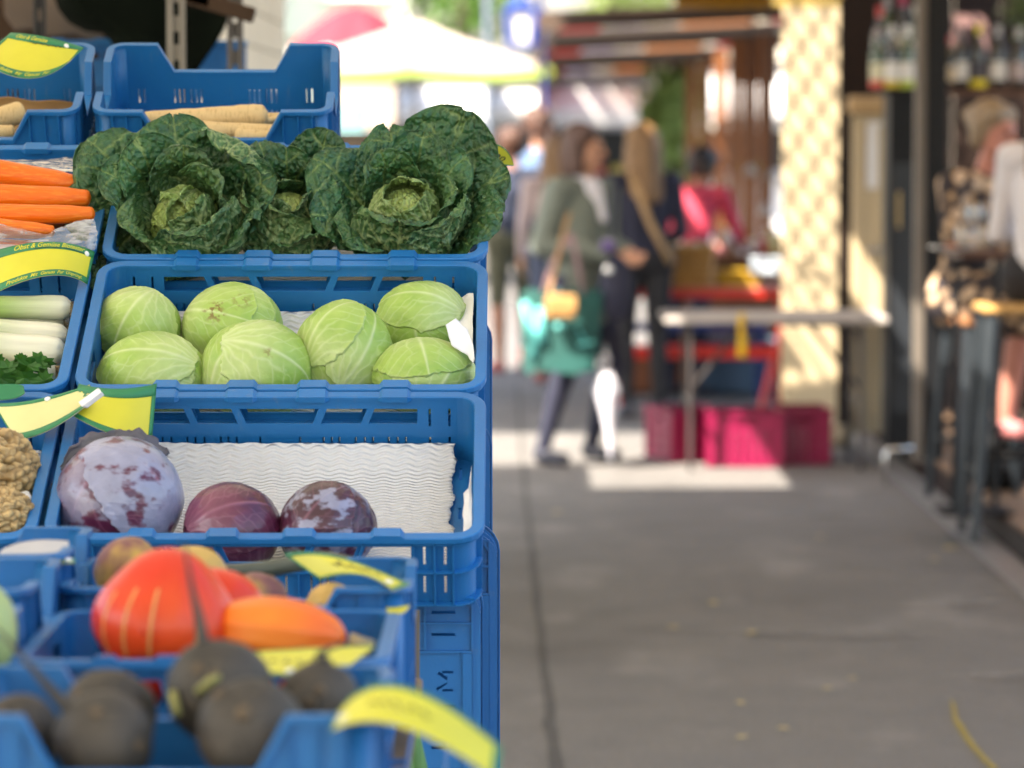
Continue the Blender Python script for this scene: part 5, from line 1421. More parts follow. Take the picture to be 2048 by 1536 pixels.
w2 = P(1772, 0, 18.4).x - P(1702, 0, 18.4).x; z2 = P(0, 230, 18.4).z - .1; zb = P(0, 866, 18.4).z - .1
MB().box((0, .02, (z2 + zb) / 2), (w2, .04, z2 - zb), bev=.004).build('leaf', BEIGE, d2)
for sx in (-.3, .3): MB().box((sx * w2, -.004, (z2 + zb) / 2), (.035, .012, z2 - zb - .1), bev=.003).build('stile', BEIGE, d2)
MB().box((0, .01, z2 + .05), (w2 + .05, .09, .09), bev=.012).build('ledge', mat('tan_ledge', (.50, .34, .17), .6, .15, 6), d2)
MB().box((.022, -.008, P(0, 310, 18.4).z - .1), (.075, .003, .34)).build('notice', PAPERW, d2)
MB().box((.03, -.03, P(0, 500, 18.4).z - .1), (.09, .03, .02), bev=.004).build('letter_slot', SILV, d2)
cab = thing('bottle_cabinet', 'tall black cabinet carrying rows of wine bottles', 'cabinet', (P(1806, 880, 17.75).x, 17.75, .1))
wc = P(1838, 0, 17.75).x - P(1774, 0, 17.75).x; zc = P(0, 182, 17.75).z - .1
MB().box((0, .15, zc / 2), (wc, .30, zc - .03), bev=.004).build('body', BLACK, cab)
MB().box((0, .15, zc - .004), (wc + .05, .32, .022), bev=.003).build('top', BLACK, cab)
MB().box((0, .0, zc * .45), (wc - .05, .012, zc * .7), bev=.003).build('door', mat('smoky_door', (.03, .035, .042), .25, .3, 4), cab)
MB().tube([(-.03, -.02, zc * .62), (-.03, -.02, zc * .72)], .006).build('door_handle', mat('brass_knob', (.45, .32, .15), .35, .1, 9, metal=.8), cab)
def bottle(label, pos, h, gl, labc, cap, band=None, group='wine bottles on the cabinet', r=.037):
    t = thing('wine_bottle', label, 'bottle', pos, group=group)
    k = h / .31
    MB().lathe([(r * .9, 0), (r, .006), (r, .185 * k), (r * .85, .205 * k), (.016, .235 * k), (.0145, .30 * k), (.0155, .302 * k), (.0155, h), (.010, h + .001)], 18).build('glass', gl, t, autos=50)
    MB().lathe([(r + .0008, .045 * k), (r + .0008, .135 * k), (r + .0004, .135 * k)], 18).build('label', mat('label_%d_%d_%d' % tuple(int(q * 99) for q in labc), labc, .6, .1, 30), t, autos=50)
    MB().lathe([(.0165, .262 * k), (.0168, h + .002), (.012, h + .004)], 14).build('capsule', mat('cap_%d_%d_%d' % tuple(int(q * 99) for q in cap), cap, .35, .1, 30), t, autos=50)
    if band:
        MB().lathe([(r + .0012, .0 + .008), (r + .0012, .045 * k), (r + .0006, .046 * k)], 18).build('neck_band', mat('band_%d_%d_%d' % tuple(int(q * 99) for q in band), band, .5, .1, 30), t, autos=50)
    return t
WH = (.72, .72, .70); z0 = .1 + zc + .0075
for i, (u, dd, h, zoff, labc, cap, band, lab) in enumerate((
        (1757, 17.82, .30, 0, (.62, .60, .42), (.35, .30, .30), (.55, .05, .03), 'wine bottle with a red and ochre patterned label on the black cabinet'),
        (1785, 17.80, .31, 0, WH, (.7, .7, .7), (.55, .42, .03), 'wine bottle with a white label above an orange band'),
        (1815, 17.80, .31, 0, WH, (.8, .8, .78), (.42, .52, .05), 'wine bottle with a white label above a lime band'),
        (1760, 17.95, .33, .08, (.68, .66, .64), (.50, .03, .03), None, 'wine bottle with a red capsule in the raised back row'),
        (1775, 18.02, .34, .12, WH, (.28, .27, .30), None, 'wine bottle with a grey capsule in the raised back row'),
        (1806, 18.02, .35, .12, (.74, .72, .62), (.42, .02, .10), None, 'wine bottle with a crimson capsule in the raised back row'),
        (1832, 17.98, .32, .10, (.70, .70, .62), (.60, .62, .60), None, 'wine bottle with a silver capsule in the raised back row'))):
    bottle(lab, (P(u, 0, dd).x, dd, z0 + zoff), h, GLASSB if i % 2 else GLASSG, labc, cap, band)
st = thing('bottle_riser', 'black stepped riser under the back row of bottles', 'riser', (P(1800, 0, 18.0).x, 17.98, z0 - .001))
MB().box((-.06, -.02, .038), (.09, .12, .076)).build('low_step', BLACK, st); MB().box((.02, .05, .056), (.22, .10, .112)).build('high_step', BLACK, st)
MB().box((.095, -.04, .047), (.05, .07, .094)).build('side_step', BLACK, st)
bk = thing('back_shelf_support', 'black panel behind the bottle cabinet', 'panel', (P(1785, 0, 18.62).x, 18.62, .1))
MB().box((-.035, .02, 1.5), (.47, .03, 2.9)).build('board', DKBR, bk)
# interior back wall of the bar with panels, shelf and the big letter n
iw = thing('bar_back_wall', 'dark brown boarded back wall of the wine bar', 'wall', (2.95, 20.0, .1))
for k in range(8): MB().box((-.9 + k * .26, 0, 1.5), (.255, .04, 3.0), bev=.004).build('board', DKBR, iw)
shf = thing('wall_shelf', 'dark brown bottle shelf on the bar wall', 'shelf', (P(1970, 180, 18.0).x, 18.0, P(0, 178, 18.0).z))
MB().box((.05, .05, -.014), (.62, .18, .026), bev=.003).build('board', mat('shelf_brown', (.12, .05, .025), .55, .3, 6), shf)
for sx in (-.2, .3): MB().box((sx, .1, -.08), (.03, .08, .12)).build('bracket', BLACK, shf)
zs = shf.location.z + .0005
for i, (u, h, labc, cap, band, lab) in enumerate(((1923, .31, WH, (.06, .06, .07), None, 'dark wine bottle with a square white label beside the yellow one'), (1959, .32, (.06, .06, .08), (.75, .62, .02), (.78, .66, .02), 'dark wine bottle with a yellow capsule and yellow band'), (1998, .31, WH, (.45, .45, .47), None, 'wine bottle with a silver neck and white label'), (1900, .26, (.60, .50, .36), (.35, .04, .03), None, 'short wine bottle with a cream label and red capsule'), (2040, .30, (.45, .38, .38), (.5, .5, .5), None, 'wine bottle with a faded rose label at the shelf end'))):
    bottle(lab, (P(u, 0, 18.0).x, 18.02, zs), h, GLASSB, labc, cap, band, 'wine bottles on the wall shelf', .041)
vs, fs = text2d('n', .42, 0, .012)
mb = MB(); p0 = P(1908, 104, 19.6); n = len(vs)
ax0 = min(x for x, y in vs)
mb.add([(p0.x + x - ax0, 19.6, p0.z + y) for x, y in vs] + [(p0.x + x - ax0, 19.64, p0.z + y) for x, y in vs], fs + [tuple(q + n for q in reversed(f)) for f in fs])
tag(mb.build('wall_letter', mat('dusty_pink_letter', (.20, .11, .10), .7, .1, 8)), 'big dusty pink lower case letter n on the bar wall', 'letter')
# trailing plant at the top of the bar wall
LEAFG = mat('ivy_leaf', (.10, .16, .03), .5, .5, 30, transl=.25)
def leaf_cloud(name, M, par, c, rad, n, size, seed, flat=1.0, dens=0.0):
    rnd = np.random.RandomState(seed); d = rnd.normal(size=(n, 3)); d /= np.linalg.norm(d, axis=1, keepdims=True)
    rr = rnd.rand(n) ** .45
    q = d * rr[:, None]
    keep = fbm(q * 2.2 + seed, seed, 2) > -.12 - dens
    q = q[keep]; n = len(q)
    p = q * np.array(rad) * (1 + .22 * fbm(q * 2.5, seed + 3, 2))[:, None] + np.array(c)
    a = rnd.normal(size=(n, 3)); a /= np.linalg.norm(a, axis=1, keepdims=True); b = rnd.normal(size=(n, 3)); b -= a * (a * b).sum(1, keepdims=True); b /= np.linalg.norm(b, axis=1, keepdims=True)
    s = size * (.6 + .8 * rnd.rand(n))[:, None]
    V = np.stack([p - a * s, p + b * s * .55, p + a * s, p - b * s * .55], 1).reshape(-1, 3)
    mb = MB(); mb.add(V.tolist(), [(4 * i, 4 * i + 1, 4 * i + 2, 4 * i + 3) for i in range(n)])
    o = mb.build(name, M, par); o['kind'] = 'stuff'; return o
pl = thing('hanging_plant', 'trailing green plant at the top of the bar wall', 'plant', P(2035, 30, 18.6))
leaf_cloud('foliage', LEAFG, pl, (0, 0, 0), (.11, .1, .2), 260, .022, 4)
MB().lathe([(.05, .12), (.07, .2), (.072, .24), (.066, .24)], 14).build('pot', mat('clay_pot', (.35, .16, .09), .7), pl)
MB().tube([(0, 0, .2), (0, 0, .9)], .004).build('hanger', BLACK, pl)
# high table, stools, bag
def stool(label, pos, h, M_seat, rz=0):
    t = thing('bar_stool', label, 'stool', pos, (0, 0, rz), 'bar stools on the deck')
    MB().box((0, 0, h - .02), (.34, .34, .035), bev=.012).build('seat', M_seat, t)
    for sx in (-1, 1):
        for sy in (-1, 1):
            MB().tube([(sx * .13, sy * .13, h - .035), (sx * .2, sy * .2, 0)], [.028, .016], 8).build('leg', mat('stool_metal', (.035, .045, .055), .4, .3, 8, metal=.4), t)
    for sx in (-1, 1): MB().tube([(sx * .178, -.178, .26), (sx * .178, .178, .26)], .012, 8).build('foot_rail', BLACK, t)
    for sy in (-1, 1): MB().tube([(-.17, sy * .17, .32), (.17, sy * .17, .32)], .012, 8).build('foot_rail', BLACK, t)
TANS = mat('tan_seat', (.52, .30, .10), .5, .2, 10)
stool('black metal bar stool with a tan seat under the person in white', (P(2050, 0, 13.75).x, 13.75, .11), .90, TANS)
stool('black metal bar stool under the woman in the floral dress', (P(1985, 0, 15.15).x, 15.15, .11), .78, mat('brown_seat', (.30, .13, .05), .5, .2, 10), .2)
ht = thing('high_table', 'high bar table with a dark top and one black leg', 'table', (P(1935, 0, 14.6).x, 14.6, .11))
MB().box((.06, 0, 1.06), (.22, .5, .03), bev=.006).build('top', mat('table_brown', (.10, .045, .03), .4, .2, 8), ht)
MB().tube([(-.035, 0, .0), (-.035, 0, 1.05)], .014, 10).build('leg', BLACK, ht)
MB().tube([(.15, .15, .0), (.15, .15, 1.05)], .014, 10).build('leg', BLACK, ht)
MB().box((.05, .05, .008), (.3, .3, .014), bev=.004).build('foot', BLACK, ht)
for i, (u, v, lab) in enumerate(((1950, 330, 'stemmed wine glass with sparkling rim on the high table'), (1930, 392, 'small tumbler glass on the high table'), (1975, 385, 'water glass in front of the person in white'))):
    t = thing('drinking_glass', lab, 'glass', (P(u, 0, 14.6).x, 14.55 + .05 * i, 1.186), group='glasses on the high table')
    if i == 0:
        MB().lathe([(.032, 0), (.03, .003), (.004, .008), (.004, .09), (.03, .12), (.036, .15), (.03, .19), (.0285, .19), (.034, .15), (.028, .122), (.002, .10)], 16).build('bowl', WGL, t, smooth=True)
    else:
        MB().lathe([(.028, 0), (.033, .10), (.031, .10), (.026, .006)], 16).build('cup', WGL, t, smooth=True)
pl_ = thing('plate', 'white plate with food at the edge of the high table', 'plate', (P(1905, 0, 14.55).x, 14.5, 1.1865)); MB().lathe([(.05, 0), (.09, .012), (.092, .014), (.05, .004)], 20).build('rim', PAPERW, pl_, smooth=True)
MB().lathe([(.03, .004), (.028, .02), (.01, .03)], 10).build('food', mat('food_brown', (.4, .16, .08), .7), pl_, smooth=True)
# black bag on the deck
bg = thing('black_bag', 'slumped black bag on the deck under the stools', 'bag', (P(2010, 0, 15.6).x, 15.6, .112))
S = sphere_grid(40, 28); n_ = S.reshape(-1, 3); k_ = 1 + .22 * fbm(n_ * 2.2, 6, 3); G = (n_ * k_[:, None] * np.array((.20, .13, .13)) + np.array((0, 0, .125))).reshape(40, 28, 3); G[..., 2] = np.maximum(G[..., 2], 0)
mb = MB(); mb.grid(G, closed_u=True); mb.build('body', BLACK, bg, smooth=True)
MB().tube([(-.1, -.05, .22), (-.06, -.07, .31), (.04, -.07, .32), (.1, -.05, .23)], .010).build('strap', BLACK, bg, smooth=True)
# bright bent foot rail on the step
fr_ = thing('foot_rail', 'polished bent steel rail catching the light by the deck edge', 'rail', (P(1800, 0, 17.0).x, 16.95, 0))
MB().tube([(-.055, 0, .0), (-.055, 0, .15), (-.045, 0, .165), (.075, 0, .175)], .011).build('rail', CHROME, fr_, smooth=True)
# ------------------------------------------------------------------ folding table, magenta crates
ft = thing('folding_table', 'folding table with a pale top and thin dark legs beside the beige door', 'table', (1.30, 18.0, 0))
mb = MB(); mb.box((0, 0, .742), (1.10, .72, .036), bev=.008); mb.build('top', mat('pale_table_top', (.42, .38, .35), .85, .12, 5), ft)
DKL = mat('dark_leg', (.06, .05, .048), .45, .2, 9, metal=.3)
for sx in (-1, 1):
    for sy in (-1, 1):
        MB().tube([(sx * .42, sy * .30, .72), (sx * .42, sy * .31, .0)], .013, 8).build('leg', DKL, ft)
    MB().tube([(sx * .42, -.305, .33), (sx * .42, .305, .33)], .010, 8).build('leg_brace', DKL, ft)
    MB().tube([(sx * .42, -.30, .40), (sx * .16, -.25, .72)], .010, 8).build('diagonal_brace', DKL, ft)
mb = MB(); mb.tube([(.02, -.30, .72), (.30, -.30, .72), (.40, -.30, .69), (.42, -.30, .62)], .010, 8); mb.build('bow_brace', DKL, ft, smooth=True)
yt = thing('yellow_strap', 'bright yellow strap end hanging under the folding table', 'strap', (P(1486, 0, 17.6).x, 17.62, P(0, 640, 17.6).z + .02))
YS = mat('yellow_webbing', (.75, .46, .01), .5, .2, 20)
MB().box((0, 0, -.04), (.03, .012, .1), bev=.004).build('loop', YS, yt); MB().box((0.004, -.002, -.15), (.042, .016, .11), bev=.006).build('tab', YS, yt)
magc = crate_meshes(.36, .27, .24, MAG, 'magenta')
def mcrate(label, x, y, z, rz, w, dpt, h):
    t = thing('stacking_crate', label, 'crate', (x, y, z), (0, 0, rz), 'magenta crates under the folding table')
    hw, hd = w / 2, dpt / 2
    def wall(L, fl):
        mb = MB()
        hh = [[(-.06, h * .78), (.06, h * .78), (.05, h * .88), (-.05, h * .88)]]
        for i in range(int(L * 2 / .045) - 1):
            for j in range(3):
                a = -L + .045 + i * .045; b = h * (.12 + .2 * j); hh.append([(a - .008, b), (a + .008, b), (a + .008, b + h * .12), (a - .008, b + h * .12)])
        mb.panel([(-L, .0), (L, .0), (L, h), (-L, h)], hh, .006, fl)
        for a in (-L + .02, L - .02): mb.panel([(a - .012, 0), (a + .012, 0), (a + .012, h), (a - .012, h)], [], .008, lambda p, q, t_: fl(p, q, t_ + .0055))
        return mb
    for s in (-1, 1):
        wall(hw, (lambda s: (lambda a, b, q: Vector((a, s * (hd - .006 + q), b))))(s)).build('long_wall', MAG, t)
        wall(hd - .007, (lambda s: (lambda a, b, q: Vector((s * (hw - .006 + q), a, b))))(s)).build('end_wall', MAG, t)
    MB().box((0, 0, .006), (w - .014, dpt - .014, .008)).build('base', MAG, t)
    for s in (-1, 1):
        MB().box((0, s * hd, h + .003), (w + .02, .022, .016), bev=.003).build('rim', MAG, t)
        MB().box((s * hw, 0, h + .002), (.022, dpt - .024, .014), bev=.003).build('rim', MAG, t)
mcrate('magenta plastic crate with handholes set askew at the lane side', P(1378, 0, 18.15).x, 18.3, .006, .35, .30, .38, .25)
mcrate('magenta plastic crate partly lit by the sun, in front of the askew one', P(1500, 0, 17.8).x, 17.98, .006, -.06, .38, .30, .262)
mcrate('magenta plastic crate against the beige door end of the folding table', P(1610, 0, 18.0).x, 18.12, .006, .04, .26, .36, .27)
sk = thing('sack', 'small pale sack slumped at the corner of the beige door', 'sack', (P(1690, 0, 18.9).x, 18.95, 0))
k_ = 1 + .2 * fbm(n_ * 2.5, 16, 3); G = (n_ * k_[:, None] * np.array((.07, .07, .10)) + np.array((0, 0, .09))).reshape(40, 28, 3); G[..., 2] = np.maximum(G[..., 2], 0)
mb = MB(); mb.grid(G, closed_u=True); mb.build('body', mat('sackcloth', (.45, .36, .24), .8, .2, 20), sk, smooth=True)
# ------------------------------------------------------------------ red trestle table, basket, blue bench
REDP = mat('red_steel', (.60, .022, .012), .4, .15, 8)
rt = thing('red_stall_table', 'red steel framed stall table with a plank top', 'table', (1.13, 21.6, 0))
MB().box((0, 0, .735), (1.02, .74, .03), bev=.005).build('top', mat('rosy_plank', (.45, .20, .15), .6, .2, 6), rt)
MB().box((-.02, -.38, .715), (1.06, .022, .05), bev=.004).build('front_rail', REDP, rt)
for sx in (-1, 1):
    MB().box((sx * .50, -.30, .40 if sx > 0 else .36), (.045, .045, .80 if sx > 0 else .72), bev=.004).build('leg', REDP, rt)
    MB().box((sx * .50, .30, .36), (.045, .045, .72), bev=.004).build('leg', REDP, rt)
mb = MB(); mb.tube([(.50, -.30, .62), (.34, -.32, .01)], .02, 8); mb.build('diagonal_leg', REDP, rt)
MB().box((-.02, -.31, .36), (1.02, .03, .065), bev=.004).build('lower_rail', REDP, rt)
MB().box((-.02, .02, .37), (1.0, .5, .02), bev=.004).build('lower_shelf', REDP, rt)
bb = thing('blue_bench', 'dark blue bench behind the red stall table', 'bench', (1.10, 22.5, 0))
BLB = mat('navy_paint', (.012, .035, .16), .5, .2, 8)
MB().box((-.02, 0, .45), (1.0, .3, .045), bev=.005).build('seat', BLB, bb)
for sx in (-.45, .45): MB().box((sx, 0, .215), (.05, .26, .43), bev=.004).build('leg', BLB, bb)
bs = thing('storage_box', 'blue grey storage box on the ground under the stall', 'box', (1.45, 23.0, 0)); MB().box((0, 0, .17), (.55, .36, .32), bev=.02).build('tub', mat('blue_grey_box', (.07, .13, .20), .6, .3, 6), bs); MB().box((0, 0, .345), (.58, .39, .03), bev=.008).build('lid', mat('blue_grey_lid', (.10, .16, .22), .6, .3, 6), bs)
bs = thing('storage_box', 'rusty brown box on the ground beside the blue grey one', 'box', (.95, 23.1, 0)); MB().box((0, 0, .13), (.5, .36, .25), bev=.015).build('tub', mat('rusty_box', (.25, .09, .04), .7, .4, 6), bs); MB().box((0, 0, .27), (.52, .38, .025), bev=.006).build('lid', mat('rusty_lid', (.28, .12, .06), .7, .4, 6), bs)
WICK = [mat('wicker_a', (.58, .32, .09), .6, .3, 30, .001, 60), mat('wicker_b', (.48, .25, .065), .6, .3, 30, .001, 60)]
def basket(label, x, y, z, w, dpt, h, rows):
    t = thing('wicker_basket', label, 'basket', (x, y, z), group='wicker baskets on the stall')
    for k in range(rows):
        zz = h * (k + .5) / rows; f = 1 + .12 * k / rows
        pts = []
        for (px_, py_, nx_, ny_) in rrect(w / 2 * f, dpt / 2 * f, .05, 4) : pts.append((px_ + .003 * math.sin(90 * (px_ + py_) + k * 3.14), py_, zz))
        pts.append(pts[0]); pts.append(pts[1])
        mb = MB(); mb.tube(pts, h / rows * .54, 6, caps=False); mb.build('weave_row', WICK[k % 2], t, smooth=True)
    pts = [(a * 1.13, b * 1.13, h) for a, b, _, _ in rrect(w / 2, dpt / 2, .05, 4)]; pts.append(pts[0]); pts.append(pts[1])
    mb = MB(); mb.tube(pts, .012, 8, caps=False); mb.build('rim', WICK[0], t, smooth=True)
    MB().box((0, 0, .008), (w * .97, dpt * .97, .012)).build('base', WICK[1], t)
    return t
basket('honey coloured wicker basket on the red stall table', P(1354, 0, 21.4).x, 21.45, .752, .40, .34, .235, 11)
rnd = random.Random(8)
for k in range(9):
    x = P(1292 + 15 * k, 0, 21.4).x; z = .985
    t = thing('paper_bag', 'small pale paper bag sticking out of the wicker basket', 'bag', (x, 21.40 + .05 * (k % 3), .78), group='paper bags in the wicker basket')
    MB().box((0, 0, .115 + .01 * (k % 2)), (.045, .035, .23), rot=Matrix.Rotation(rnd.uniform(-.2, .2), 3, 'Y'), bev=.004).build('sheet', mat(('kraft_bag', 'white_bag')[k % 2], ((.55, .42, .26), (.74, .70, .66))[k % 2], .8, .1, 10), t)
for i, (u0, v0, u1, v1, d, c, lab) in enumerate(((1432, 540, 1520, 575, 21.6, (.60, .36, .02), 'low yellow box on the red stall table'), (1505, 515, 1562, 548, 20.6, (.60, .68, .76), 'pale blue folded stack of bags at the stall end'), (1235, 525, 1283, 572, 21.3, (.66, .58, .46), 'cream cloth bundle beside the wicker basket'))):
    q = thing('stall_box', lab, 'box', (P((u0 + u1) / 2, 0, d).x, d, P(0, v1, d).z)); hh = P(0, v0, d).z - P(0, v1, d).z; ww = P(u1, 0, d).x - P(u0, 0, d).x
    MB().box((0, 0, hh * .42), (ww, .25, hh * .84), bev=.012).build('body', mat('boxcol%d' % i, c, .6, .15, 8), q); MB().box((0, 0, hh * .92), (ww * 1.03, .27, hh * .15), bev=.006).build('lid', mat('boxlid%d' % i, tuple(min(1, z * 1.15) for z in c), .6, .15, 8), q)
# clutter of small goods on the counter behind
gt = thing('goods_counter', 'wooden counter of the far stall covered with small goods', 'counter', (1.55, 23.4, 0))
MB().box((0, 0, .86), (1.3, .6, .04), bev=.005).build('top', mat('counter_wood', (.30, .14, .06), .6, .3, 5), gt); MB().box((0, -.2, .42), (1.26, .04, .84), bev=.004).build('front', mat('counter_front', (.22, .09, .04), .6, .3, 5), gt)
cols = [(.75, .73, .68), (.62, .10, .10), (.80, .74, .30), (.55, .30, .12), (.70, .66, .72), (.75, .28, .30), (.25, .12, .06), (.80, .80, .82)]
for k in range(34):
    c = cols[k % len(cols)]; x = .62 + (k % 17) * .105 - 1.55 + 1.02; yv = -.2 + .2 * (k // 17); h = .07 + .11 * rnd.random()
    t = thing('jar', '%s jar of preserves among the goods on the far counter' % ('white', 'red', 'straw yellow', 'brown', 'lilac', 'pink', 'dark brown', 'silvery')[k % 8], 'jar', (1.0 + (k % 17) * .068, 23.2 + .25 * (k // 17), .881), group='jars on the far counter')
    MB().lathe([(.026, 0), (.03, .01), (.03, h * .8), (.024, h * .9)], 12).build('body', mat('jar%d' % (k % 8), c, .3, .2, 9), t, autos=40); MB().lathe([(.027, h * .9), (.027, h), (.02, h + .002)], 12).build('lid', mat('jarlid%d' % (k % 3), ((.6, .6, .6), (.5, .05, .05), (.7, .55, .1))[k % 3], .35, .1, 9), t, autos=40)
for i, (u, v, d) in enumerate(((1500, 340, 23.2), (1545, 350, 23.0), (1530, 420, 22.6))):
    p = P(u, v, d); t = thing('hanging_lamp', ('pale lamp shade hung from the pergola over the goods', 'round white lamp hung near the door', 'small tilted reading lamp above the bags')[i], 'lamp', p)
    MB().lathe([(.012, .04), (.035, -.02), (.038, -.028), (.03, -.028)], 14).build('lamp_shade', mat('grey_shade', (.35, .33, .30), .6), t, smooth=True); MB().tube([(0, 0, .05), (0, 0, 2.5 - p.z)], .006).build('cord', BLACK, t)
# ------------------------------------------------------------------ pergola roof and posts of that stall
PWOOD = mat('pergola_wood', (.085, .052, .034), .7, .4, 4, .001, 30, stretch=(.4, 3, 3))
OWOOD = mat('orange_wood', (.21, .066, .010), .6, .35, 4, .001, 30, stretch=(3, 3, .4))
pg = thing('pergola', 'wooden pergola with grey brown rafters over the far stall', 'pergola', (1.3, 32, 0))
SLP = Matrix.Rotation(R(-2.6), 3, 'Y')
for k, (d, hh) in enumerate(((25.8, .10), (33.0, .085), (43.0, .09), (56.0, .09))):
    MB().box((.05, d - 32, 2.50), (2.35, .10, hh), rot=SLP, bev=.006).build('rafter', PWOOD, pg)
for xx, zz_ in ((-1.0, 2.40), (1.12, 2.47)): MB().box((xx, 8.9, zz_), (.07, 31.2, .05), bev=.005).build('beam', PWOOD, pg)
for k, d in enumerate((25.9, 27.6, 29.4, 31.5, 34.0, 36.6)):
    MB().box((.52, d - 32, 1.19), (.10 + .012 * (k % 2), .06, 2.37), bev=.005).build('post', OWOOD, pg)
MB().box((.44, 26.0 - 32, 2.18), (.34, .05, .32), bev=.005).build('fascia', OWOOD, pg)
MB().box((-.95, 13.0, 1.19), (.10, .10, 2.37), bev=.005).build('post', PWOOD, pg)
RW = [mat('awning_red', (.58, .05, .06), .8, .1, 5, transl=.35), mat('awning_white', (.80, .76, .72), .8, .06, 5, transl=.35), mat('awning_peach', (.78, .48, .26), .8, .06, 5, transl=.35), mat('awning_lilac', (.55, .52, .66), .8, .06, 5, transl=.35)]
rf = thing('striped_canopy', 'striped canvas laid in strips over the pergola rafters', 'canopy', (1.3, 35, 2.57))
seq = [(-1.0, -.55, 0), (-.55, -.15, 3), (-.15, .12, 1), (.12, .75, 2), (.9, 1.2, 0)]
for y0_, y1_ in ((29.6, 31.0), (37.4, 39.8), (48.5, 52.5)):
    for a, b, c in seq:
        MB().box(((a + b) / 2, (y0_ + y1_) / 2 - 35, .02 * (c % 2) + .045 * (a + b) / 2), (b - a - .02, y1_ - y0_, .006), rot=SLP).build('strip', RW[c], rf)
oc = thing('orange_canopy', 'orange canvas roof edge above the pergola', 'canopy', (1.55, 24.6, 2.62))
MB().box((.05, .2, .0), (1.0, .8, .01), rot=Matrix.Rotation(.16, 3, 'X')).build('canvas', mat('orange_canvas', (.72, .36, .03), .8, .1, 5, transl=.3), oc); MB().box((.05, -.2, -.085), (1.0, .012, .05)).build('valance', mat('amber_valance', (.60, .30, .02), .8, .1, 5), oc)
for y0_, y1_ in ((26.3, 29.2), (31.4, 37.0), (40.2, 48.1), (53.0, 57.0)):
    MB().box((.05, (y0_ + y1_) / 2 - 32, 2.585), (2.3, y1_ - y0_, .02), rot=SLP).build('ceiling_board', PWOOD, pg)
MB().box((.05, -9.1, 2.72), (2.3, 6.6, .02)).build('shade_sheet', mat('brown_canvas', (.16, .09, .05), .8, .2, 4), pg)  # unseen sheet added above the stall to keep it in shade
# blue lantern sign on its bracket
sg = thing('lantern_sign', 'blue framed square lantern sign with a white face', 'sign', P(1042, 58, 29.6))
NB = mat('sign_blue', (.012, .04, .22), .45, .15, 8)
MB().box((0, 0, 0), (.15, .15, .24), bev=.006).build('face', mat('sign_face', (.62, .58, .58), .6, .1, 5), sg)
for sx in (-1, 1):
    for sy in (-1, 1): MB().box((sx * .105, sy * .09, 0), (.055, .03, .29), rot=Matrix.Rotation(sx * .10, 3, 'Y'), bev=.004).build('frame_bar', NB, sg)
MB().box((0, 0, .155), (.30, .22, .035), bev=.006).build('cap', NB, sg); MB().box((0, 0, -.145), (.23, .2, .03), bev=.006).build('sill', NB, sg)
MB().lathe([(.13, .17), (.05, .24), (.02, .30), (.02, .34)], 12).build('roof', NB, sg, autos=40)
MB().tube([(0, 0, .33), (.16, 0, .33), (.185, 0, .1), (.20, .1, -.95), (.20, .1, -2.51)], .016).build('bracket', NB, sg)
# ------------------------------------------------------------------ back of the vegetable stall
DKG = mat('dark_green_tarp', (.004, .007, .004), .9, .5, 5, .002, 30, spec=.08)
ALU = mat('slotted_steel', (.22, .20, .165), .5, .25, 12, metal=.4)
BRW = mat('brown_board', (.065, .040, .025), .85, .35, 4, .001, 30, spec=.15, stretch=(3, 3, .4))
TAUPE = mat('taupe_cloth', (.17, .13, .10), .85, .2, 5, .001, 40)
def slotted_post(label, u, d, w, v1=420, M=ALU):
    """slotted angle upright: two flanges joined by rungs with round holes between"""
    t = thing('slotted_post', label, 'post', (P(u, 0, d).x, d, 0), group='slotted uprights of the stall rack')
    z1 = 2.6
    for s in (-1, 1): MB().box((s * w * .33, 0, z1 / 2), (w * .34, .012, z1), bev=.001).build('flange', M, t)
    mb = MB()
    for k in range(42): mb.box((0, .004, .03 + k * .062), (w * .34, .006, .034))
    o = mb.build('rungs', M, t); o['kind'] = 'stuff'
    return t
slotted_post('pale slotted steel upright behind the parsnip tray', 352, 7.8, .040)
slotted_post('dull slotted steel upright by the blue crates at the back', 470, 8.3, .036, M=mat('dull_steel', (.11, .10, .09), .6, .25, 12, metal=.3))
slotted_post('blackened slotted steel upright before the brown boards', 79, 8.2, .028, M=mat('black_steel', (.02, .02, .02), .6, .25, 12, metal=.3))
bw = thing('board_wall', 'brown board wall at the back of the stall', 'wall', (-1.22, 9.3, 0))
for k in range(5): MB().box((-.16 + k * .105 - .12, 0, 1.3), (.102, .03, 2.6), bev=.003).build('board', BRW, bw)
MB().box((.195, -.03, .9), (.028, .03, 1.83)).build('edge_strip', mat('tan_strip', (.40, .25, .14), .7, .2, 6), bw)
# grey brown cloth hanging in folds, and the big dark tarp
def drape(name, label, cat, edge, d, M, seed, top_v=-260, amp=.03, th=.003):
    us = np.linspace(edge[0][0], edge[-1][0], 70)
    ve = np.interp(us, [e[0] for e in edge], [e[1] for e in edge])
    rows = 40; G = np.zeros((70, rows, 3))
    for i, u in enumerate(us):
        for j in range(rows):
            v = top_v + (ve[i] - top_v) * j / (rows - 1); G[i, j] = P(u, v, d)
    q = G.reshape(-1, 3); f = j
    G[..., 1] += (amp * np.sin(G[..., 0] * 16 + 1.5 * fbm(q * 3, seed, 2).reshape(70, rows) * 3) + .04 * fbm(q * 6, seed + 1, 2).reshape(70, rows))
    org = np.array(tuple(P(us.mean(), ve.mean(), d))); mb = MB(); mb.grid(G - org, th); o = mb.build(name, M, smooth=True); o.location = org
    return tag(o, label, cat)
drape('tarp', 'dark green black tarpaulin bundled under the stall roof', 'tarp', [(95, -40), (118, 20), (140, 45), (175, 62), (212, 66), (232, 92), (262, 150), (330, 170), (392, 142), (425, 96), (448, 60), (474, -5)], 8.6, DKG, 3, amp=.05)
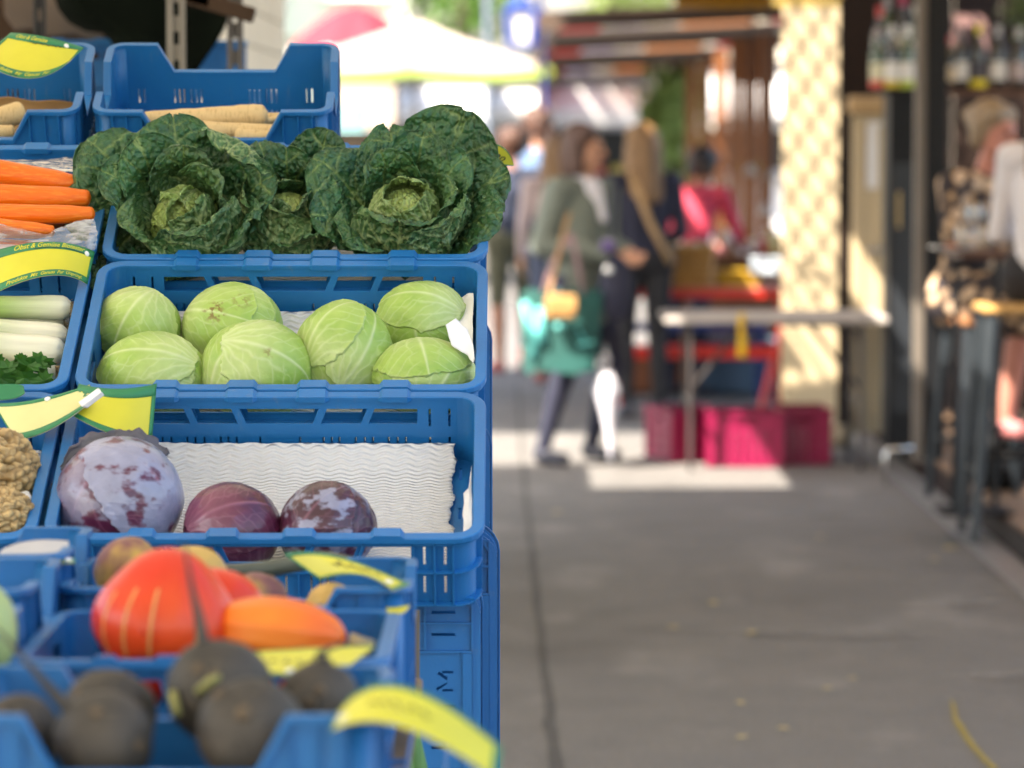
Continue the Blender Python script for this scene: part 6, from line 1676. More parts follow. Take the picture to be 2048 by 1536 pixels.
drape('stall_curtain', 'taupe cloth hanging in front of the brown boards', 'curtain', [(8, 30), (30, 62), (60, 58), (100, 74), (150, 70), (205, 88)], 8.95, TAUPE, 8, amp=.025)
bmr = thing('roof_beam', 'weathered wooden beam under the stall roof', 'beam', P(440, 12, 8.2)); MB().box((0, 0, 0), (.16, .06, .035), rot=Matrix.Rotation(R(16), 3, 'Y'), bev=.004).build('timber', BRW, bmr)
MB().box((-.45, 0, .135), (.9, .06, .04), rot=Matrix.Rotation(R(16), 3, 'Y'), bev=.004).build('timber', BRW, bmr)
place(field, 'produce_crate', 'empty blue crate on the back rack behind the parsnips', 'crate', (P(492, 0, 9.0).x - .30, 9.0, 1.765), (0, 0, .1), 'crates on the back rack')
place(field, 'produce_crate', 'second blue crate lying under the empty one on the back rack', 'crate', (P(550, 0, 9.0).x - .30, 9.05, 1.648), (0, 0, -.05), 'crates on the back rack')
rk = thing('rack_shelf', 'plain steel rack shelf under the back crates', 'shelf', (P(480, 0, 9.0).x - .3, 9.03, 1.625)); MB().box((0, 0, .008), (.8, .45, .02), bev=.003).build('tray', ALU, rk)
for sx in (-.38, .38): MB().box((sx, 0, -.8125), (.03, .03, 1.62)).build('leg', ALU, rk)
MB().box((.38, .26, 1.6), (.03, .02, .4)).build('side_panel', mat('deep_blue_panel', (.012, .06, .20), .5, .2, 6), sh)
# white hut with horizontal boards, receding along the lane
ht_ = thing('white_hut', 'white hut clad in horizontal boards behind the stall', 'hut', (-1.6, 12.5, 0))
SID = mat('white_boards', (.84, .83, .77), .6, .1, 4, .0008, 30)
for k in range(24):
    MB().box((.0, 0, .09 + k * .12), (1.45, 2.9, .117), rot=Matrix.Rotation(R(0), 3, 'Y'), bev=.006).build('board', SID, ht_)
MB().box((0, 0, 3.05), (1.8, 3.2, .08), bev=.01).build('roof', BRW, ht_)
MB().box((.70, -1.455, 1.5), (.06, .03, 2.9)).build('corner_strip', SID, ht_)
# ------------------------------------------------------------------ umbrellas
def umbrella(label, u, d, half, zr, za, M, MT, square=True, tip=None, scal=.10, pole_u=None):
    t = thing('market_umbrella', label, 'umbrella', (P(u, 0, d).x, d, 0), group='market umbrellas')
    n = 8; rows = 8; vs = []
    ring = [(math.cos(2 * math.pi * (k + .5) / n), math.sin(2 * math.pi * (k + .5) / n)) for k in range(n)]
    if square: ring = [(1, 0), (1, 1), (0, 1), (-1, 1), (-1, 0), (-1, -1), (0, -1), (1, -1)]
    for k in range(n):
        a, b = ring[k], ring[(k + 1) % n]; G = []
        for i in range(rows + 1):
            f = .03 + .97 * i / rows; row = []
            for j in range(7):
                g = j / 6; x = (a[0] * (1 - g) + b[0] * g) * half * f; y = (a[1] * (1 - g) + b[1] * g) * half * f
                row.append((x, y, za + (zr - za) * (f ** (.80 if square else 1.7)) - .05 * math.sin(g * math.pi) * f))
            G.append(row)
        mb = MB(); mb.grid(np.array(G), .003); mb.build('panel', M, t, smooth=True)
        mb = MB(); mb.grid(np.array([[(x * 1.003, y * 1.003, z + .0), (x * 1.003, y * 1.003, z - scal)] for x, y, z in G[-1]]), .003); mb.build('valance', MT, t)
        MB().tube([(0, 0, za - .12), (a[0] * half * .98, a[1] * half * .98, zr - .02)], .012, 6).build('rib', GREYP, t)
    MB().tube([(0, 0, 0), (0, 0, za + .02)], .028, 10).build('pole', GREYP, t)
    MB().lathe([(.30, .04), (.30, .0), (.02, .09)][::-1], 16).build('base', GREYP, t)
    if tip: MB().lathe([(.05, za - .02), (.04, za + .05), (.01, za + .07)], 10).build('finial', tip, t)
    return t
CRM = mat('cream_canvas', (.52, .43, .37), .85, .05, 3, transl=.25); LIME = mat('lime_trim', (.36, .48, .10), .8, .1, 6, transl=.2)
umbrella('large cream market umbrella with a lime green edge', 832, 40.0, 1.50, 2.38, 2.95, CRM, LIME, tip=GREYP)
umbrella('red domed umbrella showing above the cream one', 712, 52.0, 1.0, 2.9, 3.50, mat('red_canvas', (.55, .03, .05), .8, .1, 5, transl=.25), mat('white_canvas', (.8, .78, .76), .8, .05, 5), square=False)
# ------------------------------------------------------------------ far stalls, facades, trees
WHT = mat('white_paint', (.80, .79, .77), .6, .05, 2); PGREY = mat('pale_grey_paint', (.52, .51, .54), .6, .08, 2)
def kiosk(label, u0, u1, d, ztop, zaw, wallM, awM, counter=True, sign=None, depth=2.4, goods=()):
    x0, x1 = P(u0, 0, d).x, P(u1, 0, d).x; w = x1 - x0
    t = thing('market_kiosk', label, 'kiosk', ((x0 + x1) / 2, d, 0), group='far market kiosks')
    MB().box((0, depth / 2, ztop / 2), (w, depth, ztop), bev=.01).build('wall', wallM, t)
    MB().box((0, depth / 2, ztop + .05), (w + .2, depth + .3, .1), bev=.01).build('roof', GREYP, t)
    if counter:
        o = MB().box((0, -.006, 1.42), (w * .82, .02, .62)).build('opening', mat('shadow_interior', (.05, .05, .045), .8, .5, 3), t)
        MB().box((0, -.02, 1.75), (w * .86, .03, .05)).build('frame_bar', wallM, o)
        MB().box((0, -.16, 1.05), (w * .9, .34, .05), bev=.006).build('counter', PGREY, t)
    if zaw:
        G = np.array([[(sx * w * .52, -.02 - .9 * f, ztop - .1 - (ztop - .1 - zaw) * f) for f in np.linspace(0, 1, 6)] for sx in np.linspace(-1, 1, 12)])
        mb = MB(); mb.grid(G, .004); mb.build('awning', awM, t, smooth=True)
        MB().box((0, -.92, zaw - .08), (w * 1.04, .01, .17)).build('valance', awM, t)
    if sign: MB().box((sign[0] * w, -.03, sign[1]), (sign[2] * w, .03, sign[3]), bev=.006).build('sign_board', sign[4], t)
    for k, c in enumerate(goods): MB().box((-w * .38 + w * .76 * k / max(1, len(goods) - 1), -.18, 1.15), (w * .7 / len(goods), .2, .15), bev=.02).build('goods', c, t)
    return t
GDS = [mat('goods_%d' % i, c, .6, .3, 9) for i, c in enumerate(((.6, .3, .08), (.2, .35, .08), (.55, .08, .06), (.65, .5, .1), (.5, .45, .4)))]
kiosk('white kiosk with a white awning behind the cream umbrella', 792, 972, 46.0, 2.36, 2.0, WHT, WHT, goods=GDS)
kiosk('beige kiosk with a teal board, left of the white kiosk', 640, 788, 44.0, 2.5, None, mat('beige_wall', (.52, .42, .32), .7, .15, 2), WHT, sign=(-.15, 1.85, .5, .34, mat('teal_board', (.18, .36, .36), .6, .1, 4)), goods=GDS[:4])
kiosk('narrow white kiosk with grey window bars', 982, 1084, 48.0, 2.34, 2.02, WHT, WHT, goods=GDS[1:4])
kiosk('long white awninged kiosk beyond the pergola', 1090, 1300, 50.0, 2.42, 1.95, PGREY, WHT, goods=GDS)
kiosk('white kiosk seen between the orange wooden posts', 1385, 1640, 56.0, 2.7, 2.1, WHT, WHT, goods=GDS[:3])
def facade(label, x0, x1, d, h, M, floors, wn, MW, pil=None):
    t = thing('building', label, 'building', ((x0 + x1) / 2, d, 0), group='buildings behind the market'); w = x1 - x0
    MB().box((0, 5, h / 2), (w, 10, h), bev=.02).build('wall', M, t)
    zf = h / floors
    fm = MB().box((0, -.02, 0), (w / wn * .62, .06, zf * .66), bev=.02).mesh('window_frame', WHT); gm = MB().box((0, -.04, 0), (w / wn * .52, .06, zf * .58)).mesh('pane', MW); sm = MB().box((0, -.08, -zf * .35), (w / wn * .68, .18, .08)).mesh('sill', WHT)
    for f in range(floors):
        for k in range(wn):
            o = ob('window', fm, t, (-w / 2 + w * (k + .5) / wn, 0, zf * (f + .54))); ob('pane', gm, o); ob('sill', sm, o)
    for f in range(1, floors + 1): MB().box((0, -.08, zf * f), (w + .1, .24, .16)).build('cornice', M, t)
    MB().box((0, 5, h + .3), (w + .5, 10.5, .5), bev=.05).build('roof', GREYP, t)
WING = mat('window_glass', (.26, .33, .32), .12, .4, .6, spec=.6)
facade('pale green rendered building with wide windows behind the umbrellas', -9.5, -1.9, 66, 14, mat('pale_green_render', (.52, .58, .48), .8, .1, .6), 4, 4, WING)
facade('white rendered building at the end of the lane', -1.8, 4.4, 72, 16, mat('white_render', (.76, .74, .70), .8, .08, .6), 4, 4, WING)
facade('cream building beyond the pergola', 4.5, 13, 64, 15, mat('cream_render', (.72, .66, .54), .8, .1, .6), 4, 5, WING)
facade('sand coloured building far along the stalls', -22, -9.6, 60, 13, mat('sand_render', (.55, .48, .38), .8, .1, .6), 4, 6, WING)
TL = mat('tree_leaf', (.10, .22, .03), .5, .45, 3, transl=.35); TL2 = mat('bright_leaf', (.34, .46, .13), .5, .35, 3, transl=.35); BARK = mat('bark', (.10, .075, .05), .85, .4, 8, .004, 20)
def tree(label, u, d, h, crown, n, seed, M, cz):
    t = thing('tree', label, 'tree', (P(u, 0, d).x, d, 0), group='trees behind the market')
    tr = MB().tube([(0, 0, 0), (.03, .02, h * .35), (-.02, .03, h * .6), (.05, 0, h * .85)], [.16, .12, .09, .04], 10).build('trunk', BARK, t, smooth=True)
    rnd = random.Random(seed)
    for k in range(6):
        a = rnd.random() * 6.28; z = h * (.4 + .07 * k); L = crown[0] * (.5 + .3 * rnd.random())
        MB().tube([(0, 0, z), (L * .5 * math.cos(a), L * .5 * math.sin(a), z + .25 * L), (L * math.cos(a), L * math.sin(a), z + .6 * L)], [.05, .035, .012], 6).build('limb', BARK, tr, smooth=True)
    leaf_cloud('crown', M, t, (0, 0, cz), crown, n, .09, seed)
tree('leafy tree with drooping green twigs above the cream umbrella', 925, 55, 5.6, (1.5, 1.2, 1.9), 4200, 3, TL, 4.7)
tree('bright green small tree lit by the sun beyond the pergola', 1345, 47, 3.2, (.50, .5, .95), 2200, 5, TL2, 1.85)
tree('green tree between the posts of the pergola', 1250, 58, 5.2, (1.1, 1.0, 1.6), 2500, 8, TL2, 4.4)
lp = thing('lamp_post', 'slim grey blue lamp post beside the narrow white kiosk', 'lamp post', (P(975, 0, 43).x, 43, 0)); MB().tube([(0, 0, 0), (0, 0, 3.6)], [.045, .035], 10).build('shaft', mat('post_blue_grey', (.16, .20, .26), .5, .2, 5), lp); MB().lathe([(.09, 0), (.09, .3), (.05, .36)], 12).build('foot', GREYP, lp); MB().lathe([(.05, 3.6), (.14, 3.7), (.16, 3.95), (.05, 4.1)], 12).build('lantern', PAPERW, lp)
lp = thing('lamp_post', 'dark iron post at the corner of the long white kiosk', 'lamp post', (P(1080, 0, 45).x, 45, 0)); MB().tube([(0, 0, 0), (0, 0, 3.4)], [.05, .04], 10).build('shaft', BLACK, lp); MB().lathe([(.10, 0), (.10, .3), (.05, .36)], 12).build('foot', BLACK, lp); MB().lathe([(.05, 3.4), (.13, 3.5), (.15, 3.7), (.05, 3.8)], 12).build('lantern', PAPERW, lp)
# ------------------------------------------------------------------ people
def cap_pts(mb, a, b, ra, rb, n=12, flat=1.0):
    a, b = Vector(a), Vector(b); ax = b - a
    if ax.length < 1e-5: ax = Vector((0, 0, 1e-4)); b = a + ax
    e = ax.normalized(); pts = []; rad = []
    for k in range(5): t = math.pi / 2 * k / 4; pts.append(a - e * ra * math.cos(t)); rad.append(max(ra * math.sin(t), 1e-4))
    for k in range(5): t = math.pi / 2 * k / 4; pts.append(b + e * rb * math.sin(t)); rad.append(max(rb * math.cos(t), 1e-4))
    mb.tube(pts, rad, n)
def skin_mesh(name, caps, mats, vox, parent, smooth_it=4):
    """fuse capsules (mat index, a, b, ra, rb) into one continuous surface, coloured by the nearest capsule"""
    mb = MB()
    for c in caps: cap_pts(mb, c[1], c[2], c[3], c[4])
    me = mb.mesh(name + '_src', mats[0]); o = bpy.data.objects.new(name + '_src', me); COL.objects.link(o)
    md = o.modifiers.new('r', 'REMESH'); md.mode = 'VOXEL'; md.voxel_size = vox
    if smooth_it:
        sm = o.modifiers.new('s', 'SMOOTH'); sm.iterations = smooth_it; sm.factor = .5
    dg = bpy.context.evaluated_depsgraph_get(); dg.update()
    m2 = bpy.data.meshes.new_from_object(o.evaluated_get(dg)); bpy.data.objects.remove(o); bpy.data.meshes.remove(me)
    m2.name = name; m2.materials.clear()
    for m in mats: m2.materials.append(m)
    nf = len(m2.polygons); ce = np.zeros(nf * 3); m2.polygons.foreach_get('center', ce); ce = ce.reshape(-1, 3)
    best = np.full(nf, 9.0); idx = np.zeros(nf, dtype=np.int32)
    for c in caps:
        a = np.array(c[1], float); b = np.array(c[2], float); ab = b - a; L2 = max(ab.dot(ab), 1e-9)
        t = np.clip(((ce - a) @ ab) / L2, 0, 1); dd = np.linalg.norm(ce - a - t[:, None] * ab, axis=1) - (c[3] + (c[4] - c[3]) * t)
        w = dd < best; best = np.where(w, dd, best); idx = np.where(w, c[0], idx)
    m2.polygons.foreach_set('material_index', idx); m2.polygons.foreach_set('use_smooth', [True] * nf); m2.update()
    return ob(name, m2, parent)
SKIN = mat('skin', (.52, .27, .17), .5, .12, 12, sss=.1); SKIN2 = mat('skin_tan', (.36, .17, .10), .5, .12, 12, sss=.1); SKIN3 = mat('skin_rosy', (.56, .24, .18), .5, .12, 12, sss=.1)
EYE = mat('eye_dark', (.02, .015, .012), .2, .1, 9); LIP = mat('lips', (.40, .10, .09), .4, .1, 9)
def hand(caps, wrist, fwd, side, mi, curl=.6):
    """palm, four unequal bent fingers and a thumb leaving the side of the palm"""
    w = Vector(wrist); f = Vector(fwd).normalized(); s = Vector(side); s = (s - f * s.dot(f)).normalized(); dn = f.cross(s)
    caps.append((mi, w, w + f * .03, .026, .030)); 
    for k, (o, L) in enumerate(((-.030, .070), (-.010, .080), (.010, .076), (.029, .060))):
        b = w + f * .055 + s * o
        caps.append((mi, w + f * .02 + s * o * .8, b + f * .01, .015, .012))
        m = b + f * (L * .5) * math.cos(curl * .5) + dn * (L * .5) * math.sin(curl * .5); e = m + f * (L * .5) * math.cos(curl * 1.6) + dn * (L * .5) * math.sin(curl * 1.6)
        caps.append((mi, b, m, .0105, .0095)); caps.append((mi, m, e, .0095, .008))
    b = w + f * .015 - s * .026; m = b + f * .026 - s * .024; caps.append((mi, b, m, .014, .0115)); caps.append((mi, m, m + f * .03 - s * .004 + dn * .008, .011, .009))
HM = {}
def person(label, pos, rz, skin, top, bottom, shoe, hairM, pose=None, hair='short', scale=1.0, sleeves=True, legs_bare=False, head_turn=0.0, head_tilt=0.0, extra=None, feet=True, group=None, build=1.0, headdn=0.0):
    J = dict(hip=(0, 0, .93), chest=(0, .0, 1.27), neck=(0, .01, 1.45), head=(0, -.015, 1.60), sL=(.185, .01, 1.385), sR=(-.185, .01, 1.385),
             eL=(.235, .03, 1.10), eR=(-.235, .03, 1.10), wL=(.235, -.06, .86), wR=(-.235, -.06, .86), hL=(.095, 0, .90), hR=(-.095, 0, .90), kL=(.10, -.02, .49), kR=(-.10, -.02, .49), aL=(.10, .02, .085), aR=(-.10, .02, .085))
    J.update(pose or {}); J = {k: Vector(v) for k, v in J.items()}
    t = thing('person', label, 'person', pos, (0, 0, rz), group); t.scale = (scale,) * 3
    mats = [skin, top, bottom, shoe]; caps = []; B = build
    up = (J['neck'] - J['hip']).normalized()
    caps.append((2, J['hL'] + Vector((0, 0, .03)), J['hR'] + Vector((0, 0, .03)), .115 * B, .115 * B))
    caps.append((1, J['hip'] + up * .08 + Vector((.04, 0, 0)), J['chest'] + Vector((.06, 0, 0)), .105 * B, .115 * B)); caps.append((1, J['hip'] + up * .08 - Vector((.04, 0, 0)), J['chest'] - Vector((.06, 0, 0)), .105 * B, .115 * B))
    caps.append((1, J['chest'], J['neck'] - up * .08, .12 * B, .085)); caps.append((1, J['sL'], J['sR'], .065, .065))
    caps.append((0, J['neck'] - up * .06, J['head'] - Vector((0, 0, .06)), .052, .05))
    for s in 'LR':
        m = 1 if sleeves else 0
        caps.append((1, J['s' + s], J['s' + s].lerp(J['e' + s], .45), .062, .052)); caps.append((m, J['s' + s].lerp(J['e' + s], .4), J['e' + s], .052, .043)); caps.append((m, J['e' + s], J['e' + s].lerp(J['w' + s], .85), .043, .032)); caps.append((0, J['e' + s].lerp(J['w' + s], .85), J['w' + s], .030, .026))
        d = (J['w' + s] - J['e' + s]); hand(caps, J['w' + s], d, Vector((0, -1, .2)) if abs(d.normalized().z) > .7 else Vector((1 if s == 'R' else -1, 0, .4)), 0)
        lb = 0 if legs_bare else 2
        caps.append((2, J['h' + s], J['h' + s].lerp(J['k' + s], .5), .098 * B, .080 * B)); caps.append((2 if legs_bare != 2 else 0, J['h' + s].lerp(J['k' + s], .45), J['k' + s], .080 * B, .062)); k_, a_ = J['k' + s], J['a' + s]
        caps.append((lb, k_, k_.lerp(a_, .35) + Vector((0, .012, 0)), .058, .056)); caps.append((lb, k_.lerp(a_, .35) + Vector((0, .012, 0)), a_, .055, .037))
        caps.append((3, a_ + Vector((0, .02, -.045)), a_ + Vector((.012 if s == 'L' else -.012, -.15, -.05)), .040, .034)); caps.append((3, a_ + Vector((0, .02, -.03)), a_ + Vector((0, .0, .0)), .042, .036))
    H = J['head']; Q = Matrix.Rotation(head_turn, 3, 'Z') @ Matrix.Rotation(head_tilt, 3, 'X')
    def hp(x, y, z): return H + Q @ Vector((x, y, z))
    caps += [(0, hp(0, .015, .03), hp(0, -.005, .0), .088, .078), (0, hp(0, -.035, -.045), hp(0, -.05, -.075), .058, .036), (0, hp(.03, -.02, -.05), hp(-.03, -.02, -.05), .045, .045),
             (0, hp(0, -.088, .005), hp(0, -.108, -.022), .011, .015), (0, hp(.082, .015, -.01), hp(.086, .02, .02), .013, .016), (0, hp(-.082, .015, -.01), hp(-.086, .02, .02), .013, .016), (0, hp(.028, -.068, .028), hp(-.028, -.068, .028), .022, .022)]
    body = skin_mesh('body', caps, mats, .0095, t)
    for sx in (-1, 1):
        m = MB(); cap_pts(m, hp(sx * .031, -.083, .008), hp(sx * .033, -.083, .008), .0105, .0105, 8); m.build('eye', EYE, t, smooth=True)
    m = MB(); cap_pts(m, hp(.020, -.086, -.055), hp(-.020, -.086, -.055), .0075, .0075, 8); m.build('mouth', LIP, t, smooth=True)
    hc = [(0, hp(0, .03, .05), hp(0, .025, .02), .096, .092), (0, hp(.05, -.02, .075), hp(-.05, -.02, .075), .048, .048), (0, hp(.07, .03, .03), hp(.065, .04, -.04), .04, .035), (0, hp(-.07, .03, .03), hp(-.065, .04, -.04), .04, .035)]
    if hair == 'bob': hc += [(0, hp(.07, .02, .03), hp(.075, .02, -.10), .042, .036), (0, hp(-.07, .02, .03), hp(-.075, .02, -.10), .042, .036), (0, hp(.0, .07, .0), hp(0, .075, -.10), .07, .055)]
    if hair == 'long': hc += [(0, hp(.05, .06, .0), hp(.06, .09, -.28), .055, .045), (0, hp(-.05, .06, .0), hp(-.06, .09, -.30), .055, .045), (0, hp(0, .08, 0), hp(0, .11, -.30), .065, .05), (0, hp(.075, .01, 0), hp(.10, .02, -.25), .035, .03), (0, hp(-.075, .01, 0), hp(-.10, .02, -.25), .035, .03)]
    if hair == 'bun': hc += [(0, hp(0, .10, .05), hp(0, .12, .06), .045, .04)]
    ho = skin_mesh('hair', hc, [hairM], .010, t, 2)
    if extra: extra(t, J, hp)
    return t
def shell(name, t, caps, M, vox=.012): return skin_mesh(name, [(0, *c) for c in caps], [M], vox, t, 5)
BLAZ = mat('grey_green_tweed', (.16, .185, .155), .85, .25, 60, .001, 200); SHIRT = mat('white_shirt', (.72, .71, .76), .75, .06, 10, .001, 40); NAVY = mat('navy_cloth', (.018, .020, .045), .8, .3, 20); BLKC = mat('black_cloth', (.014, .014, .018), .8, .3, 20)
SHOE = mat('dark_shoe', (.03, .03, .045), .4, .3, 12); BRH = mat('brown_hair', (.085, .035, .02), .5, .4, 40, .002, 120, stretch=(4, 4, .6)); BLH = mat('blond_brown_hair', (.26, .14, .055), .5, .4, 40, .002, 120, stretch=(4, 4, .6)); DKH = mat('dark_hair', (.02, .012, .01), .5, .4, 40, .002, 120, stretch=(4, 4, .6)); GYB = mat('ash_blond_hair', (.33, .24, .15), .5, .4, 40, .002, 120, stretch=(4, 4, .6))
DENIM = mat('blue_jacket', (.10, .17, .30), .85, .25, 12, .001, 80); OLIVE = mat('olive_cloth', (.10, .10, .06), .85, .4, 30); PINK = mat('pink_top', (.62, .05, .10), .8, .25, 8); TANB = mat('tan_leather', (.45, .24, .08), .5, .2, 12); RSHOE = mat('red_brown_shoe', (.30, .07, .06), .6, .3, 9)
# -- woman in the grey green blazer, walking with bags
def wext(t, J, hp):
    up = Vector((0, 0, 1))
    jc = [(J['hip'] + Vector((.06, .0, -.10)), J['chest'] + Vector((.05, 0, 0)), .150, .135), (J['hip'] + Vector((-.06, 0, -.10)), J['chest'] + Vector((-.05, 0, 0)), .150, .135), (J['hip'] + Vector((0, .02, .1)), J['neck'] + Vector((0, .02, -.10)), .14, .095), (J['sL'] + Vector((0, 0, .005)), J['sR'] + Vector((0, 0, .005)), .078, .078)]
    for s in 'LR': jc += [(J['s' + s], J['e' + s], .076, .062), (J['e' + s], J['e' + s].lerp(J['w' + s], .82), .062, .046)]
    bz = shell('blazer', t, jc, BLAZ)
    sc = [(J['neck'] + Vector((.03, -.075, -.03)), J['chest'] + Vector((.0, -.137, -.02)), .03, .022), (J['neck'] + Vector((-.03, -.075, -.03)), J['chest'] + Vector((0, -.137, -.02)), .03, .022), (J['neck'] + Vector((.04, -.02, .0)), J['neck'] + Vector((-.04, -.02, .0)), .04, .04)]
    shell('shirt_collar', t, sc, SHIRT, .010)
main = person('woman in a grey green blazer walking with several bags', (P(1166, 0, 18.0).x, 18.0, 0), R(48), SKIN, SHIRT, NAVY, SHOE, BRH,
              pose=dict(eL=(.26, .06, 1.12), wL=(.06, -.27, 1.08), eR=(-.26, .05, 1.12), wR=(-.02, -.28, 1.06), kL=(.12, -.10, .50), aL=(.12, .04, .10), kR=(-.10, .02, .49), aR=(-.13, .15, .085), hip=(0, .0, .93)), hair='bob', head_turn=R(24), extra=wext, scale=.985)
BW = main.matrix_basis
# bags she carries
GTOT = mat('dark_green_tote', (.008, .085, .075), .7, .25, 8, .0008, 60); TEAL = mat('sunlit_teal_print', (.12, .52, .50), .6, .08, 8)
tt = thing('tote_bag', 'dark green tote bag with sunlit teal print hanging from her arm', 'bag', P(1118, 735, 17.72))
sx_ = 7200 / 17.72
G = []
for i in range(25):
    a = 2 * math.pi * i / 24; row = []
    for j in range(12):
        f = j / 11; ww = (.165 + .02 * f) * 1.1; row.append((ww * math.copysign(abs(math.cos(a)) ** .6, math.cos(a)) + .02 * f, .055 * math.copysign(abs(math.sin(a)) ** .6, math.sin(a)) * (1 - .45 * f), -.02 + f * .40 + .012 * math.sin(6 * a + 3 * f)))
    G.append(row)
mb = MB(); mb.grid(np.array(G[:-1]), closed_u=True); b0 = len(mb.v); mb.build('body', GTOT, tt, smooth=True)
for sx in (-1, 1):
    MB().tube([(sx * .10 + .02, -.03, .36), (sx * .06 + .03, -.03, .52), (.06, -.02, .66)], .011, 8, sy=.4).build('strap', mat('mauve_strap', (.35, .22, .24), .7), tt, smooth=True)
for k, (x0_, z0_, x1_, z1_) in enumerate(((-.17, .33, -.13, .12), (-.13, .04, -.10, .30), (-.10, .30, -.075, .12), (.0, .22, .0, .19), (.09, .20, .13, .13), (.10, .12, .17, .13))):
    mb = MB(); mb.tube([(x0_, -.066, z0_), (x1_, -.068, z1_)], .020, 8, sy=.25); mb.build('print', TEAL, tt, smooth=True)  # bright teal strokes put sunlit highlights into the print colour
tp = thing('pouch', 'tan leather pouch hanging in front of the green tote', 'bag', P(1122, 640, 17.58))
mb = MB(); mb.box((0, 0, .065), (.155, .05, .125), bev=.02); mb.build('body', TANB, tp); MB().box((0, -.028, .085), (.15, .008, .07), bev=.004).build('flap', mat('tan_flap', (.50, .28, .10), .5, .2, 12), tp); MB().tube([(-.06, 0, .12), (-.01, .05, .33), (.04, .09, .52)], .008, 6).build('strap', TANB, tp)
nb = thing('shoulder_bag', 'navy shoulder bag with a shiny buckle at her far hip', 'bag', P(1232, 640, 17.75))
k_ = 1 + .12 * fbm(n_ * 2.2, 26, 3); G = (n_ * k_[:, None] * np.array((.085, .07, .165)) + np.array((0, 0, .155))).reshape(40, 28, 3); mb = MB(); mb.grid(G, closed_u=True); mb.build('body', NAVY, nb, smooth=True)
MB().tube([(-.03, 0, .28), (-.02, .05, .5), (0, .1, .72)], .012, 6).build('strap', NAVY, nb); MB().lathe([(.022, 0), (.022, .006), (.014, .01)], 12, (-.04, -.075, .25), M=rot_to((0, -1, 0))).build('buckle', CHROME, nb)
# folded white umbrella in her hand
fu = thing('folded_umbrella', 'folded white umbrella hanging tip down beside her leg', 'umbrella', P(1222, 925, 17.75))
mb = MB(); pr = [(.006, 0), (.012, .06), (.022, .16), (.045, .30), (.062, .36), (.040, .42), (.026, .46)]; mb.lathe(pr, 24)
v = np.array(mb.v); a = np.arctan2(v[:, 1], v[:, 0]); v[:, :2] *= (1 + .18 * np.sin(a * 7 + v[:, 2] * 14))[:, None]; v[:, 0] -= v[:, 2] * .05; mb.v = [tuple(q) for q in v]; mb.build('fabric', mat('lilac_white_fabric', (.66, .65, .72), .6, .1, 10), fu, smooth=True)
MB().tube([(0, 0, -.03), (-.022, 0, .45), (-.03, 0, .58)], .007, 8).build('shaft', CHROME, fu); MB().lathe([(.012, 0), (.024, .02), (.026, .05), (.012, .075)], 12, (-.03, 0, .47)).build('handle', mat('grey_handle', (.55, .54, .58), .4, .1, 9), fu, smooth=True)
ph = thing('purse', 'small violet purse held in both hands', 'purse', P(1216, 492, 17.66)); MB().box((0, 0, 0), (.07, .04, .055), bev=.012).build('body', mat('violet_leather', (.10, .06, .22), .5, .2, 9), ph); MB().box((0, 0, .028), (.06, .012, .008), bev=.002).build('clasp', CHROME, ph)
# -- couple farther down the lane
person('person in a navy top and olive shorts with bare legs', (P(1024, 0, 25.0).x, 25.0, 0), R(200), SKIN2, mat('navy_top', (.03, .04, .075), .8, .2, 12), OLIVE, RSHOE, BRH, legs_bare=True, sleeves=False, scale=.985, pose=dict(wL=(.20, -.2, 1.0)))
person('man in a faded blue denim jacket and dark trousers', (P(1078, 0, 26.2).x, 26.2, 0), R(165), SKIN2, DENIM, NAVY, RSHOE, BRH, scale=1.07, hair='short', pose=dict(wR=(-.12, -.22, 1.05)), head_turn=R(-60))
person('woman with light brown hair in a pale pink top', (P(1112, 0, 24.0).x, 24.0, 0), R(185), SKIN, mat('pale_pink_top', (.55, .44, .44), .8, .1, 12), mat('dull_jeans', (.09, .11, .18), .8, .2, 12), RSHOE, BLH, hair='long', scale=.95)
# -- shoppers at the stall
def bagstrap(t, J, hp):
    MB().tube([J['sL'] + Vector((-.08, .09, .06)), Vector((.0, .155, 1.15)), Vector((-.13, .15, .92))], .022, 8, sy=.35).build('bag_strap', mat('tan_strap_leather', (.48, .30, .14), .5, .15, 9), t, smooth=True)
person('woman with long brown hair and a tan strap across a navy jacket', (P(1285, 0, 21.0).x, 20.95, 0), R(196), SKIN, NAVY, BLKC, SHOE, BLH, hair='long', extra=bagstrap, scale=.99, pose=dict(wL=(.16, -.25, 1.0), wR=(-.16, -.25, 1.0)))
person('dark haired person in a pink red top leaning over the goods', (P(1372, 0, 22.75).x, 22.70, 0), R(150), SKIN2, PINK, NAVY, SHOE, DKH, hair='bun', scale=.96, pose=dict(chest=(0, -.10, 1.24), neck=(0, -.19, 1.38), head=(0, -.25, 1.50), sL=(.185, -.17, 1.32), sR=(-.185, -.17, 1.32), eL=(.25, -.26, 1.08), eR=(-.25, -.26, 1.08), wL=(.18, -.45, 1.0), wR=(-.18, -.45, 1.0)), head_tilt=.3)
person('dark haired person walking away behind the savoy cabbages', (P(788, 0, 33.0).x, 33.0, 0), R(170), SKIN2, mat('muted_rose_top', (.40, .25, .24), .8, .2, 12), NAVY, SHOE, DKH, scale=1.0)
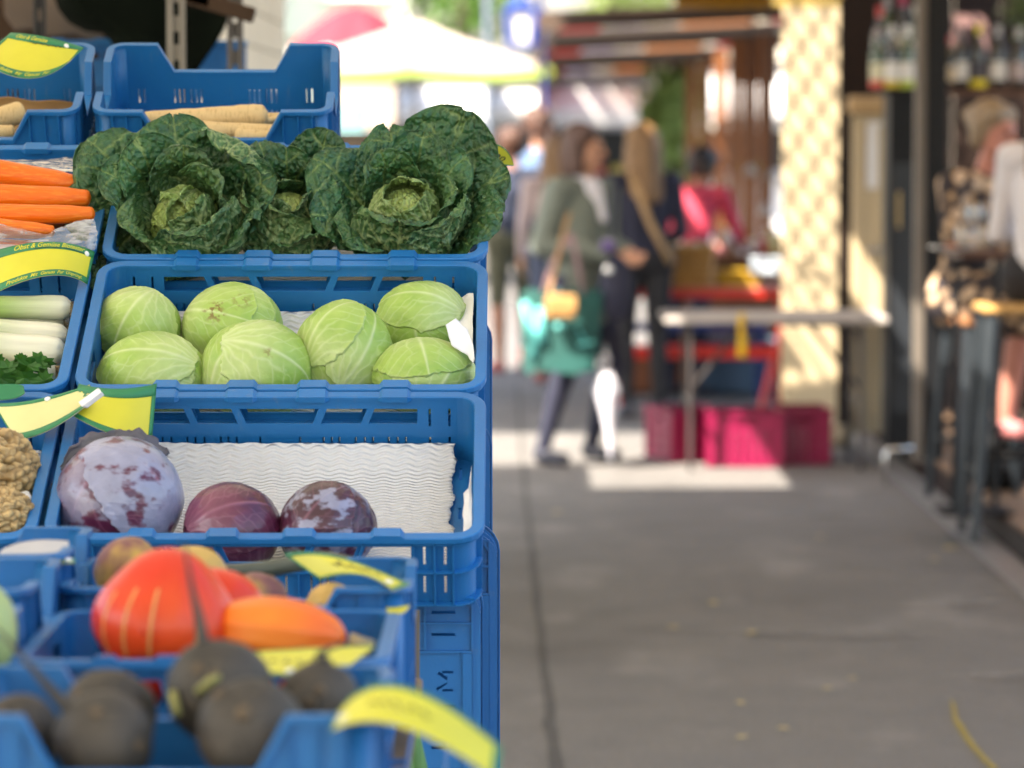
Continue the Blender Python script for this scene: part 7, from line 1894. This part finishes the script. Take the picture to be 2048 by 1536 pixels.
# -- guests of the wine bar
def floral():
    m = mat('floral_dress', (.02, .016, .02), .75, .3, 10)
    nt = m.node_tree; N = nt.nodes; Lk = nt.links; b = N['Principled BSDF']; tc = N.new('ShaderNodeTexCoord'); vo = N.new('ShaderNodeTexVoronoi'); vo.inputs['Scale'].default_value = 15
    Lk.new(tc.outputs['Object'], vo.inputs['Vector']); rp = N.new('ShaderNodeValToRGB'); rp.color_ramp.elements[0].position = .38; rp.color_ramp.elements[0].color = (.55, .36, .20, 1); rp.color_ramp.elements[1].position = .52; rp.color_ramp.elements[1].color = (.022, .016, .02, 1)
    e = rp.color_ramp.elements.new(.2); e.color = (.62, .48, .36, 1); Lk.new(vo.outputs['Distance'], rp.inputs[0]); Lk.new(rp.outputs[0], b.inputs['Base Color']); return m
FLO = floral()
def skirt(t, J, hp):
    shell('skirt', t, [(J['hL'] + Vector((0, 0, .02)), J['kL'] + Vector((0, .02, .0)), .135, .115), (J['hR'] + Vector((0, 0, .02)), J['kR'] + Vector((0, .02, .0)), .135, .115), (J['kL'] + Vector((-.02, .05, .0)), J['kL'] + Vector((-.02, .10, -.16)), .09, .07), (J['hL'], J['hR'], .14, .14)], FLO, .013)
person('woman in a black floral dress seated on a bar stool, smiling', (P(1962, 0, 15.25).x, 15.28, .11), R(38), SKIN3, FLO, FLO, mat('pink_sandal', (.5, .18, .18), .5), GYB, hair='bun', sleeves=True, legs_bare=2, build=1.08,
       pose=dict(hip=(0, .04, .86), chest=(0, -.02, 1.20), neck=(0, -.04, 1.40), head=(.0, -.09, 1.55), sL=(.19, -.03, 1.33), sR=(-.19, -.03, 1.33), eL=(.24, -.16, 1.10), eR=(-.25, -.10, 1.08), wL=(.08, -.36, 1.16), wR=(-.05, -.36, 1.14), hL=(.10, .02, .85), hR=(-.10, .02, .85), kL=(.10, -.40, .80), kR=(-.10, -.38, .80), aL=(.10, -.30, .36), aR=(-.09, -.26, .36)), head_turn=R(14), head_tilt=.12, extra=skirt)
person('person in a white long sleeved shirt and black trousers on a tan bar stool', (P(2118, 0, 13.78).x, 13.80, .21), R(150), SKIN, SHIRT, BLKC, SHOE, BLH, hair='long', build=1.05,
       pose=dict(hip=(0, .02, .88), chest=(0, -.02, 1.22), neck=(0, -.02, 1.42), head=(0, -.04, 1.57), sL=(.19, -.02, 1.35), sR=(-.19, -.02, 1.35), eL=(.26, -.06, 1.06), eR=(-.27, -.02, 1.08), wL=(.12, -.30, 1.06), wR=(-.12, -.30, 1.08), hL=(.10, .0, .87), hR=(-.10, .0, .87), kL=(.11, -.38, .82), kR=(-.11, -.38, .82), aL=(.10, -.30, .40), aR=(-.10, -.28, .40)))
